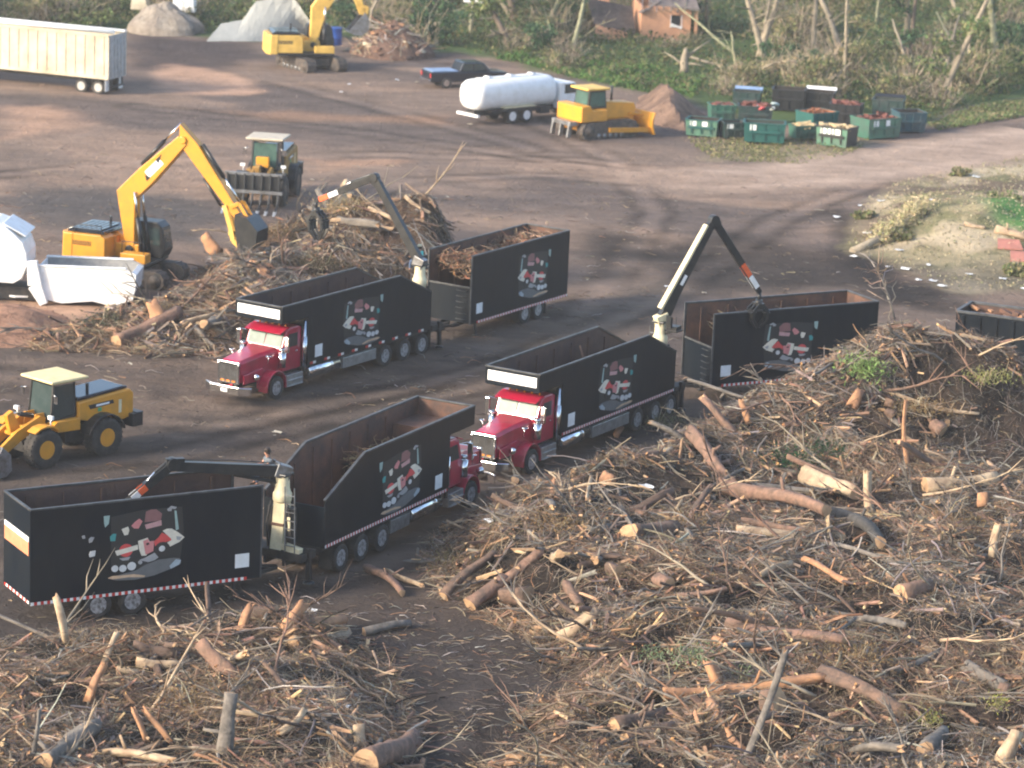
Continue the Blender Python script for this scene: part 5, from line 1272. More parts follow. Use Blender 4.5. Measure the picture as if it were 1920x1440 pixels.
# ------------------------------------------------------------------ loads inside the open bodies
def load(root, x0, x1, ztop, label, cols, n=1500, hump=.25):
    """brush lying in an open body; drawn in the body's own axes"""
    X = rng.uniform(x0, x1, n); Y = rng.uniform(-1.1, 1.1, n); L = rng.uniform(.3, 1.6, n)
    Z = ztop - .35 + hump * np.sin((X - x0) / (x1 - x0) * 9 + Y) + rng.uniform(-.2, .3, n)
    az = rng.uniform(0, 6.28, n); tl = rng.normal(0.05, .25, n)
    D = np.stack([np.cos(az) * np.cos(tl), np.sin(az) * np.cos(tl) * .5, np.sin(tl)], -1)
    P = np.stack([X, Y, Z], -1) - D * (L / 2)[:, None]
    P[:, 0] = np.clip(P[:, 0], x0, x1); P[:, 1] = np.clip(P[:, 1], -1.1, 1.1)
    V, F, T = twig_arrays(P, D, L, rng.uniform(.012, .045, n), palette(n, cols, [1] * len(cols), .3))
    V[:, 1] = np.clip(V[:, 1], -1.17, 1.17); V[:, 0] = np.clip(V[:, 0], x0 - .1, x1 + .1)
    gx, gy = np.meshgrid(np.linspace(x0, x1, 30), np.linspace(-1.17, 1.17, 9)); gz = ztop - .4 + hump * np.sin((gx - x0) / (x1 - x0) * 9 + gy)
    ii = np.arange(gx.size).reshape(gx.shape); Fq = np.stack([ii[:-1, :-1], ii[:-1, 1:], ii[1:, 1:], ii[1:, :-1]], -1).reshape(-1, 4)
    base = (np.stack([gx, gy, gz], -1).reshape(-1, 3), Fq, np.tile([.06, .045, .035], (gx.size, 1)))
    o = tinted('brush_load', *cat_arrays((V, F, T), base), TINTW)
    o.location = root.location; o.rotation_euler = root.rotation_euler
    return tag(o, label, 'brush load', kind='stuff')
BR = [(.22, .15, .10), (.30, .22, .15), (.14, .10, .075), (.34, .17, .10)]
load(T1T, .4, 8.4, 3.62, 'tangled brush filling the farthest trailer to its rim', BR, 1700)
load(T2T, 1.2, 5.2, 3.3, 'dark brush in the front of the right-hand trailer', [(.05, .045, .04), (.09, .07, .06), (.12, .10, .08)], 800)
load(T3, 2.2, 6.0, 2.9, 'sawn wood and brush at the front of the nearest truck body', [(.34, .22, .13), (.42, .3, .17), (.2, .13, .09)], 700)
load(T2, 3.0, 8.8, 2.6, 'dark brush low in the right-hand truck body', [(.06, .045, .04), (.1, .07, .06)], 600)

# ------------------------------------------------------------------ green dumpsters
GREENS = {'light': (0.075, 0.19, 0.125), 'teal': (0.012, 0.09, 0.08), 'dark': (0.010, 0.038, 0.035), 'black': (0.012, 0.013, 0.015), 'blue': (0.022, 0.07, 0.09), 'mid': (0.035, 0.13, 0.09)}
def dumpster(px, py, L, D, Hh, rz, col, fill, label, tags=0, lid=None, end=None):
    p = at(px, py)
    t = thing('dumpster', label, 'dumpster', (p.x, p.y, float(hgt(p.x, p.y, HBASE)) - .02), rz, 'dumped waste containers by the road')
    cm = mat('dumpster_paint_' + col, GREENS[col], tuple(c * .5 + .035 for c in GREENS[col]), .6, 0, 1.2, .1, 3, (.42, .62))
    em = mat('dumpster_paint_' + end, GREENS[end], None, .5) if end else cm
    fm = mat('dumpster_inside_' + fill, {'rust': (.30, .12, .06), 'dark': (.03, .025, .022), 'tan': (.55, .42, .24), 'red': (.17, .06, .045), 'none': (.04, .05, .045)}[fill], None, .9, 0, 2, .5, 8)
    m = MB(); x, y = L / 2, D / 2; tp = .07
    o = [(-x + tp, -y + tp), (x - tp, -y + tp), (x - tp, y - tp), (-x + tp, y - tp)]; q = [(-x, -y), (x, -y), (x, y), (-x, y)]
    vs = [(a, b, .12) for a, b in o] + [(a, b, Hh) for a, b in q] + [(a * .93, b * .93, Hh) for a, b in q] + [(a * .93, b * .93, Hh - .32) for a, b in q]
    m.add(vs, [(0, 3, 2, 1)] + [(i, (i + 1) % 4, (i + 1) % 4 + 4, i + 4) for i in (0, 2)], 0); k = len(m.v) - 16
    m.f += [(k + i, k + (i + 1) % 4, k + (i + 1) % 4 + 4, k + i + 4) for i in (1, 3)]; m.mi += [1, 1]; m.sm += [False] * 2
    m.f += [(k + 4 + i, k + 4 + (i + 1) % 4, k + 8 + (i + 1) % 4, k + 8 + i) for i in range(4)] + [(k + 8 + i, k + 8 + (i + 1) % 4, k + 12 + (i + 1) % 4, k + 12 + i) for i in range(4)] + [(k + 12, k + 13, k + 14, k + 15)]
    m.mi += [0] * 4 + [2] * 5; m.sm += [False] * 9
    b = m.build('container_body', [cm, em, fm], t)
    m = MB()
    for s in (-1, 1): m.box(-x - .02, x + .02, s * y - .05, s * y + .05, Hh - .06, Hh + .02); m.box(s * x - .05, s * x + .05, -y + .051, y - .051, Hh - .06, Hh + .02)
    for s in (-1, 1): m.box(-x * .8, x * .8, s * (y - .02), s * (y + .09), Hh * .52, Hh * .52 + .16)
    for i in (-.6, 0, .6):
        for s in (-1, 1): m.box(i * x - .04, i * x + .04, s * (y - .03), s * (y + .045), .3, Hh - .07)
    for sx in (-.75, .75):
        for sy in (-.7, .7): m.lathe([(.08, -.04), (.08, .04)], (sx * x, sy * y, .07), 'y', 10)
    m.build('rim_and_ribs', [em if end else cm], t)
    if fill in ('rust', 'tan', 'red'):
        m = MB()
        for i in range(26):
            a = Vector((random.uniform(-x * .8, x * .8), random.uniform(-y * .75, y * .75), Hh + random.uniform(-.3, .12))); d = Vector((random.uniform(-1, 1), random.uniform(-1, 1), random.uniform(-.3, .5))).normalized() * random.uniform(.3, .7)
            m.bar(a - d / 2, a + d / 2, random.uniform(.1, .4), random.uniform(.03, .15))
        m.build('waste', fm, t)
    if lid:
        m = MB(); m.hexa([(-x, y - .1, Hh + .03), (x, y - .1, Hh + .03), (x, y + .1, Hh + .03), (-x, y + .1, Hh + .03), (-x, y + .25, Hh + .16), (x, y + .25, Hh + .16), (x, y + .3, Hh + .2), (-x, y + .3, Hh + .2)])
        m.build('lid', {'white': WHITE, 'blue': BLUEC, 'black': DARK}[lid], t)
    for i in range(tags):
        m = MB(); u = -x * .7 + i * (1.4 * x / max(tags, 2)); m.box(u, u + .42, -y - .03, -y - .005 + tp * .2, Hh * .66, Hh * .93, 0); m.build('label_sheet', WHITE, t)
    return t
for a in (
    (1318, 254, 2.2, 1.6, 1.2, R(-14), 'light', 'dark', 'pale green open dumpster at the front left of the row', 2, None, 'teal'),
    (1372, 258, 1.5, 1.3, 1.15, R(12), 'dark', 'dark', 'small dark dumpster between the pale and the teal dumpsters', 1),
    (1432, 268, 2.8, 1.7, 1.4, R(-4), 'teal', 'none', 'long teal dumpster in front with a white and red sheet', 1, None, 'teal'),
    (1505, 262, 1.7, 1.2, 1.0, R(22), 'mid', 'tan', 'small dumpster of tan scraps in the middle of the front row', 0),
    (1530, 248, 2.4, 1.8, 1.45, R(38), 'teal', 'rust', 'teal dumpster topped with orange rusty scrap', 0),
    (1568, 274, 2.3, 1.8, 1.4, R(-30), 'light', 'tan', 'pale green dumpster with a cream load nearest the dirt road', 3, None, 'black'),
    (1640, 258, 2.9, 2.0, 1.45, R(35), 'light', 'red', 'big pale green dumpster with a dull red load facing the road', 2, None, 'mid'),
    (1702, 248, 2.0, 1.8, 1.45, R(14), 'blue', 'dark', 'blue-green dumpster at the right end of the row', 0),
    (1664, 228, 2.2, 1.7, 1.6, R(-12), 'dark', 'none', 'dark green dumpster behind the right end of the row', 0, 'black'),
    (1585, 232, 2.2, 1.6, 1.45, R(-15), 'black', 'red', 'black dumpster of reddish scrap at the back right', 0),
    (1535, 210, 2.2, 1.6, 1.5, R(-12), 'black', 'dark', 'black dumpster at the back with raised white lid', 0, 'white'),
    (1478, 208, 2.4, 1.8, 1.6, R(-8), 'black', 'dark', 'tall black dumpster at the back of the cluster', 0),
    (1400, 205, 2.0, 1.4, 1.3, R(-10), 'dark', 'dark', 'dark dumpster with a blue-grey lid at the back left', 0, 'blue'),
    (1415, 232, 2.4, 1.6, 1.3, R(-4), 'dark', 'red', 'low dark dumpster of mixed scrap behind the teal one', 0),
    (1352, 226, 1.8, 1.4, 1.2, R(8), 'mid', 'red', 'green dumpster of broken red scrap at the back left', 0),
): dumpster(*a)
def bags(px, py, n, cols, name, label, cat):
    for i in range(n):
        p = at(px + random.uniform(-1, 1) * 22, py + random.uniform(-1, 1) * 5); m = MB()
        r_ = random.uniform(.25, .42); pts = [(0, -.5)] + [(math.cos(a) * random.uniform(.8, 1.1), math.sin(a)) for a in np.linspace(-1.2, 1.2, 5)] + [(0, 1.05)]
        m.lathe([(max(0, x * r_), z * r_ * .75) for x, z in pts], (0, 0, 0), 'z', 9, 0)
        o = m.build(name, mat('bag_%d' % (i % len(cols)), cols[i % len(cols)], rough=.5), None)
        o.location = (p.x, p.y, float(hgt(p.x, p.y, HBASE)) + (1.22 if py < 250 else .15)); o.rotation_euler = (random.uniform(-.4, .4), random.uniform(-.4, .4), random.uniform(0, 6)); o.scale = (1.1, .8, .45)
        tag(o, label, cat, 'rubbish bags among the dumpsters')
bags(1430, 232, 5, [(.7, .68, .6), (.6, .1, .1), (.5, .6, .6)], 'rubbish_bag', 'white, red or pale bag on top of the low scrap dumpster', 'bag')

# ------------------------------------------------------------------ far piles, house, lamp post
def cone(name, px, py, h, rx, ry, c0, c1, label, cat, peak=1.0, seed=1, rot=0, n=34, m=None, rough=1.0):
    p = at(px, py); V = []; T = []; F = []
    rs = np.linspace(0, 1, 16)
    for i, r_ in enumerate(rs):
        for k in range(n):
            a = 2 * math.pi * k / n; x, y = rx * r_ * math.cos(a), ry * r_ * math.sin(a)
            nz = float(fbm(p.x + x, p.y + y, rx * .35, seed)); z = h * (1 - r_) ** peak * (1 + (.5 * nz - .25) * rough) + .35 * h * .3 * rough * (float(vnoise(p.x + x, p.y + y, .6, seed)) - .5) * (1 - r_)
            V.append((x * (0.85 + .3 * float(vnoise(a * 2, 0, 1, seed))), y, z - .1 * (r_ > .99) * 3)); kk = nz; T.append(np.array(c0) * (1 - kk) + np.array(c1) * kk)
    for i in range(15):
        for k in range(n): F.append((i * n + k, i * n + (k + 1) % n, (i + 1) * n + (k + 1) % n, (i + 1) * n + k))
    o = tinted(name, V, F, T, m or MOUNDM, smooth=bool(m)); o.location = (p.x, p.y, float(bedrock(p.x, p.y))); o.rotation_euler.z = rot
    return tag(o, label, cat)
def tarp_stack():
    y0 = at(440, 79).y
    base = [at(384, 80), at(440, 80), at(500, 79), at(545, 76), at(592, 70)]
    ridge = [at_y(414, 45, y0 + 1.2), at_y(455, 36, y0 + 2.0), at_y(480, 2, y0 + 2.6), at_y(548, -8, y0 + 2.6), at_y(584, 44, y0 + 1.8)]
    back = [Vector((q.x + .3, q.y + 3.0, 0)) for q in ridge]
    V = []; n = 9; rows = []
    for i in range(5):
        col = [base[i].lerp(ridge[i], k / 6) for k in range(7)] + [ridge[i].lerp(back[i], k / 4) for k in range(1, 5)]; rows.append(col)
    fine = []
    for i in range(4):
        for u in range(6): fine.append([rows[i][k].lerp(rows[i + 1][k], u / 6) for k in range(11)])
    fine.append(rows[4])
    for i, col in enumerate(fine):
        for k, q in enumerate(col):
            d = .16 * (float(fbm(q.x * 1.4 + k, q.z, .9, 12)) - .5); V.append((q.x, q.y + d * 2, max(q.z + d, -.1) if k else -.1))
    F = [(i * 11 + k, (i + 1) * 11 + k, (i + 1) * 11 + k + 1, i * 11 + k + 1) for i in range(len(fine) - 1) for k in range(10)]
    F += []
    T = [np.array((.34, .35, .335)) * (0.9 + .2 * float(fbm(v[0], v[2], 1.5, 13))) for v in V]
    o = tinted('tarp_stack', V, F, T, TINTS); tag(o, 'pale grey tarp-covered stack rising behind the far excavator', 'covered stack')
    m = MB(); q = ridge[3]; m.hexa([(q.x - .5, q.y - .2, q.z - .05), (q.x + .5, q.y - .2, q.z - .25), (q.x + .5, q.y + .2, q.z - .25), (q.x - .5, q.y + .2, q.z - .05), (q.x - .5, q.y - .2, q.z + .25), (q.x + .5, q.y - .2, q.z + .1), (q.x + .5, q.y + .2, q.z + .1), (q.x - .5, q.y + .2, q.z + .25)]); m.build('tarp_fold', WHITE, o)
tarp_stack()
cone('debris_pile', 305, 62, 2.6, 3.4, 2.8, (.40, .35, .29), (.26, .22, .19), 'pale mound of debris behind the white trailer', 'debris pile', .6, 7)
cone('debris_pile', 735, 104, 2.9, 3.2, 3.4, (.24, .15, .115), (.15, .10, .08), 'brown rubble pile right of the far excavator', 'debris pile', .8, 9)
for px, py, w_, lab in ((345, 52, 1.9, 'white block on the right of the pale debris mound'), (262, 48, 1.4, 'pale block on the left of the debris mound')):
    p = at(px, py); m = MB(); m.hexa([(-w_ / 2, -.6, 0), (w_ / 2, -.7, 0), (w_ / 2, .6, 0), (-w_ / 2, .6, .1), (-w_ / 2 + .1, -.5, 1.1), (w_ / 2 - .2, -.55, 1.2), (w_ / 2, .5, 1.1), (-w_ / 2, .5, .95)])
    o = m.build('concrete_block', TRAILW if px < 300 else WHITE, None, .06); o.location = (p.x, p.y, 1.35); tag(o, lab, 'block')
p = at(626, 98); m = MB(); m.lathe([(.6, 0), (.62, .05), (.6, .5), (.63, .55), (.6, .6), (.6, 1.3), (.63, 1.35), (.55, 1.36), (0, 1.36)], (0, 0, 0), 'z', 20)
o = m.build('water_tank', mat('blue_plastic', (.02, .08, .34), rough=.4)); o.location = (p.x, p.y, .6); tag(o, 'blue plastic drum beside the far excavator', 'drum')
def rubble_sticks():
    p0 = at(735, 104); n = 420; a = rng.uniform(0, 6.28, n); r_ = rng.uniform(0, 1, n) ** .5 * 3.2
    P = np.stack([p0.x + r_ * np.cos(a), p0.y + r_ * np.sin(a), np.maximum(.1, 2.5 * (1 - r_ / 3.2) ** .8 + .25)], -1); D = rng.normal(0, 1, (n, 3)) * np.array([1, 1, .45])
    tag(tinted('splintered_wood', *twig_arrays(P, D, rng.uniform(.4, 1.8, n), rng.uniform(.02, .07, n), palette(n, TW, (1,) * 7, .3)), TINTW), 'splintered wood bristling from the brown rubble pile', 'splintered wood', kind='stuff')
rubble_sticks()
for i in range(46):
    p0 = at(735, 104); a = random.uniform(0, 6.28); r_ = random.uniform(0, 1) ** .5 * 3.0; x, y = p0.x + r_ * math.cos(a), p0.y + r_ * math.sin(a)
    m = MB(); q = random.uniform(.15, .5); m.bar((-q, 0, 0), (q, random.uniform(-.1, .1), random.uniform(-.2, .2)), random.uniform(.15, .5), random.uniform(.08, .3))
    o = m.build('rubble_chunk', random.choice((WOOD_O, BARK_P, TRAILW, BARK_P, RUST))); o.location = (x, y, max(.1, 2.4 * (1 - r_ / 3.1) ** .8 + .25)); o.rotation_euler = (random.uniform(-.5, .5), random.uniform(-.5, .5), random.uniform(0, 6))
    tag(o, 'broken chunk lying on the brown rubble pile by the far excavator', 'rubble', 'chunks on the far rubble pile')

def house():
    g = at(1248, 82); t = thing('ruined_house', 'storm-wrecked orange house with a torn roof in the trees', 'house', (g.x, g.y, float(bedrock(g.x, g.y)) - .1), R(6))
    HW_ = mat('orange_house_wall', (.58, .30, .17), (.46, .24, .15), .85, 0, 1.2, .3, 8)
    m = MB()
    # front wall with a window hole, built of butted pieces
    m.box(-2.1, .35, 0, .2, 0, 2.9); m.box(.35, 1.2, 0, .2, 0, 1.35); m.box(.35, 1.2, 0, .2, 2.25, 2.9); m.box(1.2, 2.0, 0, .2, 0, 2.9)
    m.box(-2.1, -1.9, .2, 6, 0, 2.9); m.box(1.8, 2.0, .2, 6, 0, 2.9); m.box(-1.9, 1.8, 5.8, 6, 0, 2.9)
    m.box(2.35, 2.6, .1, .3, 0, 2.6)
    m.build('wall', HW_, t)
    m = MB(); m.box(.35, 1.2, .22, .26, 1.35, 2.25); w_ = m.build('window', DARK, t)
    m = MB(); m.box(.25, 1.3, -.06, 0, 1.25, 1.35); m.box(.3, .35, -.04, 0, 1.35, 2.25); m.box(1.2, 1.25, -.04, 0, 1.35, 2.25); m.bar((.35, -.1, 1.5), (1.25, -.12, 1.2), .1, .16); m.build('window_frame', WHITE, w_)
    m = MB(); m.hexa([(-1.2, .3, 2.95), (2.6, -.4, 2.7), (2.6, 2.8, 3.7), (-2.2, 2.8, 4.1), (-1.2, .3, 3.08), (2.6, -.4, 2.83), (2.6, 2.8, 3.83), (-2.2, 2.8, 4.23)]); m.bar((-2.3, -.3, 2.4), (-.6, .6, 3.3), .5, .1)
    for k in range(7): m.bar((-2.2 + k * .6, -.6 + .3 * (k % 2), 2.7 - .1 * (k % 3)), (-1.9 + k * .6, 1.4, 3.5), .1, .12); m.hexa([(-6.0, .2, 1.2), (-2.5, .2, .5), (-2.5, 3.2, 2.3), (-6.3, 3.4, 2.9), (-6.0, .2, 1.36), (-2.5, .2, .66), (-2.5, 3.2, 2.46), (-6.3, 3.4, 3.06)])
    m.build('roof', mat('grey_brown_roof', (.20, .165, .15), (.13, .11, .10), .9, 0, 2, .5, 6), t)
    m = MB(); m.box(-5.6, -4.3, 4.2, 4.5, 2.6, 5.2); m.box(-2.1, 2.4, 4.0, 4.2, 3.9, 6.4); m.box(-6.8, -2.2, 4.3, 4.45, 4.6, 5.3, 1); m.build('upper_wall', [HW_, CREAM], t)
    for k, (x, z) in enumerate(((-5.2, .8), (-3.9, .55))):
        m = MB(); m.hexa([(x - .75, -.5, z - .5), (x + .6, -.5, z - .75), (x + .6, -.3, z - .75), (x - .75, -.3, z - .5), (x - .7, -.1, z + .5), (x + .65, -.1, z + .1), (x + .65, .1, z + .1), (x - .7, .1, z + .5)]); m.build('broken_wall_panel', HW_, t)
house()

def lamp_post():
    g = at(882, 72); t = thing('lamp_post', 'pale pole with two white lamp heads at the treeline', 'lamp post', (g.x, g.y, float(bedrock(g.x, g.y))))
    m = MB(); m.tube([(0, 0, -.2), (0.05, 0, 2.4), (.1, 0, 2.75)], [.19, .16, .14], 10); m.build('pole', mat('weathered_pole', (.42, .40, .30), (.3, .28, .2), .8), t)
    m = MB(); m.bar((-.5, 0, 2.8), (.75, 0, 2.75), .1, .1); m.build('crossarm', STEEL, t)
    for x in (-.35, .62):
        m = MB(); m.hexa([(x - .32, -.3, 2.72), (x + .3, -.3, 2.68), (x + .3, .25, 2.9), (x - .32, .25, 2.92), (x - .28, -.2, 3.1), (x + .27, -.2, 3.05), (x + .27, .25, 3.1), (x - .28, .25, 3.12)]); m.build('lamp_head', WHITE, t, .06)
lamp_post()

# ------------------------------------------------------------------ trees and shrubs
TL = W([(-300, 66), (0, 62), (240, 60), (480, 70), (560, 56), (700, 76), (790, 96), (860, 94), (980, 112), (1060, 138), (1180, 160), (1290, 178), (1420, 188), (1560, 192), (1740, 212), (1800, 196), (1920, 170), (2200, 120)])
def tline(x): return np.interp(x, TL[:, 0], TL[:, 1])

def limb_mesh(seed, hgt_, r0, nb, lean=0.0, spread=1.0, top=0.55, n=8):
    rr = random.Random(seed); m = MB(); pth = []; x = y = 0
    k = 7
    for i in range(k):
        t = i / (k - 1); pth.append((x + lean * hgt_ * t, y, hgt_ * t - .3 * (i == 0))); x += rr.uniform(-.05, .05) * hgt_ / 4; y += rr.uniform(-.05, .05) * hgt_ / 4
    m.tube(pth, [r0 * (1.15 - .75 * i / (k - 1)) for i in range(k)], n)
    ends = []
    for b in range(nb):
        t = rr.uniform(.28, .98); i = min(int(t * (k - 1)), k - 2); u = t * (k - 1) - i
        p = Vector(pth[i]).lerp(Vector(pth[i + 1]), u); a = rr.uniform(0, 6.28); L = rr.uniform(.16, .36) * hgt_ * spread * (1.1 - t * .5)
        d = Vector((math.cos(a), math.sin(a), rr.uniform(-.1, .8))).normalized(); q1 = p + d * L * .5 + Vector((0, 0, L * .05)); q2 = q1 + (d + Vector((rr.uniform(-.4, .4), rr.uniform(-.4, .4), rr.uniform(-.35, .25)))).normalized() * L * .5
        rb = r0 * (1.0 - .7 * t) * .42; m.tube([p, q1, q2], [rb, rb * .65, rb * .2], 5); ends += [q1, q2]
        for s in range(3):
            c = q1.lerp(q2, rr.uniform(-.6, 1)); e = c + (d + Vector((rr.uniform(-1, 1), rr.uniform(-1, 1), rr.uniform(-.5, .7)))).normalized() * L * .4; m.tube([c, e], [rb * .35, rb * .1], 4); ends.append(e)
    return m, ends, pth

def crown_arrays(ends, n, size, cols, blob=.7, drop=0.1):
    P = []; C = []
    for e in ends:
        k = max(4, int(n / len(ends) * rng.uniform(.3, 1.8))); r_ = blob * rng.uniform(.5, 1.3)
        q = rng.normal(0, 1, (k, 3)) * np.array([r_, r_, r_ * .6]) * .55 + np.array(e) + np.array([0, 0, -drop])
        P.append(q); C.append(palette(k, cols, [1] * len(cols), .22) * rng.uniform(.7, 1.3))
    return leaf_arrays(np.concatenate(P), size, np.concatenate(C), .65)

LC1 = [tuple(v * 1.35 for v in c) for c in [(.085, .125, .045), (.06, .10, .04), (.13, .16, .065), (.17, .17, .08)]]
LC2 = [tuple(v * 1.35 for v in c) for c in [(.16, .155, .075), (.12, .14, .06), (.21, .18, .10), (.09, .11, .05)]]
LC3 = [tuple(v * 1.35 for v in c) for c in [(.045, .085, .045), (.06, .11, .05), (.035, .065, .04)]]
TRUNKP = mat('pale_grey_trunk', (.31, .26, .19), (.17, .145, .11), .9, 0, 1.6, .6, 7)
TRUNKG = mat('lichen_trunk', (.30, .30, .18), (.18, .17, .11), .9, 0, 1.6, .6, 7)
TRUNKD = mat('brown_trunk', (.16, .12, .09), (.09, .07, .055), .9, 0, 1.6, .6, 7)
def tree_proto(seed, h, r0, nb, lean, leaves, cols, bark, size=.34, blob=.9):
    m, ends, _ = limb_mesh(seed, h, r0, nb, lean)
    root = thing('tree', 'tree', 'tree'); m.build('trunk', bark, root)
    if leaves: tinted('crown', *crown_arrays(ends, leaves, size, cols, blob), TINTV, root)
    return root
KINDS = [
    (tree_proto(1, 11, .24, 17, .02, 2600, LC1, TRUNKG), 'leafy broken tree standing in the tangled woods'),
    (tree_proto(2, 13, .22, 13, -.06, 1500, LC2, TRUNKP), 'thin tree with sparse yellowish leaves in the woods'),
    (tree_proto(3, 9, .28, 15, .12, 1900, LC1, TRUNKD), 'slanting brown-trunked tree in the woods'),
    (tree_proto(4, 10, .2, 16, -.03, 0, LC1, TRUNKP), 'bare storm-stripped pale tree in the woods'),
    (tree_proto(5, 7.5, .2, 18, .05, 2800, LC3, TRUNKD, .3), 'dark green bushy tree in the woods'),
]
def shrub_proto(seed, r_, h, n, cols, twn, twc):
    root = thing('shrub', 'shrub', 'shrub')
    rr = np.random.default_rng(seed)
    ends = [(rr.normal(0, r_ * .5), rr.normal(0, r_ * .5), abs(rr.normal(.45, .28)) * h) for _ in range(16)]
    tinted('foliage', *crown_arrays(ends, n, .27, cols, .65 * r_ / 1.6), TINTV, root)
    P = rr.normal(0, r_ * .3, (twn, 3)); P[:, 2] = 0; D = rr.normal(0, .55, (twn, 3)); D[:, 2] = abs(D[:, 2]) + .5
    tinted('stems', *twig_arrays(P, D, rr.uniform(.5, 1.25, twn) * h, rr.uniform(.018, .05, twn), palette(twn, twc, [1] * len(twc), .3), .2), TINTW, root)
    return root
TWC = [(.40, .35, .26), (.30, .24, .17), (.24, .2, .16)]
SHK = [(shrub_proto(11, 1.6, 2.2, 1300, LC1, 40, TWC), 'low green shrub in the tangle at the edge of the woods'),
       (shrub_proto(12, 2.0, 2.8, 1100, LC2, 90, TWC), 'dry olive shrub full of bare stems in the woods'),
       (shrub_proto(13, 1.5, 3.2, 1500, LC3, 30, TWC), 'dark green shrub in the shade of the woods'),
       (shrub_proto(14, 1.8, 1.9, 250, LC2, 170, TWC), 'bare grey thicket of broken stems in the woods')]
def scatter(kinds, n, x0, x1, off, wts, group, first, clear=None, smin=.7, smax=1.3, lean=.05):
    used = set(); c = 0
    while c < n:
        x = rng.uniform(x0, x1); y = float(tline(x)) + rng.uniform(*off) ** 1.0
        if abs(x) > y * .18 + 6: continue
        if clear and any(math.hypot(x - a, y - b) < r_ for a, b, r_ in clear): continue
        k = rng.choice(len(kinds), p=np.array(wts) / sum(wts)); o, lab = kinds[k]
        z = float(bedrock(x, y)) - .05; s = rng.uniform(smin, smax)
        if k in used: o = dup(o)
        used.add(k); o.location = (x, y, z); o.rotation_euler = (rng.normal(0, lean), rng.normal(0, lean), rng.uniform(0, 6.28)); o.scale = (s, s, s * rng.uniform(.85, 1.15)); o['label'] = lab; o['group'] = group
        c += 1
    for k in range(len(kinds)):
        if k not in used:
            for q in list(kinds[k][0].children) + [kinds[k][0]]: bpy.data.objects.remove(q)
h0 = at(1248, 82); e0 = at(572, 127); g0 = at(505, 70); d0 = at(305, 62); r0_ = at(735, 104); l0 = at(882, 72)
CLR = [(h0.x, h0.y + 1, 6.0), (h0.x - 4, h0.y, 4.5), (e0.x, e0.y, 6.5), (e0.x + 4, e0.y, 4), (g0.x, g0.y, 7.5), (d0.x, d0.y, 4.5), (r0_.x, r0_.y, 4), (l0.x, l0.y, 2.5), (h0.x - 1, h0.y - 7, 5.5), (h0.x - 1.5, h0.y - 12, 6), (h0.x - 1, h0.y - 17, 5.5)]
scatter(KINDS, 46, -52, 60, (3, 52), (3.4, 3.4, 2.5, 4, .5), 'storm-damaged trees of the woods behind the yard', True, CLR, lean=.32)
scatter(SHK, 175, -50, 56, (0.6, 50), (3, 4, 1.0, 4), 'shrubs and thickets of the woods behind the yard', True, CLR)

SN = []
for i in range(26):
    x = rng.uniform(-22, 46); y = float(tline(x)) + rng.uniform(2, 30)
    if any(math.hypot(x - a, y - b) < r_ for a, b, r_ in CLR): continue
    m, _e, _p = limb_mesh(500 + i % 6, rng.uniform(4, 8), rng.uniform(.09, .18), 7) if len(SN) < 6 else (None, 0, 0)
    if m: SN.append(m.mesh('snag', [[TRUNKP, TRUNKG, TRUNKP][i % 3]]))
    o = bpy.data.objects.new('snag', SN[i % len(SN)]); COL.objects.link(o); o.location = (x, y, float(bedrock(x, y)) + .2); o.rotation_euler = (rng.normal(0, .75), rng.normal(0, .75), rng.uniform(0, 6.28)); tag(o, 'pale dead limb leaning or fallen in the tangled woods', 'dead limb', 'dead limbs in the woods')

for i, (dx, dy, k, lab) in enumerate(((-2.4, -2.4, 0, 'green shrub hiding the foot of the ruined house wall'), (1.8, -2.2, 1, 'dry olive shrub before the right corner of the ruined house'), (-5.5, -1.6, 3, 'bare thicket against the collapsed roof of the ruined house'), (.2, -3.6, 3, 'bare thicket just below the ruined house'))):
    o = dup(SHK[k][0], None, (h0.x + dx, h0.y + dy, float(bedrock(h0.x, h0.y)) - .3), (0, 0, i), (.75, .6, .55), lab)

def special_trunk(px0, py0, px1, py1, r_, bark, label, nb=7, depth=0.0, leaves=0, cols=LC2):
    a = at(px0, py0); b = at_y(px1, py1, a.y + depth)
    root = thing('tree', label, 'tree', (a.x, a.y, float(bedrock(a.x, a.y)) - .1))
    d = b - a; top = d * 1.55; rr = random.Random(int(px0)); m = MB()
    pth = [Vector((0, 0, -.2))] + [top * t + Vector((rr.uniform(-.12, .12), rr.uniform(-.12, .12), 0)) for t in (.2, .42, .65, .85, 1)]
    m.tube(pth, [r_ * q for q in (1.1, 1, .9, .78, .62, .4)], 10); ends = []
    for i in range(nb):
        t = rr.uniform(.15, 1); p = top * t; aa = rr.uniform(0, 6.28); L = rr.uniform(.8, 2.4); e = p + Vector((math.cos(aa), math.sin(aa) * .7, rr.uniform(-.2, .9))) * L
        m.tube([p, p.lerp(e, .5) + Vector((0, 0, .1)), e], [r_ * .35, r_ * .22, r_ * .08], 6); ends += [p.lerp(e, .6), e]
    m.build('trunk', bark, root)
    if leaves: tinted('crown', *crown_arrays(ends, leaves, .32, cols, .8), TINTV, root)
    return root
special_trunk(1418, 118, 1450, 20, .27, TRUNKP, 'pale forked trunk leaning right above the dumpsters', 8)
special_trunk(1522, 118, 1530, 20, .22, TRUNKP, 'straight pale bare trunk right of the leaning forked one', 3)
special_trunk(1762, 190, 1830, 40, .24, TRUNKP, 'tall grey trunk leaning right near the road, hung with green vines', 8, 0, 900, LC1)
special_trunk(1280, 135, 1285, 105, .34, TRUNKP, 'thick broken pale stub below the ruined house', 4)
special_trunk(1640, 60, 1646, 20, .16, TRUNKG, 'thin yellow-green trunk in the middle of the right woods', 3)
special_trunk(1382, 150, 1375, 90, .12, TRUNKG, 'slender mossy trunk beside the arched fallen tree', 3)
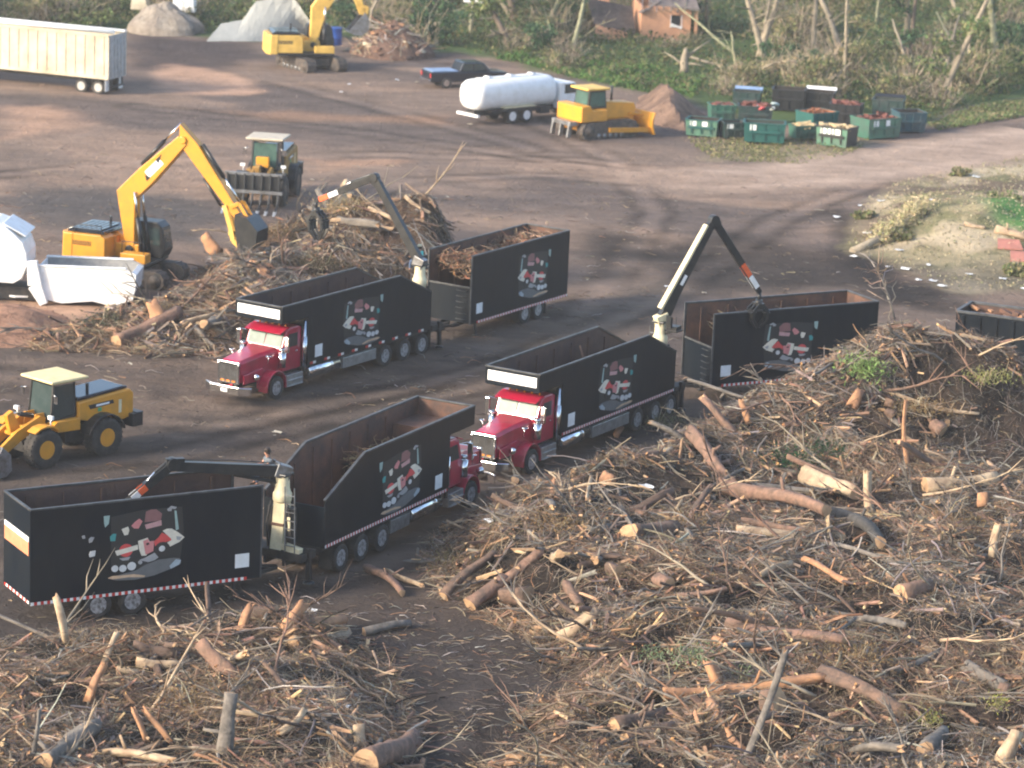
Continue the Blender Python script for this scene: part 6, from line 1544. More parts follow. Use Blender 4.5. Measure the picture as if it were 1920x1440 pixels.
special_trunk(1700, 120, 1715, 20, .2, TRUNKD, 'dark straight trunk deep in the right woods', 6, 0, 600, LC3)
special_trunk(1870, 150, 1855, 10, .3, TRUNKG, 'vine-covered green trunk at the far right of the woods', 9, 0, 1500, LC1)
special_trunk(690, 70, 700, 20, .16, TRUNKP, 'thin bare trunk behind the brown rubble pile', 6)
special_trunk(1010, 85, 1040, 20, .25, TRUNKG, 'mossy trunk left of the ruined house', 8, 0, 700, LC1)

def fallen(name, pts, r_, bark, label, twigs=60, cols=TWC, leaf=0, tl=1.6, lc=LC2):
    P = [Vector(p) for p in pts]; o = P[0]; root = thing(name, label, 'fallen tree', o); m = MB(); m.tube([p - o for p in P], [r_ * (1 - .6 * i / (len(P) - 1)) for i in range(len(P))], 9); m.build('trunk', bark, root)
    Q = []; D = []
    for i in range(twigs):
        t = random.uniform(.25, 1) * (len(P) - 1); k = min(int(t), len(P) - 2); Q.append(P[k].lerp(P[k + 1], t - k) - o); d = P[k + 1] - P[k]; D.append(d.normalized() * .6 + Vector((random.gauss(0, .6), random.gauss(0, .6), random.gauss(0.1, .5))))
    Q = np.array(Q); D = np.array(D); L = rng.uniform(.4, 1, twigs) * tl
    tinted('branches', *twig_arrays(Q, D, L, rng.uniform(.015, .045, twigs), palette(twigs, cols, [1] * len(cols), .25), .3), TINTW, root)
    if leaf: tinted('foliage', *crown_arrays([tuple(q + d / np.linalg.norm(d) * l * .8) for q, d, l in zip(Q, D, L)], leaf, .2, lc, .4), TINTV, root)
    return root
a = at(1395, 160); fallen('fallen_tree', [a + Vector((0, 0, .2)), at_y(1420, 135, a.y) , at_y(1450, 118, a.y), at_y(1490, 114, a.y), at_y(1512, 122, a.y)], .16, TRUNKP, 'arched pale fallen tree with drooping twigs behind the dumpsters', 90, [(.50, .42, .26), (.42, .34, .22)], tl=1.4)
a = at(910, 78); fallen('fallen_tree', [a + Vector((0, 0, .5)), at_y(950, 60, a.y), at_y(985, 47, a.y), at_y(1010, 38, a.y)], .2, TRUNKP, 'pale fallen trunk lying aslant by the lamp post', 30)
a = at(1000, 84); fallen('fallen_tree', [a + Vector((0, 0, .3)), at_y(970, 68, a.y), at_y(945, 62, a.y)], .13, TRUNKP, 'short pale limb crossing the fallen trunk by the lamp post', 12)
a = at(1598, 478); fallen('fallen_tree', [a + Vector((0, 0, .15)), at(1640, 452, .6), at(1680, 425, 1.1), at(1712, 404, 1.5), at(1730, 395, 1.6)], .26, TRUNKP, 'pale sunlit fallen treetop lying on the bank at the right', 460, [(.55, .47, .30), (.48, .42, .28), (.38, .32, .2)], 500, 1.2, [(.42, .38, .2), (.5, .42, .24), (.3, .3, .15)])
a = at(1690, 640, 1.5); fallen('fallen_tree', [at_y(1678, 600, 138.5), at_y(1668, 560, 138.8), at_y(1652, 520, 139), at_y(1640, 500, 139)], .05, BARK_G, 'thin bare sapling standing behind the right-hand trailer', 26, TW[:3], tl=1.3)
for px, py, hh, lab in ((1880, 395, 1.4, 'small green bush on the grassy patch at the right edge'), (1690, 470, .8, 'low weedy bush on the bank below the sunlit treetop'), (1620, 430, .7, 'weedy bush at the left tip of the right bank'), (1800, 330, .8, 'scrubby bush where the bank meets the road'), (1905, 520, 1.0, 'green bush among the litter above the orange container')):
    p = at(px, py); o = shrub_proto(px, hh * .6, hh * .7, 700, LC2 if px != 1880 else LC1, 60, TWC); o.location = (p.x, p.y, float(hgt(p.x, p.y))); tag(o, lab, 'bush', 'bushes on the right bank')

# undergrowth and grass
def carpet(name, polys, n, cols, size, hmax, label, blades=False):
    out = []
    poly = W(polys); bb = poly.min(0), poly.max(0)
    while sum(len(q) for q in out) < n:
        q = np.stack([rng.uniform(max(bb[0][0], -56), min(bb[1][0], 62), 20000), rng.uniform(bb[0][1], min(bb[1][1], 296), 20000)], -1)
        f = fbm(q[:, 0], q[:, 1], 3.2, 111); out.append(q[(sdf(poly, q[:, 0], q[:, 1]) > 0) & (f + rng.uniform(-.25, .25, len(q)) > .40) & (np.abs(q[:, 0]) < q[:, 1] * .175 + 2)])
    q = np.concatenate(out)[:n]; hh = hmax * fbm(q[:, 0], q[:, 1], 2.5, 112) ** 1.5 * 2
    tone = (.6 + .8 * fbm(q[:, 0], q[:, 1], 4, 113))[:, None]
    C = palette(n, cols, [1] * len(cols), .25) * tone
    if blades:
        D = rng.normal(0, .4, (n, 3)); D[:, 2] = 1; A = twig_arrays(np.stack([q[:, 0], q[:, 1], hgt(q[:, 0], q[:, 1]) - .02], -1), D, rng.uniform(.5, 1.2, n) * hmax, rng.uniform(.012, .03, n), C, .3, 3, 2, .1)
    else: A = leaf_arrays(np.stack([q[:, 0], q[:, 1], np.where(q[:, 1] < 258, hgt(q[:, 0], q[:, 1]), bedrock(q[:, 0], q[:, 1])) + hh * rng.uniform(0.1, 1, n)], -1), size, C, .6, .6)
    return tag(tinted(name, *A, TINTV), label, name.replace('_', ' '), kind='stuff')
BACK = [(-300, 66), (0, 62), (240, 60), (480, 70), (560, 56), (700, 76), (790, 100), (860, 98), (980, 118), (1060, 146), (1180, 168), (1290, 186), (1430, 200), (1560, 205), (1740, 228), (1800, 202), (1920, 174), (2200, 140), (2200, -40), (-300, -40)]
carpet('undergrowth', BACK, 52000, [(.08, .13, .045), (.13, .15, .06), (.19, .17, .085), (.055, .085, .04), (.10, .10, .06)], .34, 1.0, 'tangled green undergrowth covering the ground of the woods')
carpet('grass', [(930, 112), (1000, 96), (1100, 105), (1200, 125), (1320, 150), (1300, 186), (1180, 168), (1060, 142), (980, 120)], 9000, [(.07, .16, .045), (.10, .19, .055), (.14, .2, .07)], .3, .45, 'bright green grass strip behind the tank truck and bulldozer')
carpet('weeds', [(1290, 262), (1420, 258), (1560, 262), (1630, 264), (1600, 288), (1500, 308), (1330, 298)], 2400, [(.20, .20, .09), (.30, .26, .15), (.15, .17, .07)], .20, .2, 'dry weeds in front of the green dumpsters')
carpet('bank_weeds', [(1620, 390), (1680, 345), (1760, 325), (1920, 292), (2050, 290), (2050, 560), (1920, 545), (1790, 545), (1680, 500), (1585, 470)], 5000, [(.36, .31, .2), (.48, .41, .27), (.2, .2, .1), (.3, .26, .17)], .15, .25, 'dry weeds and grass on the bank at the right')
carpet('road_verge', [(1740, 236), (1800, 208), (1920, 186), (2100, 150), (2100, 195), (1920, 218), (1760, 246)], 6000, [(.10, .16, .06), (.16, .19, .08), (.24, .21, .12)], .24, .3, 'green verge between the dirt road and the woods')

# ------------------------------------------------------------------ logs laid out one by one
def log_mesh(L, r_, seed, caps, crook=.03, taper=.82, n=12, split=False):
    rr = random.Random(seed); k = max(4, int(L / .35)); m = MB(); vs = []; a1, a2 = rr.uniform(0, 6), rr.uniform(0, 6)
    for i in range(k + 1):
        t = i / k; cx = crook * L * math.sin(t * 3.1 + a1) - crook * L * math.sin(a1); cz = crook * L * math.sin(t * 4.3 + a2) - crook * L * math.sin(a2)
        for q in range(n):
            a = 2 * math.pi * q / n; rad = r_ * (1 - (1 - taper) * t) * (1 + .12 * math.sin(3 * a + a1) + .10 * math.sin(2 * a + 5 * t + a2) + rr.uniform(-.09, .09))
            y, z = rad * math.cos(a), rad * math.sin(a)
            if split: z = max(z, -r_ * .25)
            e = rr.uniform(-.12, .12) if i in (0, k) and not caps else 0
            vs.append((t * L + e * (1 if not caps else .1), y + cx, z + cz))
    m.add(vs, [(i * n + q, i * n + (q + 1) % n, (i + 1) * n + (q + 1) % n, (i + 1) * n + q) for i in range(k) for q in range(n)], 0, True)
    for base, mi in ((0, 1), (k * n, 1)):
        # a cut face set in a bark rim
        c = len(m.v); ctr = sum((Vector(m.v[base + q]) for q in range(n)), Vector()) / n
        m.v.append(tuple(ctr + Vector(((-.02 if base == 0 else .02), 0, 0)))); m.f += [(base + q, base + (q + 1) % n, c) for q in range(n)]; m.mi += [mi] * n; m.sm += [False] * n
    if rr.random() < .6 and L > 1.5:
        for s in range(rr.randint(1, 3)):
            t = rr.uniform(.2, .9); a = rr.uniform(0.2, 2.9); p = Vector((t * L, crook * L * (math.sin(t * 3.1 + a1) - math.sin(a1)), crook * L * (math.sin(t * 4.3 + a2) - math.sin(a2)))); d = Vector((rr.uniform(-.3, .6), math.cos(a), abs(math.sin(a))))
            m.tube([p, p + d * (r_ + rr.uniform(.1, .5))], [r_ * .3, r_ * .2], 7, 0, True, True, 1)
    return m
LOGN = [0]
BK = {'b': BARK, 'p': BARK_P, 'g': BARK_G, 'd': BARK_D, 'o': WOOD_O, 'w': WOOD_P}
def log(x0, y0, x1, y1, dia, kind, label, up=None, caps=True, group=None, crook=.03, taper=.82, name='log', dz=None):
    """a log whose ends rest where the photo shows them; up = metres its second end leans away while sticking up"""
    A = hit(x0, y0)
    if up is None: B = hit(x1, y1)
    else: B = at_y(x1, y1, A.y + up)
    dia *= .92; lift = dia * .36 if dz is None else dz
    A = A + Vector((0, 0, lift * (1 if up is None else .2))); B = B + Vector((0, 0, lift if up is None else 0))
    d = B - A; LOGN[0] += 1
    o = log_mesh(d.length, dia / 2, LOGN[0] * 7 + 1, caps, crook, taper).build(name, [BK[kind], WOOD_O if kind == 'o' else WOOD])
    o.location = A; o.rotation_mode = 'QUATERNION'; o.rotation_quaternion = d.to_track_quat('X', 'Z')
    return tag(o, label, 'log', group)
for a in (
    # left foreground
    (123, 1205, 100, 1119, .30, 'w', 'slim pale stub standing upright against the nearest trailer\'s tyres', .3, False),
    (167, 1318, 196, 1245, .30, 'o', 'orange peeled stem rising to a fork in the left foreground', .4, False),
    (196, 1245, 222, 1182, .22, 'w', 'upper pale fork of the orange peeled stem', .9, False),
    (440, 1277, 378, 1203, .58, 'p', 'thick scaly log leaning left in the left foreground', .8),
    (533, 1190, 566, 1130, .50, 'o', 'orange broken stub standing tallest in the log cluster', .5, False),
    (450, 1195, 471, 1136, .36, 'o', 'dark-footed orange stub left of the tallest one', .4, False),
    (548, 1217, 650, 1184, .48, 'w', 'pale split log pointing right out of the log cluster'),
    (470, 1165, 520, 1158, .60, 'b', 'short round log with pale cut end behind the standing stubs'),
    (560, 1172, 640, 1180, .40, 'o', 'orange split log lying behind the pale split one'),
    (255, 1252, 342, 1256, .34, 'w', 'pale peeled log with an orange right end in the grey brush'),
    (420, 1418, 438, 1300, .52, 'g', 'grey trunk section standing on its cut end at the bottom left', .5),
    (80, 1448, 168, 1383, .70, 'g', 'thick grey log with pale cut face at the bottom left corner'),
    (362, 1418, 420, 1416, .42, 'b', 'short dark log showing an orange cut face at the bottom left'),
    (684, 1448, 764, 1390, .85, 'p', 'thick reddish log with a pale cut end at the bottom centre'),
    (682, 1192, 772, 1178, .32, 'g', 'grey log lying right of the log cluster on dark ground'),
    (275, 1395, 248, 1330, .20, 'o', 'left of two thin orange stems in the left foreground', .3, False),
    (318, 1390, 272, 1328, .20, 'o', 'right of two thin orange stems in the left foreground', .3, False),
    (676, 1402, 671, 1358, .42, 'w', 'short birch-pale block standing at the bottom centre', .2),
    (0, 1330, 60, 1310, .18, 'w', 'pale bare pole at the left edge of the foreground'),
    (60, 1430, 72, 1330, .16, 'g', 'thin grey pole leaning upright at the left foreground', .4),
    (250, 1222, 330, 1238, .42, 'b', 'dark half-buried log below the nearest trailer'),
    (340, 1130 + 90, 425, 1150 + 20, .24, 'b', 'dark slim log rising left of the log cluster'),
    # open ground
    (686, 1070, 757, 1120, .34, 'p', 'reddish log on the bare ground behind the nearest truck', None),
    (728, 1077, 797, 1106, .22, 'w', 'pale splintered pole on the bare ground behind the nearest truck', None, False),
    (955, 920, 968, 922, .4, 'w', 'small pale chunk on the dirt in front of the nearest truck'),
    # right heap
    (1352, 921, 1558, 982, .62, 'p', 'long pinkish pine log across the middle of the right heap'),
    (1379, 815, 1312, 748, .40, 'p', 'sharp splintered trunk jutting up left below the right-hand trailer', .8, False),
    (1404, 800, 1391, 752, .30, 'o', 'short sharp stub standing right of the jutting trunk', .3, False),
    (1295, 820, 1388, 915, .62, 'p', 'thick reddish trunk sloping down to the long pine log'),
    (1508, 902, 1602, 948, .75, 'w', 'thick pale-barked log sloping right behind the charred one'),
    (1527, 965, 1625, 957, .32, 'w', 'pale squared timber under the upright post'),
    (1380, 1004, 1586, 1008, .42, 'w', 'long pale tan split log below the pinkish pine log'),
    (1390, 985, 1540, 996, .36, 'p', 'pink-brown log lying along the pale split one'),
    (1562, 972, 1662, 1038, .58, 'd', 'charred black log in the middle of the right heap'),
    (1633, 966, 1627, 884, .40, 'w', 'upright pale post in the middle of the right heap', .2, False),
    (1733, 924, 1868, 907, .72, 'w', 'thick pale log with its cut end facing right at the right edge'),
    (1843, 952, 1840, 924, .5, 'o', 'orange stub under the right end of the thick pale log', .2),
    (1178, 1014, 1256, 1003, .85, 'b', 'stout brown butt log in the middle of the right heap'),
    (1192, 1038, 1248, 1034, .40, 'p', 'short reddish log just below the stout butt log'),
    (1272, 1010, 1308, 1012, .36, 'w', 'bright yellow-cut chunk right of the stout butt log'),
    (880, 1146, 950, 1098, .62, 'p', 'dark reddish log lying at the left toe of the right heap'),
    (946, 1100, 1016, 1043, .42, 'p', 'slim reddish log continuing uphill from the dark reddish one'),
    (990, 1132, 944, 1128, .74, 'b', 'short thick log with round cut face at the toe of the right heap'),
    (832, 1128, 925, 1042, .42, 'b', 'brown log leaning up the left edge of the right heap'),
    (1155, 822, 1180, 798, .30, 'o', 'orange split stick beside the right-hand truck'),
    (1050, 1208, 1124, 1162, .52, 'w', 'pale cracked log on the lower left slope of the right heap'),
    (1160, 1082, 1142, 1074, .55, 'b', 'log seen end on, a round orange disc on the slope'),
    (1255, 1110, 1228, 1102, .58, 'p', 'log seen end on, a dark red disc right of the orange one'),
    (1688, 1126, 1740, 1108, .66, 'p', 'stubby reddish log on the right side of the heap'),
    (1364, 1178, 1576, 1226, .48, 'p', 'long orange-brown log low in the right heap'),
    (1400, 1422, 1478, 1222, .26, 'g', 'long thin grey limb standing across the lower right', 1.2, False),
    (1538, 1276, 1680, 1352, .55, 'b', 'forked brown log with two yellow cut ends at the lower right'),
    (1556, 1268, 1600, 1300, .40, 'b', 'short upper fork with a yellow cut end at the lower right'),
    (1243, 1310, 1548, 1288, .44, 'o', 'long splintered orange log near the bottom right'),
    (1460, 1330, 1432, 1334, .86, 'b', 'big log seen end on with a pale round face near the bottom'),
    (1331, 1326, 1402, 1408, .42, 'o', 'orange limb sloping down right at the bottom of the heap'),
    (1727, 1217, 1838, 1252, .22, 'w', 'slim whitish pole at the right of the lower heap'),
    (1810, 1262, 1880, 1298, .52, 'g', 'grey log with an orange cut left end at the lower right edge'),
    (1890, 1310, 1872, 1300, .5, 'b', 'log end with a pale pink face below the grey log'),
    (1358, 1220, 1340, 1212, .48, 'o', 'left of two round orange log ends near the green sprig'),
    (1392, 1228, 1374, 1222, .52, 'o', 'right of two round orange log ends near the green sprig'),
    (1346, 1288, 1328, 1240, .44, 'o', 'orange stump piece standing by the green sprig', .3, False),
    (1200, 1266, 1232, 1292, .24, 'w', 'bright pale short stick left of the green sprig'),
    (1768, 818, 1746, 808, .66, 'p', 'log seen end on with an orange face high on the right slope'),
    (1676, 768, 1660, 762, .44, 'b', 'upper of two pale round log ends under the top of the heap'),
    (1676, 788, 1660, 782, .44, 'b', 'lower of two pale round log ends under the top of the heap'),
    (1702, 880, 1699, 752, .22, 'o', 'long thin orange limb hanging down the upper right slope', .4, False),
    (1596, 770, 1613, 733, .50, 'o', 'bright orange torn stump beside the green fern on the crest', .3, False),
    (1575, 800, 1520, 838, .20, 'g', 'thin pale grey pole below the crest of the right heap'),
    (1664, 738, 1836, 777, .18, 'w', 'long thin pale limb along the upper right slope'),
    (1160, 920, 1195, 1010, .18, 'g', 'crooked grey limb on the left crest of the right heap'),
    (1105, 870, 1130, 960, .16, 'w', 'thin pale limb curving down the left crest'),
    (1060, 905, 1042, 945, .45, 'p', 'reddish stump standing at the left corner of the right heap', .3, False),
    (1130, 905, 1150, 910, .5, 'o', 'orange end of a log on the left crest of the heap'),
    (1455, 1065, 1400, 1050, .22, 'g', 'grey limb end in the hollow of the right heap'),
    (1590, 1100, 1500, 1060, .26, 'o', 'pale orange limb right of the hollow'),
    (1690, 1060, 1560, 1030, .2, 'g', 'grey curving limb below the charred log'),
    (1860, 1050, 1872, 985, .34, 'w', 'upright broken pale stub at the right edge', .2, False),
    (1700, 1180, 1560, 1150, .28, 'g', 'grey-brown limb crossing the right side of the heap'),
    (1150, 1370, 1250, 1340, .50, 'b', 'dark brown log at the bottom of the right heap'),
    (1170, 1395, 1260, 1372, .46, 'b', 'second dark log stacked below at the bottom of the right heap'),
    (1735, 1420, 1760, 1390, .6, 'g', 'grey log end at the bottom right of the frame'),
    (1880, 1440, 1905, 1370, .55, 'w', 'whitish log standing in the bottom right corner', .4),
    (1060, 1110, 1090, 1150, .4, 'p', 'reddish log on the left slope under the round orange disc'),
    (970, 1080, 1030, 1010, .3, 'b', 'slim dark log pointing up the left slope'),
    # heap behind the farthest truck
    (218, 655, 332, 598, .85, 'p', 'big red-brown trunk lying aslant in the debris left of the farthest truck'),
    (300, 605, 285, 566, .8, 'o', 'orange torn stump behind the big red-brown trunk', .3, False),
    (408, 478, 386, 442, .8, 'o', 'orange torn log end under the excavator bucket', .4, False),
    (340, 612, 400, 594, .3, 'w', 'pale limb right of the big red-brown trunk'),
    (400, 596, 468, 612, .2, 'w', 'thin pale limb in front of the farthest truck'),
    (200, 585, 245, 570, .4, 'w', 'pale log at the foot of the white machine'),
    (265, 648, 320, 668, .2, 'g', 'grey limb lying at the toe of the debris left of the farthest truck'),
    (345, 640, 430, 662, .2, 'b', 'dark limb reaching from the debris toward the farthest truck'),
    (470, 500, 500, 520, .4, 'o', 'orange chunk in the middle of the debris heap'),
    (690, 395, 740, 420, .24, 'w', 'pale splintered limb near the top of the debris heap'),
    (760, 372, 806, 402, .22, 'w', 'pale limb at the right top of the debris heap'),
    (620, 398, 660, 385, .5, 'w', 'pale yellow torn log under the farthest truck\'s boom'),
    (725, 480, 735, 505, .3, 'w', 'small pale stick standing beside the farthest crane', .3, False),
    # bank and road
    (1866, 436, 1925, 456, .5, 'w', 'cream timber lying on the green patch at the right edge'),
    (1808, 424, 1846, 432, .26, 'w', 'short white board on the bank left of the cream timber'),
):
    log(*a)
# a limb sticking out of the right-hand truck body
o = log_mesh(1.9, .05, 99, False).build('branch', [BARK_P, WOOD]); p = at_y(1118, 690, 129.0); o.location = (p.x, p.y, p.z - .9); o.rotation_mode = 'QUATERNION'; o.rotation_quaternion = Vector((-.55, .1, 1.5)).to_track_quat('X', 'Z'); tag(o, 'single bent branch sticking out of the right-hand truck body', 'branch')

# smaller logs scattered through each heap: copies of a few shapes
def scatter_logs(poly, H, n, group, label, lo=.5, hi=2.2, ymin=86, rad=(.06, .15)):
    protos = [log_mesh(1.6, .14, 200 + i, i % 2 == 0, .05).mesh('log', [random.choice([BARK, BARK_P, BARK_G, BARK, BARK_G, WOOD_P]), WOOD]) for i in range(10)]
    c = 0; bb = poly.min(0), poly.max(0)
    while c < n:
        x, y = rng.uniform(bb[0][0], bb[1][0]), rng.uniform(max(bb[0][1], ymin), bb[1][1])
        if sdf(poly, np.array([x]), np.array([y]))[0] < .4 or abs(x) > y * .168: continue
        o = bpy.data.objects.new('log', protos[rng.integers(10)]); COL.objects.link(o); s = rng.uniform(lo, hi); k = rng.uniform(*rad) / .14
        o.location = (x, y, float(hgt(x, y)) + .01 * k); o.rotation_euler = (rng.uniform(0, 6), rng.normal(-.05, .2), rng.uniform(0, 6.28)); o.scale = (s, k, k)
        tag(o, label, 'log', group); c += 1
scatter_logs(HEAP_A, HA, 60, 'small logs in the right foreground heap', 'small loose log lying among the twigs of the right foreground heap')
scatter_logs(HEAP_B, HB, 20, 'small logs in the left foreground heap', 'small loose log lying among the twigs of the left foreground heap')
scatter_logs(HEAP_C, HC, 40, 'small logs in the heap behind the farthest truck', 'small loose log in the debris heap behind the farthest truck', .5, 1.8, 138, (.08, .26))

EDGE = W([(1000, 960), (1060, 890), (1180, 840), (1330, 900), (1400, 1000), (1300, 1120), (1150, 1160), (980, 1150), (900, 1100)])
scatter_logs(EDGE, HA, 34, 'small logs on the left nose of the right heap', 'rough log lying on the left nose of the right foreground heap', .5, 1.5, 86, (.10, .20))

# forked branches
def branch_mesh(seed):
    rr = random.Random(seed); m = MB(); P = [Vector((0, 0, 0))]; d = Vector((1, 0, 0))
    for i in range(5): d = (d + Vector((0, rr.uniform(-.3, .3), rr.uniform(-.2, .25)))).normalized(); P.append(P[-1] + d * .55)
    m.tube(P, [.05, .045, .038, .03, .022, .01], 6)
    for b in range(rr.randint(5, 9)):
        i = rr.randint(1, 4); p = P[i].lerp(P[i + 1], rr.random()); e = (P[i + 1] - P[i]).normalized() + Vector((rr.uniform(-.2, .5), rr.uniform(-.9, .9), rr.uniform(-.5, .9))); L = rr.uniform(.3, 1.0); q = p + e * L * .5; r2 = q + (e + Vector((rr.uniform(-.4, .4), rr.uniform(-.4, .4), rr.uniform(-.3, .4)))) * L * .4
        m.tube([p, q, r2], [.026, .017, .006], 4)
    return m
BRM = [branch_mesh(300 + i).mesh('branch', [[BARK_G, TRUNKP, BARK_P, BARK, WOOD_P, BARK_G][i % 6]]) for i in range(12)]
def scatter_branches(poly, n, group, label, ymin=84.5, s0=.5, s1=1.35):
    c = 0; bb = poly.min(0), poly.max(0)
    while c < n:
        x, y = rng.uniform(bb[0][0], bb[1][0]), rng.uniform(max(bb[0][1], ymin), bb[1][1])
        if sdf(poly, np.array([x]), np.array([y]))[0] < .1 or abs(x) > y * .168: continue
        o = bpy.data.objects.new('branch', BRM[rng.integers(12)]); COL.objects.link(o); s = rng.uniform(s0, s1)
        o.location = (x, y, float(hgt(x, y)) + .05); o.rotation_euler = (rng.uniform(0, 6.28), -abs(rng.normal(.05, .32)), rng.uniform(0, 6.28)); o.scale = (s,) * 3
        tag(o, label, 'branch', group); c += 1
scatter_branches(HEAP_A, 150, 'forked branches on the right foreground heap', 'forked bare branch tangled in the right foreground heap')
scatter_branches(HEAP_B, 55, 'forked branches on the left foreground heap', 'forked bare branch tangled in the left foreground heap')
scatter_branches(HEAP_C, 50, 'forked branches on the heap behind the farthest truck', 'forked bare branch in the debris heap behind the farthest truck', 138)

# leafy clumps still green or browned
def clump(px, py, r_, n, cols, size, label, h=.5):
    p = hit(px, py); V = leaf_arrays(rng.normal(0, 1, (n, 3)) * np.array([r_, r_, h * .5]) * .55 + np.array([0, 0, h * .5]), size, palette(n, cols, [1] * len(cols), .3), .25)
    tw = twig_arrays(rng.normal(0, r_ * .25, (24, 3)) * np.array([1, 1, .1]), rng.normal(0, 1, (24, 3)) + np.array([0, 0, .5]), rng.uniform(.5, 1.2, 24) * r_, rng.uniform(.01, .022, 24), palette(24, TWC, (1, 1, 1), .3))
    root = thing('leafy_bough', label, 'bough', p); tinted('foliage', *V, TINTV, root); tinted('stems', *tw, TINTW, root)
GR = [(.10, .22, .06), (.15, .28, .09), (.08, .16, .05)]; DKG = [(.03, .085, .04), (.045, .11, .05), (.03, .06, .035)]; BRN = [(.26, .17, .08), (.20, .13, .07), (.3, .22, .12)]; SAGE = [(.20, .27, .15), (.26, .32, .19), (.15, .2, .11)]
for a in ((1618, 712, .85, 650, [(.24, .36, .12), (.34, .44, .18), (.18, .27, .09)], .22, 'bright green fern-like bough on the crest of the right heap', .9), (1500, 868, 1.5, 1100, DKG, .16, 'dark green pine bough in the upper middle of the right heap'), (1560, 850, 1.2, 700, DKG, .16, 'dark green pine bough right of the larger pine bough'),
          (1300, 1240, .8, 420, SAGE, .16, 'pale sage-green leafy sprig in the lower middle of the right heap'), (1222, 1240, .4, 120, SAGE, .15, 'small sage-green sprig left of the larger sprig'), (1390, 1275, .35, 100, SAGE, .14, 'small green sprig right of the larger sprig'),
          (1870, 1335, .35, 130, [(.35, .34, .10), (.28, .28, .09)], .13, 'yellow-green tuft at the lower right edge'), (1742, 1365, .42, 160, [(.30, .30, .10), (.24, .24, .09)], .13, 'olive yellow tuft at the lower right'),
          (1600, 1240, 1.2, 700, BRN, .13, 'brown withered bough in the lower right heap'), (1790, 990, 1.4, 800, BRN, .13, 'brown withered bough below the thick pale log'), (360, 1335, 1.2, 700, BRN, .13, 'brown withered bough in the left foreground', .8), (1720, 770, 1.6, 900, BRN, .15, 'brown withered bough on the upper right slope'),
          (1060, 990, 1.3, 800, BRN, .13, 'brown withered bough on the left nose of the right heap'), (1290, 990, .9, 420, BRN, .13, 'brown withered bough below the yellow-cut chunk'), (850, 1060, 1.0, 420, [(.12, .10, .05), (.15, .13, .07)], .13, 'olive-brown bough at the left toe of the right heap'),
          (1240, 800, 1.2, 600, [(.16, .17, .09), (.2, .19, .11)], .14, 'dry olive bough beside the right-hand truck\'s wheels'), (1850, 720, 1.0, 500, [(.25, .26, .09), (.3, .3, .12)], .16, 'yellowish bough at the upper right edge of the heap'), (600, 500, 1.6, 900, [(.12, .09, .06), (.09, .08, .05)], .17, 'dark withered bough in the heap behind the farthest truck'),
          (540, 440, 1.5, 800, BRN, .17, 'brown withered bough at the back of the heap under the boom'), (640, 400, 1.3, 700, [(.38, .29, .15), (.3, .22, .12)], .17, 'tan withered bough on top of the heap under the boom', .9), (300, 590, 1.1, 420, BRN, .17, 'brown bough by the orange torn stump'), (200, 610, 1.1, 380, [(.06, .08, .05), (.09, .10, .06)], .17, 'dark green bough left of the big red-brown trunk')):
    clump(*a)

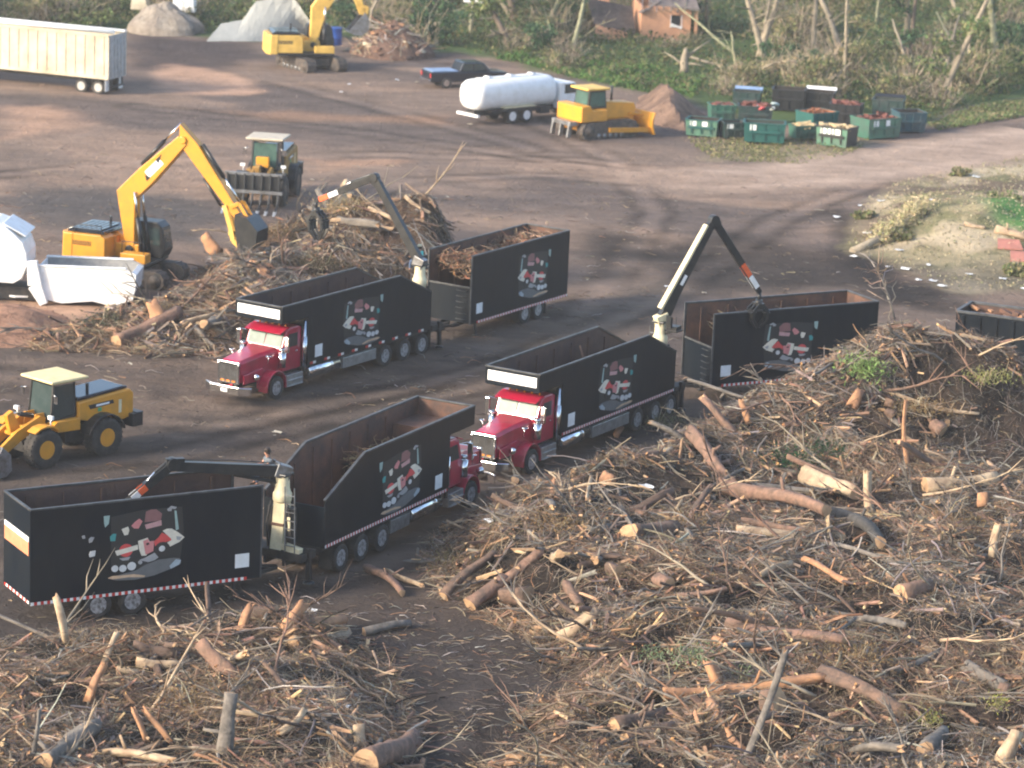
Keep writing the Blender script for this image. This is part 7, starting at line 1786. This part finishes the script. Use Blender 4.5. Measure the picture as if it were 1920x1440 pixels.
# white scraps
def scrap(px, py, s, label, group=None, col=WHITE):
    p = hit(px, py); m = MB(); k = 3; V = [((i - 1) * s * random.uniform(.8, 1.2), (j - 1) * s * random.uniform(.5, .9), random.uniform(.02, .35) * s + .05) for j in range(3) for i in range(3)]
    F = [(j * 3 + i, j * 3 + i + 1, j * 3 + i + 4, j * 3 + i + 3) for j in range(2) for i in range(2)]
    m.add(V, F); m.add([(x, y, z - .012) for x, y, z in V], F); o = m.build('plastic_scrap', col); o.location = p + Vector((0, 0, .03)); o.rotation_euler.z = random.uniform(0, 6); tag(o, label, 'scrap', group)
scrap(917, 983, .24, 'white plastic scrap on the ground right of the nearest truck'); scrap(1214, 917, .26, 'white crumpled sheet on the left crest of the right heap'); scrap(644, 1330, .22, 'round white bag caught in the left foreground brush'); scrap(1180, 1054, .22, 'white scrap among the logs in the middle of the right heap'); scrap(590, 1150, .14, 'white scrap behind the tallest orange stub')
for px, py in ((1686, 472), (1664, 503), (1602, 484), (1698, 508), (1722, 528), (1750, 530), (1765, 540), (1740, 500), (1816, 518), (1745, 378), (1612, 388), (1625, 440), (1880, 526), (1918, 545), (1568, 410), (1650, 380), (1870, 210), (1830, 335)): scrap(px, py, random.uniform(.14, .26), 'white litter lying among the weeds on the right bank', 'litter on the right bank')
for px, py in ((782, 156), (758, 98), (655, 160), (690, 160), (745, 152), (640, 175), (420, 362), (585, 340), (950, 715), (520, 815), (1048, 650), (1320, 552), (835, 930), (500, 960), (880, 235), (560, 1010 - 60), (1250, 590 - 50)): scrap(px, py, random.uniform(.12, .2), 'pale scrap lying on the bare dirt of the yard', 'scraps on the bare yard', random.choice((WHITE, TRAILW)))
for px, py, l in ((1890, 492, 'red-brown sheet of scrap on the bank near the right edge'), (1915, 505, 'second red-brown scrap at the right edge of the bank')):
    p = at(px, py); m = MB(); m.hexa([(-.7, -.4, 0), (.7, -.5, 0), (.6, .5, .3), (-.6, .5, .35), (-.7, -.4, .08), (.7, -.5, .08), (.6, .5, .4), (-.6, .5, .45)]); o = m.build('scrap_sheet', mat('faded_red_sheet', (.42, .17, .13), (.3, .13, .1), .8)); o.location = (p.x, p.y, float(hgt(p.x, p.y))); tag(o, l, 'scrap')

# ------------------------------------------------------------------ thin evening haze over the yard
hz = MB(); hz.box(-3200, 3200, -900, 4200, -2.5, 36.0)
hm = bpy.data.materials.new('haze_air'); hm.use_nodes = True
t_ = hm.node_tree
for n_ in list(t_.nodes):
    if n_.type == 'BSDF_PRINCIPLED': t_.nodes.remove(n_)
pv = t_.nodes.new('ShaderNodeVolumePrincipled'); pv.inputs['Density'].default_value = 0.0003; pv.inputs['Color'].default_value = (0.92, 0.93, 0.95, 1); pv.inputs['Anisotropy'].default_value = 0.2
t_.links.new(pv.outputs[0], t_.nodes['Material Output'].inputs['Volume'])
ho = hz.build('haze', hm); tag(ho, kind='stuff')
